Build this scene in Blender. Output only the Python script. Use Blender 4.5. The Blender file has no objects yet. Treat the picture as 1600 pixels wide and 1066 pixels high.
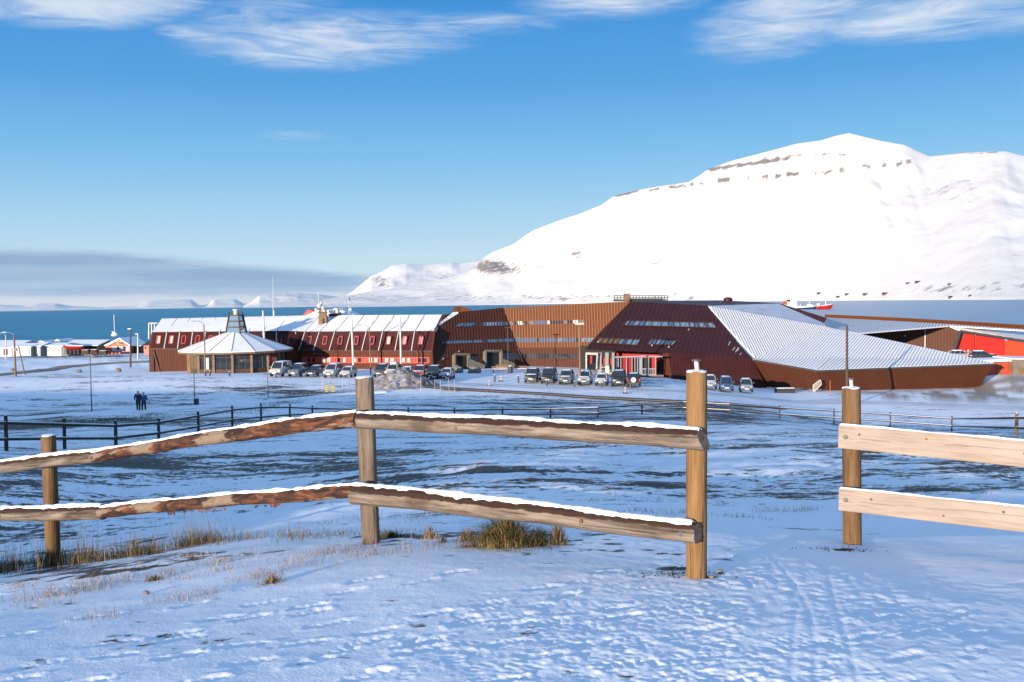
import bpy, bmesh, math, random
import numpy as np
from mathutils import Vector, Matrix, Quaternion

random.seed(7)
rng = np.random.default_rng(11)
scene = bpy.context.scene
COL = scene.collection

# ------------------------------------------------------------------ camera, sky, sun, exposure
F = 1555.0                     # focal length in photograph pixels (1600 wide)
PITCH, ROLL = math.radians(2.235), math.radians(0.945)
_f = Vector((0, math.cos(PITCH), -math.sin(PITCH)))
_r0 = Vector((1, 0, 0)); _u0 = Vector((0, math.sin(PITCH), math.cos(PITCH)))
_r = _r0 * math.cos(ROLL) - _u0 * math.sin(ROLL)
_u = _u0 * math.cos(ROLL) + _r0 * math.sin(ROLL)
cam_d = bpy.data.cameras.new('camera'); cam = bpy.data.objects.new('camera', cam_d); COL.objects.link(cam)
cam.matrix_world = Matrix(((_r.x, _u.x, -_f.x, 0), (_r.y, _u.y, -_f.y, 0), (_r.z, _u.z, -_f.z, 0), (0, 0, 0, 1)))
cam_d.sensor_fit = 'HORIZONTAL'; cam_d.sensor_width = 36.0; cam_d.lens = 36.0 * F / 1600.0
cam_d.clip_start = 0.1; cam_d.clip_end = 120000
scene.camera = cam

SUN_EL, SUN_AZ = math.radians(6.4), math.radians(33)   # sun behind the camera, to its left
SUN_STRENGTH, SKY_STRENGTH, EXPOSURE = 5.0, 0.15, 0.95
to_sun = Vector((-math.sin(SUN_AZ) * math.cos(SUN_EL), -math.cos(SUN_AZ) * math.cos(SUN_EL), math.sin(SUN_EL)))
sun_d = bpy.data.lights.new('sun', 'SUN'); sun = bpy.data.objects.new('sun', sun_d); COL.objects.link(sun)
sun_d.energy = SUN_STRENGTH; sun_d.angle = math.radians(0.5); sun_d.color = (1.0, 0.83, 0.66)
sun.rotation_euler = to_sun.to_track_quat('Z', 'Y').to_euler()

scene.view_settings.view_transform = 'Standard'; scene.view_settings.look = 'None'
scene.view_settings.exposure = EXPOSURE; scene.view_settings.gamma = 1.0; scene.view_settings.use_curve_mapping = False

world = bpy.data.worlds.new('World'); scene.world = world; world.use_nodes = True
wt = world.node_tree; wt.nodes.clear()
def wn(t, **k):
    n = wt.nodes.new(t)
    for a, b in k.items(): setattr(n, a, b)
    return n
def wl(a, b): wt.links.new(a, b)
def wm(op, a, b=None, c=None, clamp=False):
    n = wn('ShaderNodeMath', operation=op, use_clamp=clamp)
    for i, v in enumerate((a, b, c)):
        if v is None: continue
        if isinstance(v, (int, float)): n.inputs[i].default_value = v
        else: wl(v, n.inputs[i])
    return n.outputs[0]
def wss(x, lo, hi):
    n = wn('ShaderNodeMapRange', interpolation_type='SMOOTHSTEP'); wl(x, n.inputs[0])
    n.inputs[1].default_value = lo; n.inputs[2].default_value = hi; n.inputs[3].default_value = 0; n.inputs[4].default_value = 1
    return n.outputs[0]
def wmix(fac, a, b):
    n = wn('ShaderNodeMix', data_type='RGBA')
    if isinstance(fac, float): n.inputs[0].default_value = fac
    else: wl(fac, n.inputs[0])
    for i, v in ((6, a), (7, b)):
        if isinstance(v, tuple): n.inputs[i].default_value = (*v, 1)
        else: wl(v, n.inputs[i])
    return n.outputs[2]
sky = wn('ShaderNodeTexSky', sky_type='NISHITA')
sky.sun_disc = False; sky.sun_elevation = SUN_EL
sky.sun_rotation = math.atan2(to_sun.x, to_sun.y)      # measured from +Y towards +X
sky.altitude = 20; sky.air_density = 1.0; sky.dust_density = 0.3; sky.ozone_density = 2.0
hsv = wn('ShaderNodeHueSaturation'); wl(sky.outputs[0], hsv.inputs['Color'])
hsv.inputs['Saturation'].default_value = 1.0; hsv.inputs['Value'].default_value = 1.0
tc = wn('ShaderNodeTexCoord'); sep = wn('ShaderNodeSeparateXYZ'); wl(tc.outputs['Generated'], sep.inputs[0])
az = wm('ARCTAN2', sep.outputs[0], sep.outputs[1]); el = wm('ARCSINE', sep.outputs[2])
def wnoise(sx, sy, off, detail=6, rough=0.55, dist=0.0):
    cb = wn('ShaderNodeCombineXYZ'); wl(wm('MULTIPLY', az, sx), cb.inputs[0]); wl(wm('MULTIPLY', el, sy), cb.inputs[1]); cb.inputs[2].default_value = off
    n = wn('ShaderNodeTexNoise'); wl(cb.outputs[0], n.inputs['Vector'])
    n.inputs['Scale'].default_value = 1; n.inputs['Detail'].default_value = detail; n.inputs['Roughness'].default_value = rough; n.inputs['Distortion'].default_value = dist
    return n.outputs[0]
K = 1.0 / (SKY_STRENGTH * 2 ** EXPOSURE)               # radiance that shows as white
# clear-sky colour by height: the low-sun sky model mixed into the pale-to-deep blue that the day shows
grad = wn('ShaderNodeValToRGB'); wl(wm('DIVIDE', el, 1.5708, clamp=True), grad.inputs[0])
ge = grad.color_ramp.elements
GR = [(0.0, (0.58, 0.75, 0.87)), (0.022, (0.50, 0.72, 0.87)), (0.045, (0.37, 0.64, 0.87)), (0.09, (0.19, 0.505, 0.84)), (0.135, (0.072, 0.345, 0.75)), (0.19, (0.026, 0.258, 0.69)), (0.35, (0.025, 0.29, 0.80)), (1.0, (0.03, 0.31, 0.82))]
while len(ge) < len(GR): ge.new(0.5)
for e_, (p_, c_) in zip(ge, GR): e_.position = p_; e_.color = (c_[0], c_[1], c_[2], 1)
gsc = wn('ShaderNodeVectorMath', operation='SCALE'); wl(grad.outputs[0], gsc.inputs[0]); gsc.inputs['Scale'].default_value = K
skycol = wmix(0.95, hsv.outputs[0], gsc.outputs[0])
# cirrus: thin streaks in a band well above the horizon, thinning downwards
def ellipse(a0, e0, wa, we, tilt=0.0):
    da = wm('SUBTRACT', az, a0); de = wm('SUBTRACT', wm('SUBTRACT', el, e0), wm('MULTIPLY', da, tilt))
    q = wm('ADD', wm('POWER', wm('ABSOLUTE', wm('DIVIDE', da, wa)), 2.0), wm('POWER', wm('ABSOLUTE', wm('DIVIDE', de, we)), 2.0))
    return wm('SUBTRACT', 1.0, wm('MINIMUM', q, 1.0))
n1 = wnoise(9, 70, 3.1, 9, 0.62, 2.2); n2 = wnoise(5, 17, 9.7, 5, 0.55, 1.0)
blobs = None
def sky_at(px, py):
    d = _f + _r * ((px - 800) / F) + _u * ((533 - py) / F); return math.atan2(d.x, d.y), math.asin(d.normalized().z)
CIRRUS = [(*sky_at(520, 62), 0.17, 0.034, 0.05, 1.0), (*sky_at(140, 6), 0.13, 0.026, 0.08, 1.0), (*sky_at(730, 38), 0.12, 0.014, 0.01, 0.85), (*sky_at(400, 30), 0.10, 0.03, 0.25, 0.7), (*sky_at(960, 0), 0.12, 0.022, 0.02, 0.9),
          (*sky_at(1230, 30), 0.11, 0.040, 0.12, 1.0), (*sky_at(1450, 26), 0.20, 0.026, -0.05, 1.0), (*sky_at(470, 212), 0.06, 0.006, 0.0, 0.5), (*sky_at(310, 55), 0.05, 0.012, -0.1, 0.7), (*sky_at(640, 400), 0.12, 0.006, 0.0, 0.4),
          (0.0, 0.40, 0.9, 0.07, 0.1, 0.8), (-1.6, 0.33, 0.8, 0.09, 0.1, 0.8), (1.7, 0.36, 0.8, 0.09, -0.1, 0.8), (3.0, 0.35, 0.7, 0.09, 0, 0.7), (-2.9, 0.37, 0.6, 0.08, 0, 0.7)]
for a0, e0, wa, we, ti, s in CIRRUS:
    m = wm('MULTIPLY', ellipse(a0, e0, wa, we, ti), s)
    blobs = m if blobs is None else wm('MAXIMUM', blobs, m)
sheet = wm('MULTIPLY', wss(el, 0.30, 0.55), 0.66)      # unseen cirrus added overhead to brighten the fill light
blobs = wm('MAXIMUM', blobs, sheet)
body = wm('MULTIPLY', blobs, wm('MULTIPLY', n2, 1.5))
cir = wss(wm('ADD', body, wm('MULTIPLY', wm('MULTIPLY', wm('SUBTRACT', n1, 0.5), 1.3), wm('POWER', blobs, 0.6))), 0.05, 1.20)
skycol = wmix(wm('MULTIPLY', cir, 0.82), skycol, (0.86 * K, 0.90 * K, 0.95 * K))
# thin veil near the horizon and the long grey stratus bank over the sea
veil = wm('MULTIPLY', wss(el, 0.14, 0.0), 0.30)
skycol = wmix(veil, skycol, (0.66 * K, 0.80 * K, 0.88 * K))
nb = wnoise(7, 60, 1.3, 6, 0.55, 0.4)
edge = wm('ADD', el, wm('MULTIPLY', wm('SUBTRACT', nb, 0.5), 0.020))
azd = wm('ADD', az, wm('MULTIPLY', wm('SUBTRACT', wnoise(5, 25, 5.2, 4), 0.5), 0.25))
topm = wm('SUBTRACT', 0.052, wm('MULTIPLY', wss(az, -0.42, -0.12), 0.026))
bank = wm('MULTIPLY', wm('SUBTRACT', 1.0, wss(wm('SUBTRACT', edge, topm), -0.004, 0.006)), wss(edge, 0.001, 0.016))
bank = wm('MULTIPLY', bank, wm('SUBTRACT', 1.0, wss(azd, -0.17, -0.03)))
bankcol = wmix(wss(wnoise(4, 90, 7.7, 5, 0.5), 0.35, 0.68), (0.19 * K, 0.34 * K, 0.56 * K), (0.36 * K, 0.50 * K, 0.68 * K))
skycol = wmix(wm('MULTIPLY', bank, 0.93), skycol, bankcol)
glow = wm('MULTIPLY', wm('MULTIPLY', wm('SUBTRACT', 1.0, wss(edge, 0.006, 0.02)), wm('SUBTRACT', 1.0, wss(az, -0.15, 0.0))), 0.7)
skycol = wmix(glow, skycol, (0.78 * K, 0.76 * K, 0.76 * K))
bg = wn('ShaderNodeBackground'); wl(skycol, bg.inputs[0]); bg.inputs[1].default_value = SKY_STRENGTH
out = wn('ShaderNodeOutputWorld'); wl(bg.outputs[0], out.inputs[0])

# ------------------------------------------------------------------ helpers
def ray(px, py):
    return _f + _r * ((px - 800) / F) + _u * ((533 - py) / F)
def P(px, py, Y):
    d = ray(px, py); return d * (Y / d.y)
def proj(x, y, z):
    d = x * _f.x + y * _f.y + z * _f.z; d = np.where(d < 0.01, 0.01, d)
    return 800 + F * (x * _r.x + y * _r.y + z * _r.z) / d, 533 - F * (x * _u.x + y * _u.y + z * _u.z) / d
class Plane:
    def __init__(s, a, b, c):
        s.o = Vector(a); s.n = (Vector(b) - s.o).cross(Vector(c) - s.o).normalized()
        if s.n.dot(s.o) > 0: s.n = -s.n
    def hit(s, px, py):
        d = ray(px, py); return d * (s.n.dot(s.o) / s.n.dot(d))

def _h(ix, iy, s):
    n = (ix.astype(np.int64) * 374761393 + iy.astype(np.int64) * 668265263 + s * 974634361) & 0x7fffffff
    n = ((n ^ (n >> 13)) * 1274126177) & 0x7fffffff
    return ((n ^ (n >> 16)) & 0xffff) / 65535.0
def vnoise(x, y, s=0):
    xi = np.floor(x); yi = np.floor(y); fx = x - xi; fy = y - yi
    fx = fx * fx * fx * (fx * (fx * 6 - 15) + 10); fy = fy * fy * fy * (fy * (fy * 6 - 15) + 10)
    a = _h(xi, yi, s); b = _h(xi + 1, yi, s); c = _h(xi, yi + 1, s); d = _h(xi + 1, yi + 1, s)
    return (a + (b - a) * fx) * (1 - fy) + (c + (d - c) * fx) * fy
def fbm(x, y, octs=4, s=0, gain=0.5):
    t = 0; a = 1.0; w = 0
    for k in range(octs):
        t = t + a * vnoise(x, y, s + k * 17); w += a; a *= gain
        x, y = 1.93 * x + 0.31 * y + 5.3, 1.93 * y - 0.31 * x + 1.7
    return t / w * 2 - 1
def sst(x, a, b):
    t = np.clip((x - a) / (b - a), 0, 1); return t * t * (3 - 2 * t)

class MB:
    """collects faces for ONE mesh object"""
    def __init__(s): s.v = []; s.f = []; s.m = []
    def add(s, vs, fs, mi=0):
        o = len(s.v); s.v += [Vector(p) for p in vs]; s.f += [tuple(i + o for i in f) for f in fs]; s.m += [mi] * len(fs)
    def box(s, c, size, M=None, mi=0):
        hx, hy, hz = size[0] / 2, size[1] / 2, size[2] / 2
        vs = [Vector((x, y, z)) for x in (-hx, hx) for y in (-hy, hy) for z in (-hz, hz)]
        if M is not None: vs = [M @ p for p in vs]
        s.add([p + Vector(c) for p in vs], [(0, 1, 3, 2), (4, 6, 7, 5), (0, 4, 5, 1), (2, 3, 7, 6), (0, 2, 6, 4), (1, 5, 7, 3)], mi)
    def prism(s, poly, off, mi=0):
        n = len(poly); off = Vector(off)
        vs = [Vector(p) for p in poly] + [Vector(p) + off for p in poly]
        fs = [tuple(range(n)), tuple(range(2 * n - 1, n - 1, -1))] + [(i, i + n, (i + 1) % n + n, (i + 1) % n) for i in range(n)]
        s.add(vs, fs, mi)
    def bar(s, a, b, w, h, up=(0, 0, 1), mi=0):
        a = Vector(a); b = Vector(b); d = (b - a).normalized(); up = Vector(up)
        sx = d.cross(up)
        if sx.length < 1e-4: sx = d.cross(Vector((1, 0, 0)))
        sx.normalize(); sz = sx.cross(d)
        q = [sx * (w / 2) + sz * (h / 2), sx * (w / 2) - sz * (h / 2), -sx * (w / 2) - sz * (h / 2), -sx * (w / 2) + sz * (h / 2)]
        s.add([a + k for k in q] + [b + k for k in q], [(0, 1, 2, 3), (7, 6, 5, 4), (0, 4, 5, 1), (1, 5, 6, 2), (2, 6, 7, 3), (3, 7, 4, 0)], mi)
    def tube(s, pts, rad, n=8, caps=True, mi=0):
        pts = [Vector(p) for p in pts]; rr = rad if isinstance(rad, (list, tuple)) else [rad] * len(pts)
        o = len(s.v); ref = None
        for i, p in enumerate(pts):
            d = (pts[min(i + 1, len(pts) - 1)] - pts[max(i - 1, 0)]).normalized()
            if ref is None: ref = d.cross(Vector((0, 0, 1)) if abs(d.z) < 0.9 else Vector((1, 0, 0))).normalized()
            ref = (ref - d * ref.dot(d)).normalized(); bb = d.cross(ref)
            s.v += [p + (ref * math.cos(2 * math.pi * k / n) + bb * math.sin(2 * math.pi * k / n)) * rr[i] for k in range(n)]
        fs = [(o + i * n + k, o + i * n + (k + 1) % n, o + (i + 1) * n + (k + 1) % n, o + (i + 1) * n + k) for i in range(len(pts) - 1) for k in range(n)]
        if caps: fs += [tuple(o + k for k in range(n - 1, -1, -1)), tuple(o + (len(pts) - 1) * n + k for k in range(n))]
        s.f += fs; s.m += [mi] * len(fs)
    def lathe(s, prof, c=(0, 0, 0), n=16, mi=0, axis=None):
        """prof: (radius, height) pairs turned round z"""
        o = len(s.v); c = Vector(c)
        for r, z in prof:
            for k in range(n):
                p = Vector((r * math.cos(2 * math.pi * k / n), r * math.sin(2 * math.pi * k / n), z))
                s.v.append((axis @ p if axis is not None else p) + c)
        fs = [(o + i * n + k, o + i * n + (k + 1) % n, o + (i + 1) * n + (k + 1) % n, o + (i + 1) * n + k) for i in range(len(prof) - 1) for k in range(n)]
        if prof[0][0] > 1e-5: fs.append(tuple(o + k for k in range(n - 1, -1, -1)))
        if prof[-1][0] > 1e-5: fs.append(tuple(o + (len(prof) - 1) * n + k for k in range(n)))
        s.f += fs; s.m += [mi] * len(fs)
    def build(s, name, mats, parent=None, org=None, smooth=False, **tags):
        if org is None: org = parent.matrix_world.translation if parent is not None else Vector((0, 0, 0))
        me = bpy.data.meshes.new(name)
        me.from_pydata([tuple(p - org) for p in s.v], [], s.f)
        for m in (mats if isinstance(mats, (list, tuple)) else [mats]): me.materials.append(m)
        if any(s.m): me.polygons.foreach_set('material_index', s.m)
        bm = bmesh.new(); bm.from_mesh(me); bmesh.ops.recalc_face_normals(bm, faces=bm.faces); bm.to_mesh(me); bm.free()
        if smooth:
            me.polygons.foreach_set('use_smooth', [True] * len(me.polygons))
            if smooth != True: me.set_sharp_from_angle(angle=math.radians(smooth))
        return link(name, me, parent, None if parent is not None else org, **tags)
WORLD_ORG = {}
def link(name, me, parent=None, loc=None, **tags):
    o = bpy.data.objects.new(name, me); COL.objects.link(o)
    if parent is not None: o.parent = parent
    if loc is not None: o.location = loc
    for k, v in tags.items():
        if v is not None: o[k] = v
    return o
def thing(name, label, category, loc, group=None, rz=0.0):
    o = bpy.data.objects.new(name, None); COL.objects.link(o)
    o.location = loc; o.rotation_euler = (0, 0, rz); o.empty_display_size = 0.3
    o.matrix_world = Matrix.Translation(loc) @ Matrix.Rotation(rz, 4, 'Z')
    o['label'] = label; o['category'] = category
    if group: o['group'] = group
    return o
def local(mb, name, mats, parent, **k):
    """a part whose points are already in the parent's own space"""
    return mb.build(name, mats, parent, org=Vector((0, 0, 0)), **k)

# ------------------------------------------------------------------ materials
MAT = {}
class NT:
    def __init__(s, name):
        s.m = bpy.data.materials.new(name); s.m.use_nodes = True; s.t = s.m.node_tree
        s.b = s.t.nodes['Principled BSDF']; MAT[name] = s.m
    def n(s, t, **k):
        x = s.t.nodes.new(t)
        for a, b in k.items(): setattr(x, a, b)
        return x
    def l(s, a, b): s.t.links.new(a, b)
    def noise(s, scale, detail=4, rough=0.55, coord='Object', stretch=None, dist=0.0):
        tcn = s.n('ShaderNodeTexCoord'); v = tcn.outputs[coord]
        if stretch:
            mp = s.n('ShaderNodeMapping'); s.l(v, mp.inputs[0]); mp.inputs['Scale'].default_value = stretch; v = mp.outputs[0]
        x = s.n('ShaderNodeTexNoise'); s.l(v, x.inputs['Vector']); x.inputs['Scale'].default_value = scale
        x.inputs['Detail'].default_value = detail; x.inputs['Roughness'].default_value = rough; x.inputs['Distortion'].default_value = dist
        return x.outputs[0]
    def ramp(s, fac, stops):
        r = s.n('ShaderNodeValToRGB'); s.l(fac, r.inputs[0]); e = r.color_ramp.elements
        while len(e) < len(stops): e.new(0.5)
        for el_, (p, c) in zip(e, stops): el_.position = p; el_.color = (*c, 1)
        return r.outputs[0]
    def val(s, fac, lo, hi, a=0.0, b=1.0):
        r = s.n('ShaderNodeMapRange', interpolation_type='SMOOTHSTEP'); s.l(fac, r.inputs[0])
        r.inputs[1].default_value = lo; r.inputs[2].default_value = hi; r.inputs[3].default_value = a; r.inputs[4].default_value = b
        return r.outputs[0]
    def math(s, op, a, b):
        x = s.n('ShaderNodeMath', operation=op)
        for i, v in enumerate((a, b)):
            if isinstance(v, (int, float)): x.inputs[i].default_value = v
            else: s.l(v, x.inputs[i])
        return x.outputs[0]
    def mix(s, fac, a, b):
        x = s.n('ShaderNodeMix', data_type='RGBA')
        if isinstance(fac, (int, float)): x.inputs[0].default_value = fac
        else: s.l(fac, x.inputs[0])
        for i, v in ((6, a), (7, b)):
            if isinstance(v, tuple): x.inputs[i].default_value = (*v, 1)
            else: s.l(v, x.inputs[i])
        return x.outputs[2]
    def attr(s, name):
        a = s.n('ShaderNodeAttribute'); a.attribute_name = name; return a.outputs['Fac']
    def color(s, c):
        if isinstance(c, tuple): s.b.inputs['Base Color'].default_value = (*c, 1)
        else: s.l(c, s.b.inputs['Base Color'])
    def bump(s, h, strength=0.3, dist=0.02):
        x = s.n('ShaderNodeBump'); x.inputs['Strength'].default_value = strength; x.inputs['Distance'].default_value = dist
        s.l(h, x.inputs['Height']); s.l(x.outputs[0], s.b.inputs['Normal'])
    def rough(s, r, spec=None, metal=None):
        s.b.inputs['Roughness'].default_value = r
        if spec is not None: s.b.inputs['Specular IOR Level'].default_value = spec
        if metal is not None: s.b.inputs['Metallic'].default_value = metal
def simple(name, c, rough=0.5, spec=0.5, metal=0.0, var=0.12, scale=3.0, bump=0.0):
    t = NT(name); t.rough(rough, spec, metal)
    lo = tuple(x * (1 - var) for x in c); hi = tuple(min(1, x * (1 + var)) for x in c)
    nz = t.noise(scale, 5, 0.6); t.color(t.ramp(nz, [(0.3, lo), (0.7, hi)]))
    if bump: t.bump(nz, bump, 0.02)
    return t.m

# ground: snow over tundra, one material; the vertex attributes bare / gravel say where soil or trodden gravel shows
t = NT('snow_ground'); t.rough(0.62, 0.25)
n_f = t.noise(55, 3, 0.6); n_m = t.noise(6, 5, 0.6); n_s = t.noise(2.2, 8, 0.72, stretch=(0.35, 1, 1)); n_l = t.noise(0.12, 4, 0.5)
snow_c = t.mix(t.val(n_l, 0.35, 0.65), (0.80, 0.815, 0.84), (0.86, 0.865, 0.875))
soil_c = t.mix(t.val(n_m, 0.35, 0.65), (0.022, 0.019, 0.016), (0.085, 0.062, 0.040))
bare = t.attr('bare')
thr = t.math('ADD', t.math('MULTIPLY', n_s, 0.62), t.math('MULTIPLY', n_m, 0.38))
n_k = t.noise(0.40, 6, 0.66, stretch=(0.35, 1, 1))
bm_ = t.math('ADD', t.math('MULTIPLY', bare, 0.85), t.math('ADD', t.math('MULTIPLY', t.math('SUBTRACT', thr, 0.5), 3.2), t.math('MULTIPLY', t.math('SUBTRACT', n_k, 0.5), 2.2)))
c1 = t.mix(t.val(bm_, 0.42, 0.58), snow_c, soil_c)
grav = t.attr('gravel')
c2 = t.mix(t.math('MULTIPLY', grav, t.val(n_m, 0.2, 0.7, 0.75, 1.0)), c1, t.mix(n_m, (0.20, 0.14, 0.09), (0.36, 0.27, 0.19)))
t.color(c2)
t.bump(t.math('ADD', t.math('MULTIPLY', n_f, 0.5), n_m), 0.35, 0.02)
t = NT('fresh_snow'); t.rough(0.6, 0.25); nz = t.noise(40, 4, 0.6)
t.color(t.ramp(t.noise(2, 4), [(0.3, (0.80, 0.81, 0.83)), (0.7, (0.87, 0.87, 0.88))])); t.bump(nz, 0.4, 0.01)
t = NT('trodden_snow'); t.rough(0.6, 0.25); nz = t.noise(2.5, 5, 0.6, stretch=(0.3, 1, 1))
t.color(t.ramp(nz, [(0.3, (0.50, 0.51, 0.54)), (0.62, (0.80, 0.81, 0.83))])); t.bump(t.noise(9, 4), 0.3, 0.03)
t = NT('wheel_worn_road'); t.rough(0.65, 0.25); nz = t.noise(1.2, 5, 0.6, stretch=(0.12, 1.5, 1))
t.color(t.ramp(nz, [(0.3, (0.40, 0.40, 0.42)), (0.62, (0.70, 0.71, 0.74))]))
t = NT('gravel_road'); t.rough(0.8, 0.2); nz = t.noise(0.9, 6, 0.65)
t.color(t.ramp(nz, [(0.3, (0.15, 0.115, 0.085)), (0.6, (0.30, 0.25, 0.20)), (0.8, (0.62, 0.60, 0.58))]))

# ------------------------------------------------------------------ ground height (metres below the camera)
_zy = np.array([-6000, -600, -60, -15, 0, 5, 7, 9, 12, 16, 31, 53, 65, 78, 95, 106, 114, 122, 200, 230, 300, 330, 380, 420, 470, 700, 9000], float)
_zz = np.array([8, 2.0, -1.3, -1.62, -1.65, -1.82, -1.94, -2.10, -2.55, -3.10, -4.6, -7.0, -8.1, -9.1, -10.0, -10.15, -9.95, -9.75, -9.75, -11.1, -14.5, -15.4, -16.4, -17.4, -23, -34, -90], float)
_ox = np.array([-400, -120, -60, -31, -9, 4, 16, 20, 29, 34, 45, 60, 90, 400], float)
_oz = np.array([0.4, 0.35, 0.3, 0.5, 0.35, 0, -0.5, -0.8, -2.0, -2.7, -2.85, -2.95, -3.1, -3.1], float)
RX0, RX1, RY0, RY1, RS = -6.5, 7.0, 2.0, 13.0, 0.0125
relief = None
def gbase(X, Y):
    X = np.asarray(X, float); Y = np.asarray(Y, float)
    z = np.interp(Y, _zy, _zz)
    z = (z + np.interp(Y + 1.5, _zy, _zz) + np.interp(Y - 1.5, _zy, _zz)) / 3 * sst(Y, 9, 16) + z * (1 - sst(Y, 9, 16))
    z = z + np.interp(X, _ox, _oz) * sst(Y, 25, 95) * (1 - sst(Y, 136, 176))
    z = z + 0.8 * sst(Y, 104, 122) * (1 - sst(Y, 127, 141)) * sst(-X, 18, 45)
    z = z + 1.1 * sst(X, 61.5, 70) * sst(Y, 112, 126) * (1 - sst(Y, 150, 170))
    near = (1 - sst(Y, 16, 40)) * sst(Y, 3, 9)
    z = z - 0.80 * sst(-X, 0.0, 9.5) * near * (1 - sst(-X, 13, 26)) - 0.10 * sst(X, 1.5, 3.2) * near
    # unseen rise beside the viewpoint, its heights shaped to shade the field below
    ridge = np.interp(-X, [9, 13, 20, 35, 52, 95, 130, 300], [0, 0.5, 1.1, 2.1, 4.1, 6.4, 7.0, 7.0])
    z = z + ridge * (1 - sst(Y, 12, 42)) * sst(Y, -60, -10)
    return z
def field_w(X, Y): return sst(Y, 10.5, 17) * (1 - sst(Y, 100, 112))
def gz(X, Y):
    X = np.asarray(X, float); Y = np.asarray(Y, float)
    z = gbase(X, Y); w = field_w(X, Y)
    z = z + w * (0.15 * fbm(X * 0.42, Y * 0.62, 5, 3, 0.6) + 0.16 * fbm(X * 0.09, Y * 0.12, 3, 8))
    z = z + (1 - w) * 0.02 * fbm(X * 0.7, Y * 0.7, 3, 21) * (1 - sst(Y, 112, 120))
    far = sst(Y, 146, 165) * (1 - sst(X, 30, 60))
    z = z + far * (0.75 * fbm(X * 0.05, Y * 0.05, 4, 5) + 0.15 * fbm(X * 0.25, Y * 0.25, 3, 6))
    if relief is not None:
        fx = np.clip((X - RX0) / RS, 0, relief.shape[1] - 1.001); fy = np.clip((Y - RY0) / RS, 0, relief.shape[0] - 1.001)
        ix = fx.astype(int); iy = fy.astype(int); ax = fx - ix; ay = fy - iy
        r = (relief[iy, ix] * (1 - ax) + relief[iy, ix + 1] * ax) * (1 - ay) + (relief[iy + 1, ix] * (1 - ax) + relief[iy + 1, ix + 1] * ax) * ay
        z = z + r
    return z
def g1(x, y): return float(gz(np.array([x]), np.array([y]))[0])
_ts = np.concatenate([np.arange(2.5, 30, 0.02), np.arange(30, 560, 0.1)])
def ground_at(px, py, ymin=2.5):
    d = ray(px, py); d = d / d.y
    ts = _ts[_ts >= ymin]; s = ts * d.z - gz(ts * d.x, ts)
    k = np.argmax(s < 0) if (s < 0).any() else len(ts) - 1
    Y = ts[k]; return Vector((d.x * Y, Y, g1(d.x * Y, Y)))
def on(px, Y):
    """point on the ground at forward distance Y under photograph column px (taken at mid height)"""
    d = ray(px, 590); d = d / d.y; return Vector((d.x * Y, Y, g1(d.x * Y, Y)))

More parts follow.
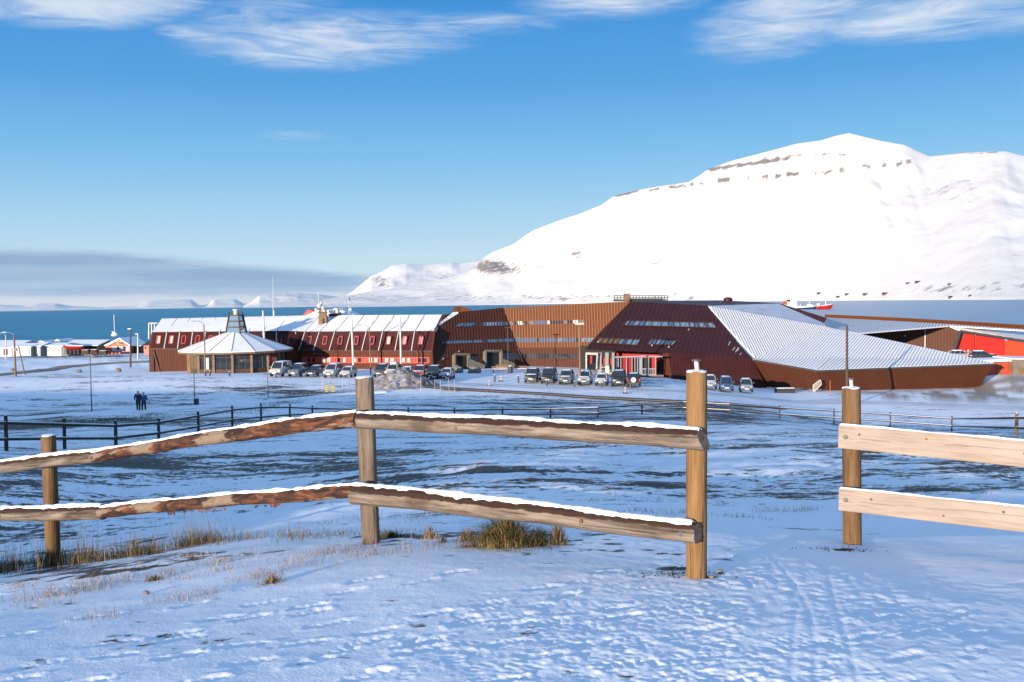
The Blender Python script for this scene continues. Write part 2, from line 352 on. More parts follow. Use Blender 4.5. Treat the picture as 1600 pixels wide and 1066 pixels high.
# --- trodden snow close to the camera: footprints, churned patch, ski tracks (heights in a fine raster)
def make_relief():
    nx = int((RX1 - RX0) / RS); ny = int((RY1 - RY0) / RS)
    R = np.zeros((ny, nx)); yy, xx = np.mgrid[0:ny, 0:nx]; Xg = RX0 + xx * RS; Yg = RY0 + yy * RS
    fine = fbm(Xg * 14, Yg * 14, 3, 31); crumbs = fbm(Xg * 30, Yg * 30, 2, 37)
    R += 0.004 * fbm(Xg * 2.2, Yg * 3, 3, 41) + 0.0010 * fine + 0.0005 * crumbs
    def stamp(x, y, ang, L=0.30, W=0.11, depth=0.022):
        r = 0.32; i0 = int((x - r - RX0) / RS); i1 = int((x + r - RX0) / RS); j0 = int((y - r - RY0) / RS); j1 = int((y + r - RY0) / RS)
        if i0 < 0 or j0 < 0 or i1 >= nx or j1 >= ny: return
        X_ = Xg[j0:j1, i0:i1] - x; Y_ = Yg[j0:j1, i0:i1] - y
        u = (X_ * math.cos(ang) + Y_ * math.sin(ang)) / (L / 2); v = (-X_ * math.sin(ang) + Y_ * math.cos(ang))
        wv = W / 2 * (1 - 0.25 * np.exp(-((u + 0.15) / 0.3) ** 2)); v = v / wv
        q = np.sqrt(u ** 2 * 0.9 + v ** 2 * 0.9) + 0.18 * fine[j0:j1, i0:i1]
        inside = 1 - sst(q, 0.72, 1.02); rim = np.exp(-((q - 1.22) / 0.2) ** 2)
        tread = 0.0025 * (np.sin(u * 16) > 0.1) * inside
        R[j0:j1, i0:i1] += -depth * inside + tread + rim * 0.40 * depth * (0.6 + 1.3 * crumbs[j0:j1, i0:i1])
    rs = random.Random(5)
    def trail(a, b, st=0.72, depth=0.022):
        a = Vector(a); b = Vector(b); n = max(1, int((b - a).length / st)); d = (b - a).normalized(); side = Vector((-d.y, d.x)); ang = math.atan2(d.y, d.x)
        for k in range(n + 1):
            p = a + d * (k * st + rs.uniform(-.05, .05)) + side * (0.09 if k % 2 else -0.09)
            stamp(p.x, p.y, ang + rs.uniform(-.2, .2), 0.29 + rs.uniform(-.02, .03), 0.11, depth * rs.uniform(.7, 1.3))
    def gp(px, py):
        d = ray(px, py); d = d / d.y; ts = np.arange(2.2, 14, 0.02); k = np.argmax(ts * d.z < gbase(ts * d.x, ts)); return (d.x * ts[k], ts[k])
    for q in [((0, 995), (420, 915)), ((60, 1035), (560, 935)), ((0, 1060), (700, 950)), ((300, 1060), (830, 965)), ((250, 990), (650, 905)), ((420, 935), (800, 880)),
              ((560, 1050), (1000, 950)), ((650, 1000), (1080, 925)), ((500, 1015), (860, 930)), ((760, 1060), (1180, 960)), ((840, 915), (1180, 870)), ((1380, 1060), (1590, 985)),
              ((1330, 990), (1590, 930)), ((1360, 940), (1590, 905)), ((0, 930), (240, 905)), ((120, 1062), (460, 1000)), ((1120, 1060), (1420, 985))]:
        trail(gp(*q[0]), gp(*q[1]), rs.uniform(0.30, 0.72), 0.009)
    for k in range(360):                                   # the much trodden way to the gap in the fence
        px = rs.gauss(1060, 230); py = rs.uniform(885, 1075) if px < 1350 else rs.uniform(880, 1000)
        if px < 620 or (px < 900 and py < 935): continue
        x, y = gp(px, py); stamp(x, y, rs.choice([1.35, 0.4, 2.2, 0.2, 1.7]) + rs.gauss(0, .35), 0.29, 0.11, rs.uniform(.0015, .004))
    cx, cy = gp(1080, 985)
    churn = np.exp(-((Xg - cx) / 1.9) ** 2 - ((Yg - cy) / 1.5) ** 2)
    lump = np.clip(crumbs + 0.7 * fine, 0, 1.2)
    patchy = sst(fbm(Xg * 1.3, Yg * 1.7, 3, 57), -0.35, 0.45)
    R += churn * (0.0032 * lump * (0.25 + 1.1 * patchy) + 0.0016 * np.clip(fbm(Xg * 44, Yg * 44, 2, 59), -.2, 1) + 0.003 * fbm(Xg * 5, Yg * 6, 3, 51))
    gx, gy = gp(1240, 900); path = np.exp(-((Xg - gx) / 1.1) ** 2 - ((Yg - gy) / 2.2) ** 2); R += path * 0.010 * np.clip(fine, 0, 1)
    for pts in ([(1275, 1066), (1272, 1000), (1262, 950), (1235, 905), (1205, 870)], [(1235, 1066), (1240, 1000), (1242, 960)], [(1340, 1066), (1318, 990), (1300, 930), (1290, 880)],
                [(1120, 1066), (1170, 1000), (1215, 955)]):
        w = [Vector((*gp(*p), 0)) for p in pts]
        for a, b in zip(w, w[1:]):
            n = int((b - a).length / 0.03) + 1
            for k in range(n):
                p = a.lerp(b, k / n); i0 = int((p.x - 0.1 - RX0) / RS); i1 = int((p.x + 0.1 - RX0) / RS); j0 = int((p.y - 0.05 - RY0) / RS); j1 = int((p.y + 0.05 - RY0) / RS)
                if i0 < 0 or j0 < 0 or i1 >= nx or j1 >= ny: continue
                sub = R[j0:j1, i0:i1]; dx = np.abs(Xg[j0:j1, i0:i1] - p.x)
                tgt = np.where(dx < 0.018, -0.005, np.where(dx < 0.035, 0.002, sub)); sub += (tgt - sub) * 0.35 * np.exp(-((Yg[j0:j1, i0:i1] - p.y) / 0.03) ** 2)
    ed = np.minimum.reduce([sst(Xg, RX0, RX0 + .6), sst(-Xg, -RX1, -RX1 + .6), sst(Yg, RY0, RY0 + .3), sst(-Yg, -RY1, -RY1 + 1.5)])
    return R * ed
relief = make_relief()

def g_blob(px, py, cx, cy, sx, sy, amp=1.0): return amp * np.exp(-((px - cx) / sx) ** 2 - ((py - cy) / sy) ** 2)
def make_ground():
    r = [0.3, 0.6, 1.0, 1.5, 2.0]
    while r[-1] < 132: r.append(r[-1] + max(0.012, 0.00062 * r[-1] ** 2))
    while r[-1] < 620: r.append(r[-1] * 1.02 + 0.5)
    while r[-1] < 6500: r.append(r[-1] * 1.12)
    r = np.array(r)
    half = math.radians(34); nd = 660
    a = np.concatenate([np.linspace(-half, half, nd), np.linspace(half, 2 * math.pi - half, 62)[1:-1]])
    A, Rr = np.meshgrid(a, r); X = Rr * np.sin(A); Y = Rr * np.cos(A); Z = gz(X, Y)
    nr, na = X.shape
    V = np.stack([X, Y, Z], -1).reshape(-1, 3); V = np.vstack([V, [[0, 0, g1(0, 0)]]])
    idx = np.arange(nr * na).reshape(nr, na); nx = np.roll(idx, -1, 1)
    quads = np.stack([idx[:-1], nx[:-1], nx[1:], idx[1:]], -1).reshape(-1, 4)[:, ::-1]
    tris = np.stack([idx[0], nx[0], np.full(na, nr * na)], -1)
    me = bpy.data.meshes.new('ground')
    me.vertices.add(len(V)); me.vertices.foreach_set('co', V.ravel())
    nq, nt = len(quads), len(tris); me.loops.add(nq * 4 + nt * 3)
    me.loops.foreach_set('vertex_index', np.concatenate([quads.ravel(), tris.ravel()]))
    me.polygons.add(nq + nt)
    me.polygons.foreach_set('loop_start', np.concatenate([np.arange(nq) * 4, nq * 4 + np.arange(nt) * 3]))
    me.polygons.foreach_set('use_smooth', np.ones(nq + nt, bool)); me.update(); me.validate()
    px, py = proj(V[:, 0], V[:, 1], V[:, 2]); x, y = V[:, 0], V[:, 1]
    front = (y > 2.3)
    w = field_w(x, y)
    bare = 0.06 + w * (0.33 + 0.28 * fbm(x * 0.10, y * 0.16, 3, 61))
    B = lambda *a_: g_blob(px, py, *a_) * front
    bare = bare + B(330, 728, 260, 22, .20) + B(600, 730, 130, 20, .24) + B(690, 790, 110, 26, .28) + B(40, 745, 120, 20, .22) + B(160, 715, 200, 14, .14)
    bare = bare + B(980, 640, 190, 14, .28) + B(800, 628, 100, 7, .30) + B(1150, 650, 80, 12, .32) + B(1500, 735, 120, 22, .24) + B(1330, 705, 60, 9, .2)
    bare = bare + B(200, 655, 190, 7, .55) + B(480, 617, 80, 5, .62) + B(40, 668, 80, 9, .40) + B(1480, 690, 140, 10, .2)
    bare = bare + B(60, 588, 300, 5, .33) + B(330, 600, 120, 6, .40) + B(480, 608, 130, 4, .42) + B(240, 612, 180, 10, .2) + B(60, 603, 90, 5, .32)
    bare = bare + B(1480, 616, 160, 7, .15) + B(1440, 632, 90, 5, .25) + B(1000, 597, 130, 4, .55)
    bare = bare + B(80, 557, 150, 3.5, .75) + B(200, 560, 60, 8, .25) + B(60, 865, 190, 32, .38) + B(300, 845, 140, 16, .30) + B(50, 888, 130, 10, .5) + B(220, 866, 110, 8, .45) + B(420, 890, 200, 26, .18) + B(780, 850, 90, 12, .5) + B(600, 836, 60, 7, .5) + B(1062, 889, 42, 5, 1.1) + B(1094, 902, 26, 4, 1.1) + B(1318, 859, 26, 3, 1.0) + B(1200, 790, 160, 18, .1) + B(870, 865, 120, 8, .35)
    tn = sst(fbm(x * 0.35, y * 0.5, 4, 83), -0.25, 0.25)
    grav = np.clip((B(1490, 617, 150, 7, 1.6) + B(1565, 606, 60, 14, 1.6)) * tn * sst(px, 1180, 1330) + B(1585, 592, 40, 8, 1.0) * sst(px, 1540, 1575), 0, 1) * front
    for nm, arr in (('bare', bare), ('gravel', grav)):
        at = me.attributes.new(nm, 'FLOAT', 'POINT'); at.data.foreach_set('value', np.clip(arr, 0, 1).astype(np.float32))
    me.materials.append(MAT['snow_ground'])
    link('ground', me, kind='structure')
make_ground()

def ribbon(name, pts, mat, lift=0.06, seg=2.0, uneven=0.0, **tags):
    """a strip laid on the ground; pts: (px, py, half width m)"""
    w = [(ground_at(p[0], p[1], p[3] if len(p) > 3 else 40), p[2]) for p in pts]
    L = []
    for (a, wa), (b, wb) in zip(w, w[1:]):
        n = max(1, int((b - a).length / seg))
        L += [(a.lerp(b, k / n), wa + (wb - wa) * k / n) for k in range(n)]
    L.append(w[-1])
    nc = 7; vs = []; 
    for i, (p, hw) in enumerate(L):
        d = (L[min(i + 1, len(L) - 1)][0] - L[max(i - 1, 0)][0]); d.z = 0; d.normalize(); s = Vector((d.y, -d.x, 0))
        for k in range(nc):
            q = p + s * hw * (k / (nc - 1) * 2 - 1) * (1 + (uneven * math.sin(i * 1.3 + k) if k in (0, nc - 1) else 0))
            vs.append(Vector((q.x, q.y, g1(q.x, q.y) + (lift if 0 < k < nc - 1 else -0.05))))
    mb = MB(); mb.add(vs, [(i * nc + k, i * nc + k + 1, (i + 1) * nc + k + 1, (i + 1) * nc + k) for i in range(len(L) - 1) for k in range(nc - 1)])
    return mb.build(name, mat, smooth=True, kind='structure', **tags)

# ------------------------------------------------------------------ sea
t = NT('sea_water'); t.rough(0.38, 0.2)
gx = t.n('ShaderNodeNewGeometry'); sx = t.n('ShaderNodeSeparateXYZ'); t.l(gx.outputs['Position'], sx.inputs[0])
lee_reflect = t.val(t.math('DIVIDE', sx.outputs[0], t.math('MAXIMUM', sx.outputs[1], 1.0)), 0.05, 0.40)      # calmer water near the mountain, its pale reflection also put into the colour
t.l(t.math('SUBTRACT', 0.36, t.math('MULTIPLY', lee_reflect, 0.08)), t.b.inputs['Roughness']); t.l(t.math('ADD', 0.07, t.math('MULTIPLY', lee_reflect, 0.10)), t.b.inputs['Specular IOR Level'])
deep = t.mix(t.val(t.noise(0.004, 4, 0.55, stretch=(0.25, 1, 1)), 0.35, 0.65), (0.0, 0.175, 0.27), (0.0, 0.22, 0.33))
t.color(t.mix(t.math('MULTIPLY', lee_reflect, 0.8), deep, (0.05, 0.24, 0.40)))
w2 = t.noise(0.02, 5, 0.6, stretch=(0.3, 1, 1))
t.bump(w2, 0.5, 3.0)
SEA = -22.0
mb = MB()
mb.add([(-90000, 380, SEA), (90000, 380, SEA), (90000, 90000, SEA), (-90000, 90000, SEA)], [(0, 1, 2, 3)])
mb.build('sea', MAT['sea_water'], kind='structure')

# ------------------------------------------------------------------ mountains across the fjord (height fields standing at their true distances)
t = NT('mountain_snow'); t.rough(0.7, 0.15)
rk = t.attr('rock'); streak = t.noise(0.011, 8, 0.72, stretch=(1, 1, 1.6))
rockc = t.mix(t.val(streak, 0.35, 0.65), (0.10, 0.085, 0.075), (0.24, 0.21, 0.19))
sn = t.mix(t.val(t.noise(0.0022, 6, 0.6), 0.35, 0.65), (0.69, 0.66, 0.62), (0.76, 0.74, 0.70))
m_ = t.val(t.math('ADD', t.math('MULTIPLY', rk, 0.62), t.math('MULTIPLY', streak, 1.8)), 1.22, 1.50)
t.color(t.mix(m_, sn, rockc)); t.bump(t.noise(0.010, 9, 0.72, stretch=(1, .45, 1)), 0.32, 32)

def elev(px, py):
    d = ray(px, py); return math.atan2(d.x, d.y), d.z / math.hypot(d.x, d.y)
def mountain(name, ridge, r_shore, r_crest, nu, nv, rock=None, seed=0, gully=0.05, prof=1.3, shelf=0.0, **tags):
    """ridge: crest line as photograph points; r_*: distance from the viewpoint as functions of azimuth"""
    ra = [elev(*p) for p in ridge]; az_ = np.array([q[0] for q in ra]); te = np.array([q[1] for q in ra])
    A = np.linspace(az_[0], az_[-1], nu); crest_t = np.interp(A, az_, te)
    rs = np.array([r_shore(a) for a in A]); rc = np.array([r_crest(a) for a in A])
    v = np.linspace(0, 1.5, nv); AA, VV = np.meshgrid(A, v)
    RS_, RC = rs[None, :] + 0 * VV, rc[None, :] + 0 * VV
    Rr = RS_ + (RC - RS_) * VV
    H = np.maximum(crest_t * rc - SEA, 0.5)[None, :]
    V1 = np.clip(VV, 0, 1)
    pf = shelf * V1 + (1 - shelf) * V1 ** prof
    X = Rr * np.sin(AA); Y = Rr * np.cos(AA); S = rc.mean()
    env = np.sin(np.clip(V1, 0, 1) * math.pi)
    nz = fbm(AA * 60 + 2.0 * V1, V1 * 2.2 + seed, 4, seed) ; n2 = fbm(AA * 16, V1 * 3.0 + seed, 4, seed + 9)
    n3 = fbm(X / 260, Y / 420, 4, seed + 31)
    Z = SEA + H * pf * (1 + env * (gully * nz + 1.6 * gully * n2)) + n3 * 16 * env
    back = np.clip((VV - 1) / 0.5, 0, 1)
    Z = np.where(VV > 1, SEA + H * (1 - 0.55 * back ** 1.2), Z)
    Z[0] = SEA - 6
    # never let the slope in front rise above its own crest line
    tanv = Z / Rr; lim = crest_t[None, :] - 0.0004 * (1 - V1) * 10 * (crest_t[None, :] > 0.01)
    Z = np.where((VV < 1) & (tanv > lim), lim * Rr, Z)
    Z = np.where(VV > 1, np.minimum(Z, crest_t[None, :] * RC + 0 * VV), Z)
    Vt = np.stack([X, Y, Z], -1).reshape(-1, 3); idx = np.arange(nv * nu).reshape(nv, nu)
    q = np.stack([idx[:-1, :-1], idx[:-1, 1:], idx[1:, 1:], idx[1:, :-1]], -1).reshape(-1, 4)
    me = bpy.data.meshes.new(name); me.from_pydata(Vt.tolist(), [], q.tolist())
    me.polygons.foreach_set('use_smooth', [True] * len(me.polygons))
    px, py = proj(X.ravel(), Y.ravel(), Z.ravel())
    rv = np.zeros(nu * nv)
    if rock: rv = rock(px, py, VV.ravel())
    at = me.attributes.new('rock', 'FLOAT', 'POINT'); at.data.foreach_set('value', np.clip(rv, 0, 1).astype(np.float32))
    me.materials.append(MAT['mountain_snow'])
    return link(name, me, kind='structure', **tags)

RIDGE = [(500, 469.5), (520, 466), (538, 462.5), (595, 453.5), (640, 446), (676, 440), (712, 431), (736, 423), (754, 404), (769, 394), (784, 388), (802, 381.5), (820, 368), (835, 359),
         (880, 342), (905, 334), (940, 320), (960, 305.5), (998, 296.5), (1022, 292), (1076, 284), (1092, 274.6), (1107, 263.4), (1146, 250), (1204, 235), (1245, 224), (1282, 219), (1307, 211.5),
         (1326, 207.3), (1348, 212.7), (1377, 219.7), (1414, 226), (1435, 236.6), (1452, 244), (1518, 237.5), (1571, 236), (1600, 243.6), (1700, 262), (1850, 250), (2050, 300), (2300, 380), (2600, 430)]
def rock_main(px, py, v):
    line = lambda x0, y0, x1, y1, s: np.exp(-((py - (y0 + (y1 - y0) * (px - x0) / (x1 - x0))) / s) ** 2) * sst(px, x0 - 4, x0 + 4) * (1 - sst(px, x1 - 4, x1 + 4))
    brk = 0.35 + 0.65 * (vnoise(px * 0.09, py * 0.02, 3) > 0.42)
    fl = sst(vnoise(px * 0.16, px * 0, 5), 0.5, 0.62)
    r = 1.25 * line(1105, 265.5, 1232, 247.5, 3.4) * (0.6 + 0.4 * brk) + 1.0 * line(958, 306.5, 1000, 298.5, 2.8) + 0.75 * fl * line(1000, 299, 1100, 286, 4)
    r = r + 0.85 * fl * line(1110, 283, 1250, 271, 5.5) + 0.62 * fl * line(1265, 272, 1425, 253, 6) + 0.5 * line(1500, 241, 1578, 237, 2) + 0.45 * fl * line(1180, 247, 1340, 240, 5)
    r = r + 0.95 * g_blob(px, py, 762, 415, 26, 12) * (0.6 + 0.4 * brk) + 0.6 * g_blob(px, py, 790, 420, 36, 10) + 0.62 * g_blob(px, py, 898, 398, 16, 9) + 0.5 * g_blob(px, py, 822, 366, 22, 7) + 0.5 * g_blob(px, py, 1020, 412, 22, 6)
    r = r + 0.36 * np.exp(-((py - 466) / 8.0) ** 2) * (px < 1100) + 0.40 * np.exp(-((py - 452) / 9.0) ** 2) * sst(px, 1380, 1450) + 0.3 * g_blob(px, py, 1480, 295, 90, 24) + 0.18
    return r
mountain('mountain', RIDGE, lambda a: np.interp(a, [-0.2, 0, 0.25, 0.45, 0.9], [9800, 8800, 6800, 4300, 3600]), lambda a: np.interp(a, [-0.2, 0, 0.25, 0.45, 0.9], [12500, 11500, 9800, 8200, 7500]), 520, 150, rock_main, 4, 0.045, 1.12, 0.12)
RIDGE2 = [(530, 468), (550, 456), (580, 431), (598, 423.5), (613, 414.5), (634, 411.5), (661, 413.6), (682, 412), (706, 410), (718, 411.5), (742, 408.5), (800, 400), (900, 400), (1000, 440)]
def rock_2(px, py, v): return 0.62 * g_blob(px, py, 592, 437, 26, 9) + 0.55 * g_blob(px, py, 600, 446, 16, 4) + 0.5 * g_blob(px, py, 690, 432, 14, 6) + 0.12
mountain('mountain', RIDGE2, lambda a: 13500, lambda a: 16500, 200, 60, rock_2, 14, 0.06, 1.0, 0.1)
RIDGE3 = [(380, 478), (394, 471), (405, 462), (420, 460), (465, 458), (499, 460), (532, 464), (560, 462), (600, 460), (660, 468)]
mountain('mountain', RIDGE3, lambda a: 17000, lambda a: 21000, 160, 50, lambda px, py, v: 0.45 * g_blob(px, py, 430, 468, 14, 4) + 0.15, 24, 0.10, 0.9)
RIDGE4 = [(-400, 476), (-200, 470), (-60, 477), (0, 476), (37, 477.5), (60, 474.5), (86, 474), (109, 478), (160, 480), (200, 478), (214, 476), (232, 470), (262, 469), (285, 468), (300, 468), (311, 477), (322, 477), (334, 468), (367, 467), (382, 475), (400, 472), (430, 470)]
mountain('mountain_range', RIDGE4, lambda a: 38000, lambda a: 43000, 260, 40, lambda px, py, v: 0 * px + 0.2, 34, 0.12, 0.8)

# ------------------------------------------------------------------ roads, paths and the car park
ribbon('road', [(560, 604, 2.0, 100), (700, 601, 2.2, 100), (860, 606.5, 2.3, 100), (1000, 611, 2.3, 100), (1150, 620, 2.4, 100), (1300, 628, 2.6, 95), (1450, 634, 2.8, 90), (1600, 640, 3.0, 90), (1720, 646, 3.2, 90)], MAT['wheel_worn_road'], 0.07)
ribbon('road', [(-160, 596, 2.2, 120), (0, 586, 2.2, 120), (60, 580, 2.2, 130), (110, 573, 2.3, 140), (170, 568.5, 2.3, 140), (232, 565.5, 2.3, 140), (300, 563, 2.3, 140)], MAT['gravel_road'], 0.10)
ribbon('path', [(-60, 662, 1.0), (0, 657, 1.0), (110, 649, 1.0), (222, 643.5, 1.0), (330, 636, 1.0), (430, 627, 1.0), (520, 618, 1.0), (600, 613, 1.0)], MAT['fresh_snow'], 0.16)

# ------------------------------------------------------------------ building materials
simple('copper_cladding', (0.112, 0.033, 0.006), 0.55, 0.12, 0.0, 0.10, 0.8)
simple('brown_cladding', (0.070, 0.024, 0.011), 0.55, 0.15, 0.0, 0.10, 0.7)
simple('red_brown_cladding', (0.078, 0.024, 0.013), 0.6, 0.15, 0.0, 0.10, 0.7)
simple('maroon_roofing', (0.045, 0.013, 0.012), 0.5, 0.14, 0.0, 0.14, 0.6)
simple('dark_seam', (0.055, 0.018, 0.010), 0.6)
simple('bright_seam', (0.135, 0.044, 0.010), 0.55)
simple('grey_seam', (0.13, 0.115, 0.11), 0.5)
simple('recess_shade', (0.012, 0.011, 0.011), 0.7)  # near-black for openings, their inner shade put into the colour
simple('white_metal', (0.44, 0.42, 0.39), 0.4)
simple('grey_metal', (0.30, 0.31, 0.32), 0.4, 0.5, 0.3)
simple('dark_metal', (0.035, 0.037, 0.04), 0.45)
simple('galvanised_steel', (0.36, 0.37, 0.38), 0.42, 0.5, 0.5)
simple('concrete', (0.15, 0.135, 0.105), 0.85, 0.3, 0, 0.2, 1.2, 0.2)
simple('red_paint', (0.36, 0.016, 0.010), 0.5)
simple('porch_red', (0.27, 0.018, 0.013), 0.35, 0.4)
simple('orange_red_paint', (0.38, 0.045, 0.014), 0.5)
simple('red_frame', (0.42, 0.045, 0.03), 0.5)
simple('blind_white', (0.50, 0.46, 0.40), 0.6)
simple('timber', (0.165, 0.10, 0.058), 0.7, 0.3, 0, 0.25, 1.5)
simple('dark_timber', (0.075, 0.045, 0.03), 0.75, 0.3, 0, 0.25, 1.5)
simple('tent_white', (0.42, 0.42, 0.42), 0.6)
simple('boulder_grey', (0.17, 0.155, 0.14), 0.85, 0.3, 0, 0.3, 2.5, 0.4)
t = NT('window_glass'); t.rough(0.06, 0.9); t.color((0.012, 0.018, 0.024)); t.b.inputs['Coat Weight'].default_value = 0.4
t = NT('sky_glass'); t.rough(0.05, 1.0, 0.65); t.color((0.30, 0.44, 0.50))
t = NT('blue_reflect_glass'); t.rough(0.05, 1.0, 0.6); t.color((0.10, 0.24, 0.36))  # blue of the reflected sky put into the pane colour
t = NT('warm_pane'); t.rough(0.08, 0.8, 0.2); t.color((0.17, 0.12, 0.035))
# corrugated roof under thin snow: metal shows along the ribs
t = NT('roof_snow'); t.rough(0.6, 0.25); nz = t.noise(1.1, 5, 0.6)
t.color(t.ramp(nz, [(0.25, (0.74, 0.73, 0.73)), (0.6, (0.84, 0.83, 0.83))])); t.bump(t.noise(9, 4), 0.25, 0.02)
t = NT('thin_roof_snow'); t.rough(0.6, 0.25); nz = t.noise(0.5, 6, 0.65)
t.color(t.ramp(nz, [(0.28, (0.46, 0.42, 0.41)), (0.55, (0.70, 0.68, 0.68))]))

def slab(name, pts, mat, parent, thick=0.25, away=None, **k):
    n = sum(((a - pts[0]).cross(b - pts[0]) for a, b in zip(pts[1:], pts[2:])), Vector()).normalized()
    if n.dot(pts[0]) > 0: n = -n
    mb = MB(); mb.prism(pts, -n * thick if away is None else away); return mb.build(name, mat, parent, **k)
def ribs(pts, direction, spacing, h=0.09, w=0.09, phase=0.5):
    """standing seams: thin bars proud of a flat facet, clipped to its outline"""
    n = sum(((a - pts[0]).cross(b - pts[0]) for a, b in zip(pts[1:], pts[2:])), Vector()).normalized()
    if n.dot(pts[0]) > 0: n = -n
    e1 = (direction - n * direction.dot(n)).normalized(); e2 = n.cross(e1); o = pts[0]
    st = [((p - o).dot(e1), (p - o).dot(e2)) for p in pts]
    t0, t1 = min(q[1] for q in st), max(q[1] for q in st); mb = MB(); tt = t0 + spacing * phase
    while tt < t1:
        xs = []
        for (s0, a0), (s1, a1) in zip(st, st[1:] + st[:1]):
            if (a0 - tt) * (a1 - tt) < 0: xs.append(s0 + (s1 - s0) * (tt - a0) / (a1 - a0))
        xs.sort()
        for a, b in zip(xs[::2], xs[1::2]):
            if b - a > 0.15:
                mb.bar(o + e1 * (a + .02) + e2 * tt + n * h / 2, o + e1 * (b - .02) + e2 * tt + n * h / 2, w, h, n)
        tt += spacing
    return mb
def facet(name, pxs, plane, mat, parent, rib=None, thick=0.25, **k):
    pts = [plane.hit(*p) for p in pxs]
    o = slab(name, pts, mat, parent, thick, **k)
    if rib:
        d, sp, h, w, rm = rib
        a, b = plane.hit(*d[0]), plane.hit(*d[1])
        ribs(pts, b - a, sp, h, w).build('standing_seam', rm, parent, kind='stuff')
    return o
def lerp2(q, u, v):
    return q[0].lerp(q[1], u).lerp(q[3].lerp(q[2], u), v)
def window_band(name, quad, panes, parent, plane, fm, frame=0.10, depth=0.10, label=None):
    """quad: TL, TR, BR, BL pixels on the plane; panes: (width share, material)"""
    q = [plane.hit(*p) for p in quad]; n = plane.n
    if n.dot(q[0]) > 0: n = -n
    tot = sum(p[0] for p in panes); f = MB(); u = 0.0; spans = []
    for w_, m_ in panes: spans.append((u / tot, (u + w_) / tot, m_)); u += w_
    off = n * (depth / 2 + 0.01)
    f.bar(q[0] + off, q[1] + off, depth, frame, n.cross(q[1] - q[0])); f.bar(q[3] + off, q[2] + off, depth, frame, n.cross(q[1] - q[0]))
    for uu in sorted({s_[0] for s_ in spans} | {1.0}):
        a, b = lerp2(q, uu, 0.0), lerp2(q, uu, 1.0); dd = (b - a).normalized() * frame / 2
        f.bar(a + dd + off * 1.02, b - dd + off * 1.02, depth, frame, n.cross(b - a))
    fo = f.build(name, fm, parent, label=label)
    for a, b, m_ in spans:
        mb = MB(); mb.prism([lerp2(q, a, 0), lerp2(q, b, 0), lerp2(q, b, 1), lerp2(q, a, 1)], n * 0.035)
        mb.build('pane', m_, fo, org=parent.matrix_world.translation)
    return fo

# ------------------------------------------------------------------ long wing with the gambrel roof
wing = thing('gambrel_building', 'long red-brown wing with snowy gambrel roof and red-framed skylights behind the parked cars', 'building', on(560, 145))
SEC = [dict(base=(234, 586, 148), eave=(232.3, 545, 148), knee=(237, 519.5, 149.2), ridge=(253, 498, 157)),
       dict(base=(450, 588, 148.5), eave=(449, 547.5, 148.5), knee=(449.5, 517.7, 149.7), ridge=(468, 493.3, 157)),
       dict(base=(467, 588, 150.3), eave=(466, 548, 150.3), knee=(475.8, 518.8, 151.0), ridge=(500, 493, 157)),
       dict(base=(677.6, 590, 139.5), eave=(676, 548.8, 139.5), knee=(680, 517.7, 141), ridge=(693, 491.8, 149))]
SEC = [{k: P(*v) for k, v in s.items()} for s in SEC]
for s in SEC:                                              # back slope mirrors the front
    s['knee2'] = Vector((s['ridge'].x * 2 - s['knee'].x, s['ridge'].y * 2 - s['knee'].y, s['knee'].z))
    s['eave2'] = s['knee2'] + Vector((0.2, 1.2, s['eave'].z - s['knee'].z)); s['base2'] = Vector((s['eave2'].x, s['eave2'].y, -10.5))
for a, b in zip(SEC, SEC[1:]):
    slab('wall', [a['base'], b['base'], b['eave'], a['eave']], MAT['red_brown_cladding'], wing)
    ribs([a['base'], b['base'], b['eave'], a['eave']], Vector((0, 0, 1)), 0.45, 0.03, 0.05).build('cladding_batten', MAT['red_brown_cladding'], wing, kind='stuff')
    slab('roof', [a['eave'], b['eave'], b['knee'], a['knee']], MAT['maroon_roofing'], wing, 0.2)
    slab('roof', [a['knee'], b['knee'], b['ridge'], a['ridge']], MAT['roof_snow'], wing, 0.2)
    slab('roof', [a['ridge'], b['ridge'], b['knee2'], a['knee2']], MAT['roof_snow'], wing, away=(0, 0, -0.2))
    slab('roof', [a['knee2'], b['knee2'], b['eave2'], a['eave2']], MAT['maroon_roofing'], wing, away=(0, -0.2, 0))
    slab('wall', [a['eave2'], b['eave2'], b['base2'], a['base2']], MAT['red_brown_cladding'], wing, away=(0, -0.25, 0))
    up = Vector((0, -0.06, 0.03))
    mb = MB(); mb.bar(a['knee'] + up, b['knee'] + up, 0.12, 0.08); mb.build('roof_trim', MAT['dark_seam'], wing)
    mb = MB(); mb.bar(a['eave'] + up - Vector((0, .06, .02)), b['eave'] + up - Vector((0, .06, .02)), 0.16, 0.12); mb.build('eaves_trim', MAT['dark_seam'], wing)
for s, dx in ((SEC[0], -0.25), (SEC[3], 0.25)):
    slab('gable_wall', [s[k] for k in ('base', 'eave', 'knee', 'ridge', 'knee2', 'eave2', 'base2')], MAT['red_brown_cladding'], wing, away=(-dx, 0, 0))
def strip_px(sec_a, sec_b, px):
    """point on the knee / eave / ridge lines under a photograph column"""
    out = {}
    for k in ('eave', 'knee', 'ridge'):
        a, b = sec_a[k], sec_b[k]; lo, hi = 0.0, 1.0
        for _ in range(30):
            m = (lo + hi) / 2; q = a.lerp(b, m)
            if float(proj(q.x, q.y, q.z)[0]) < px: lo = m
            else: hi = m
        out[k] = a.lerp(b, lo)
    return out
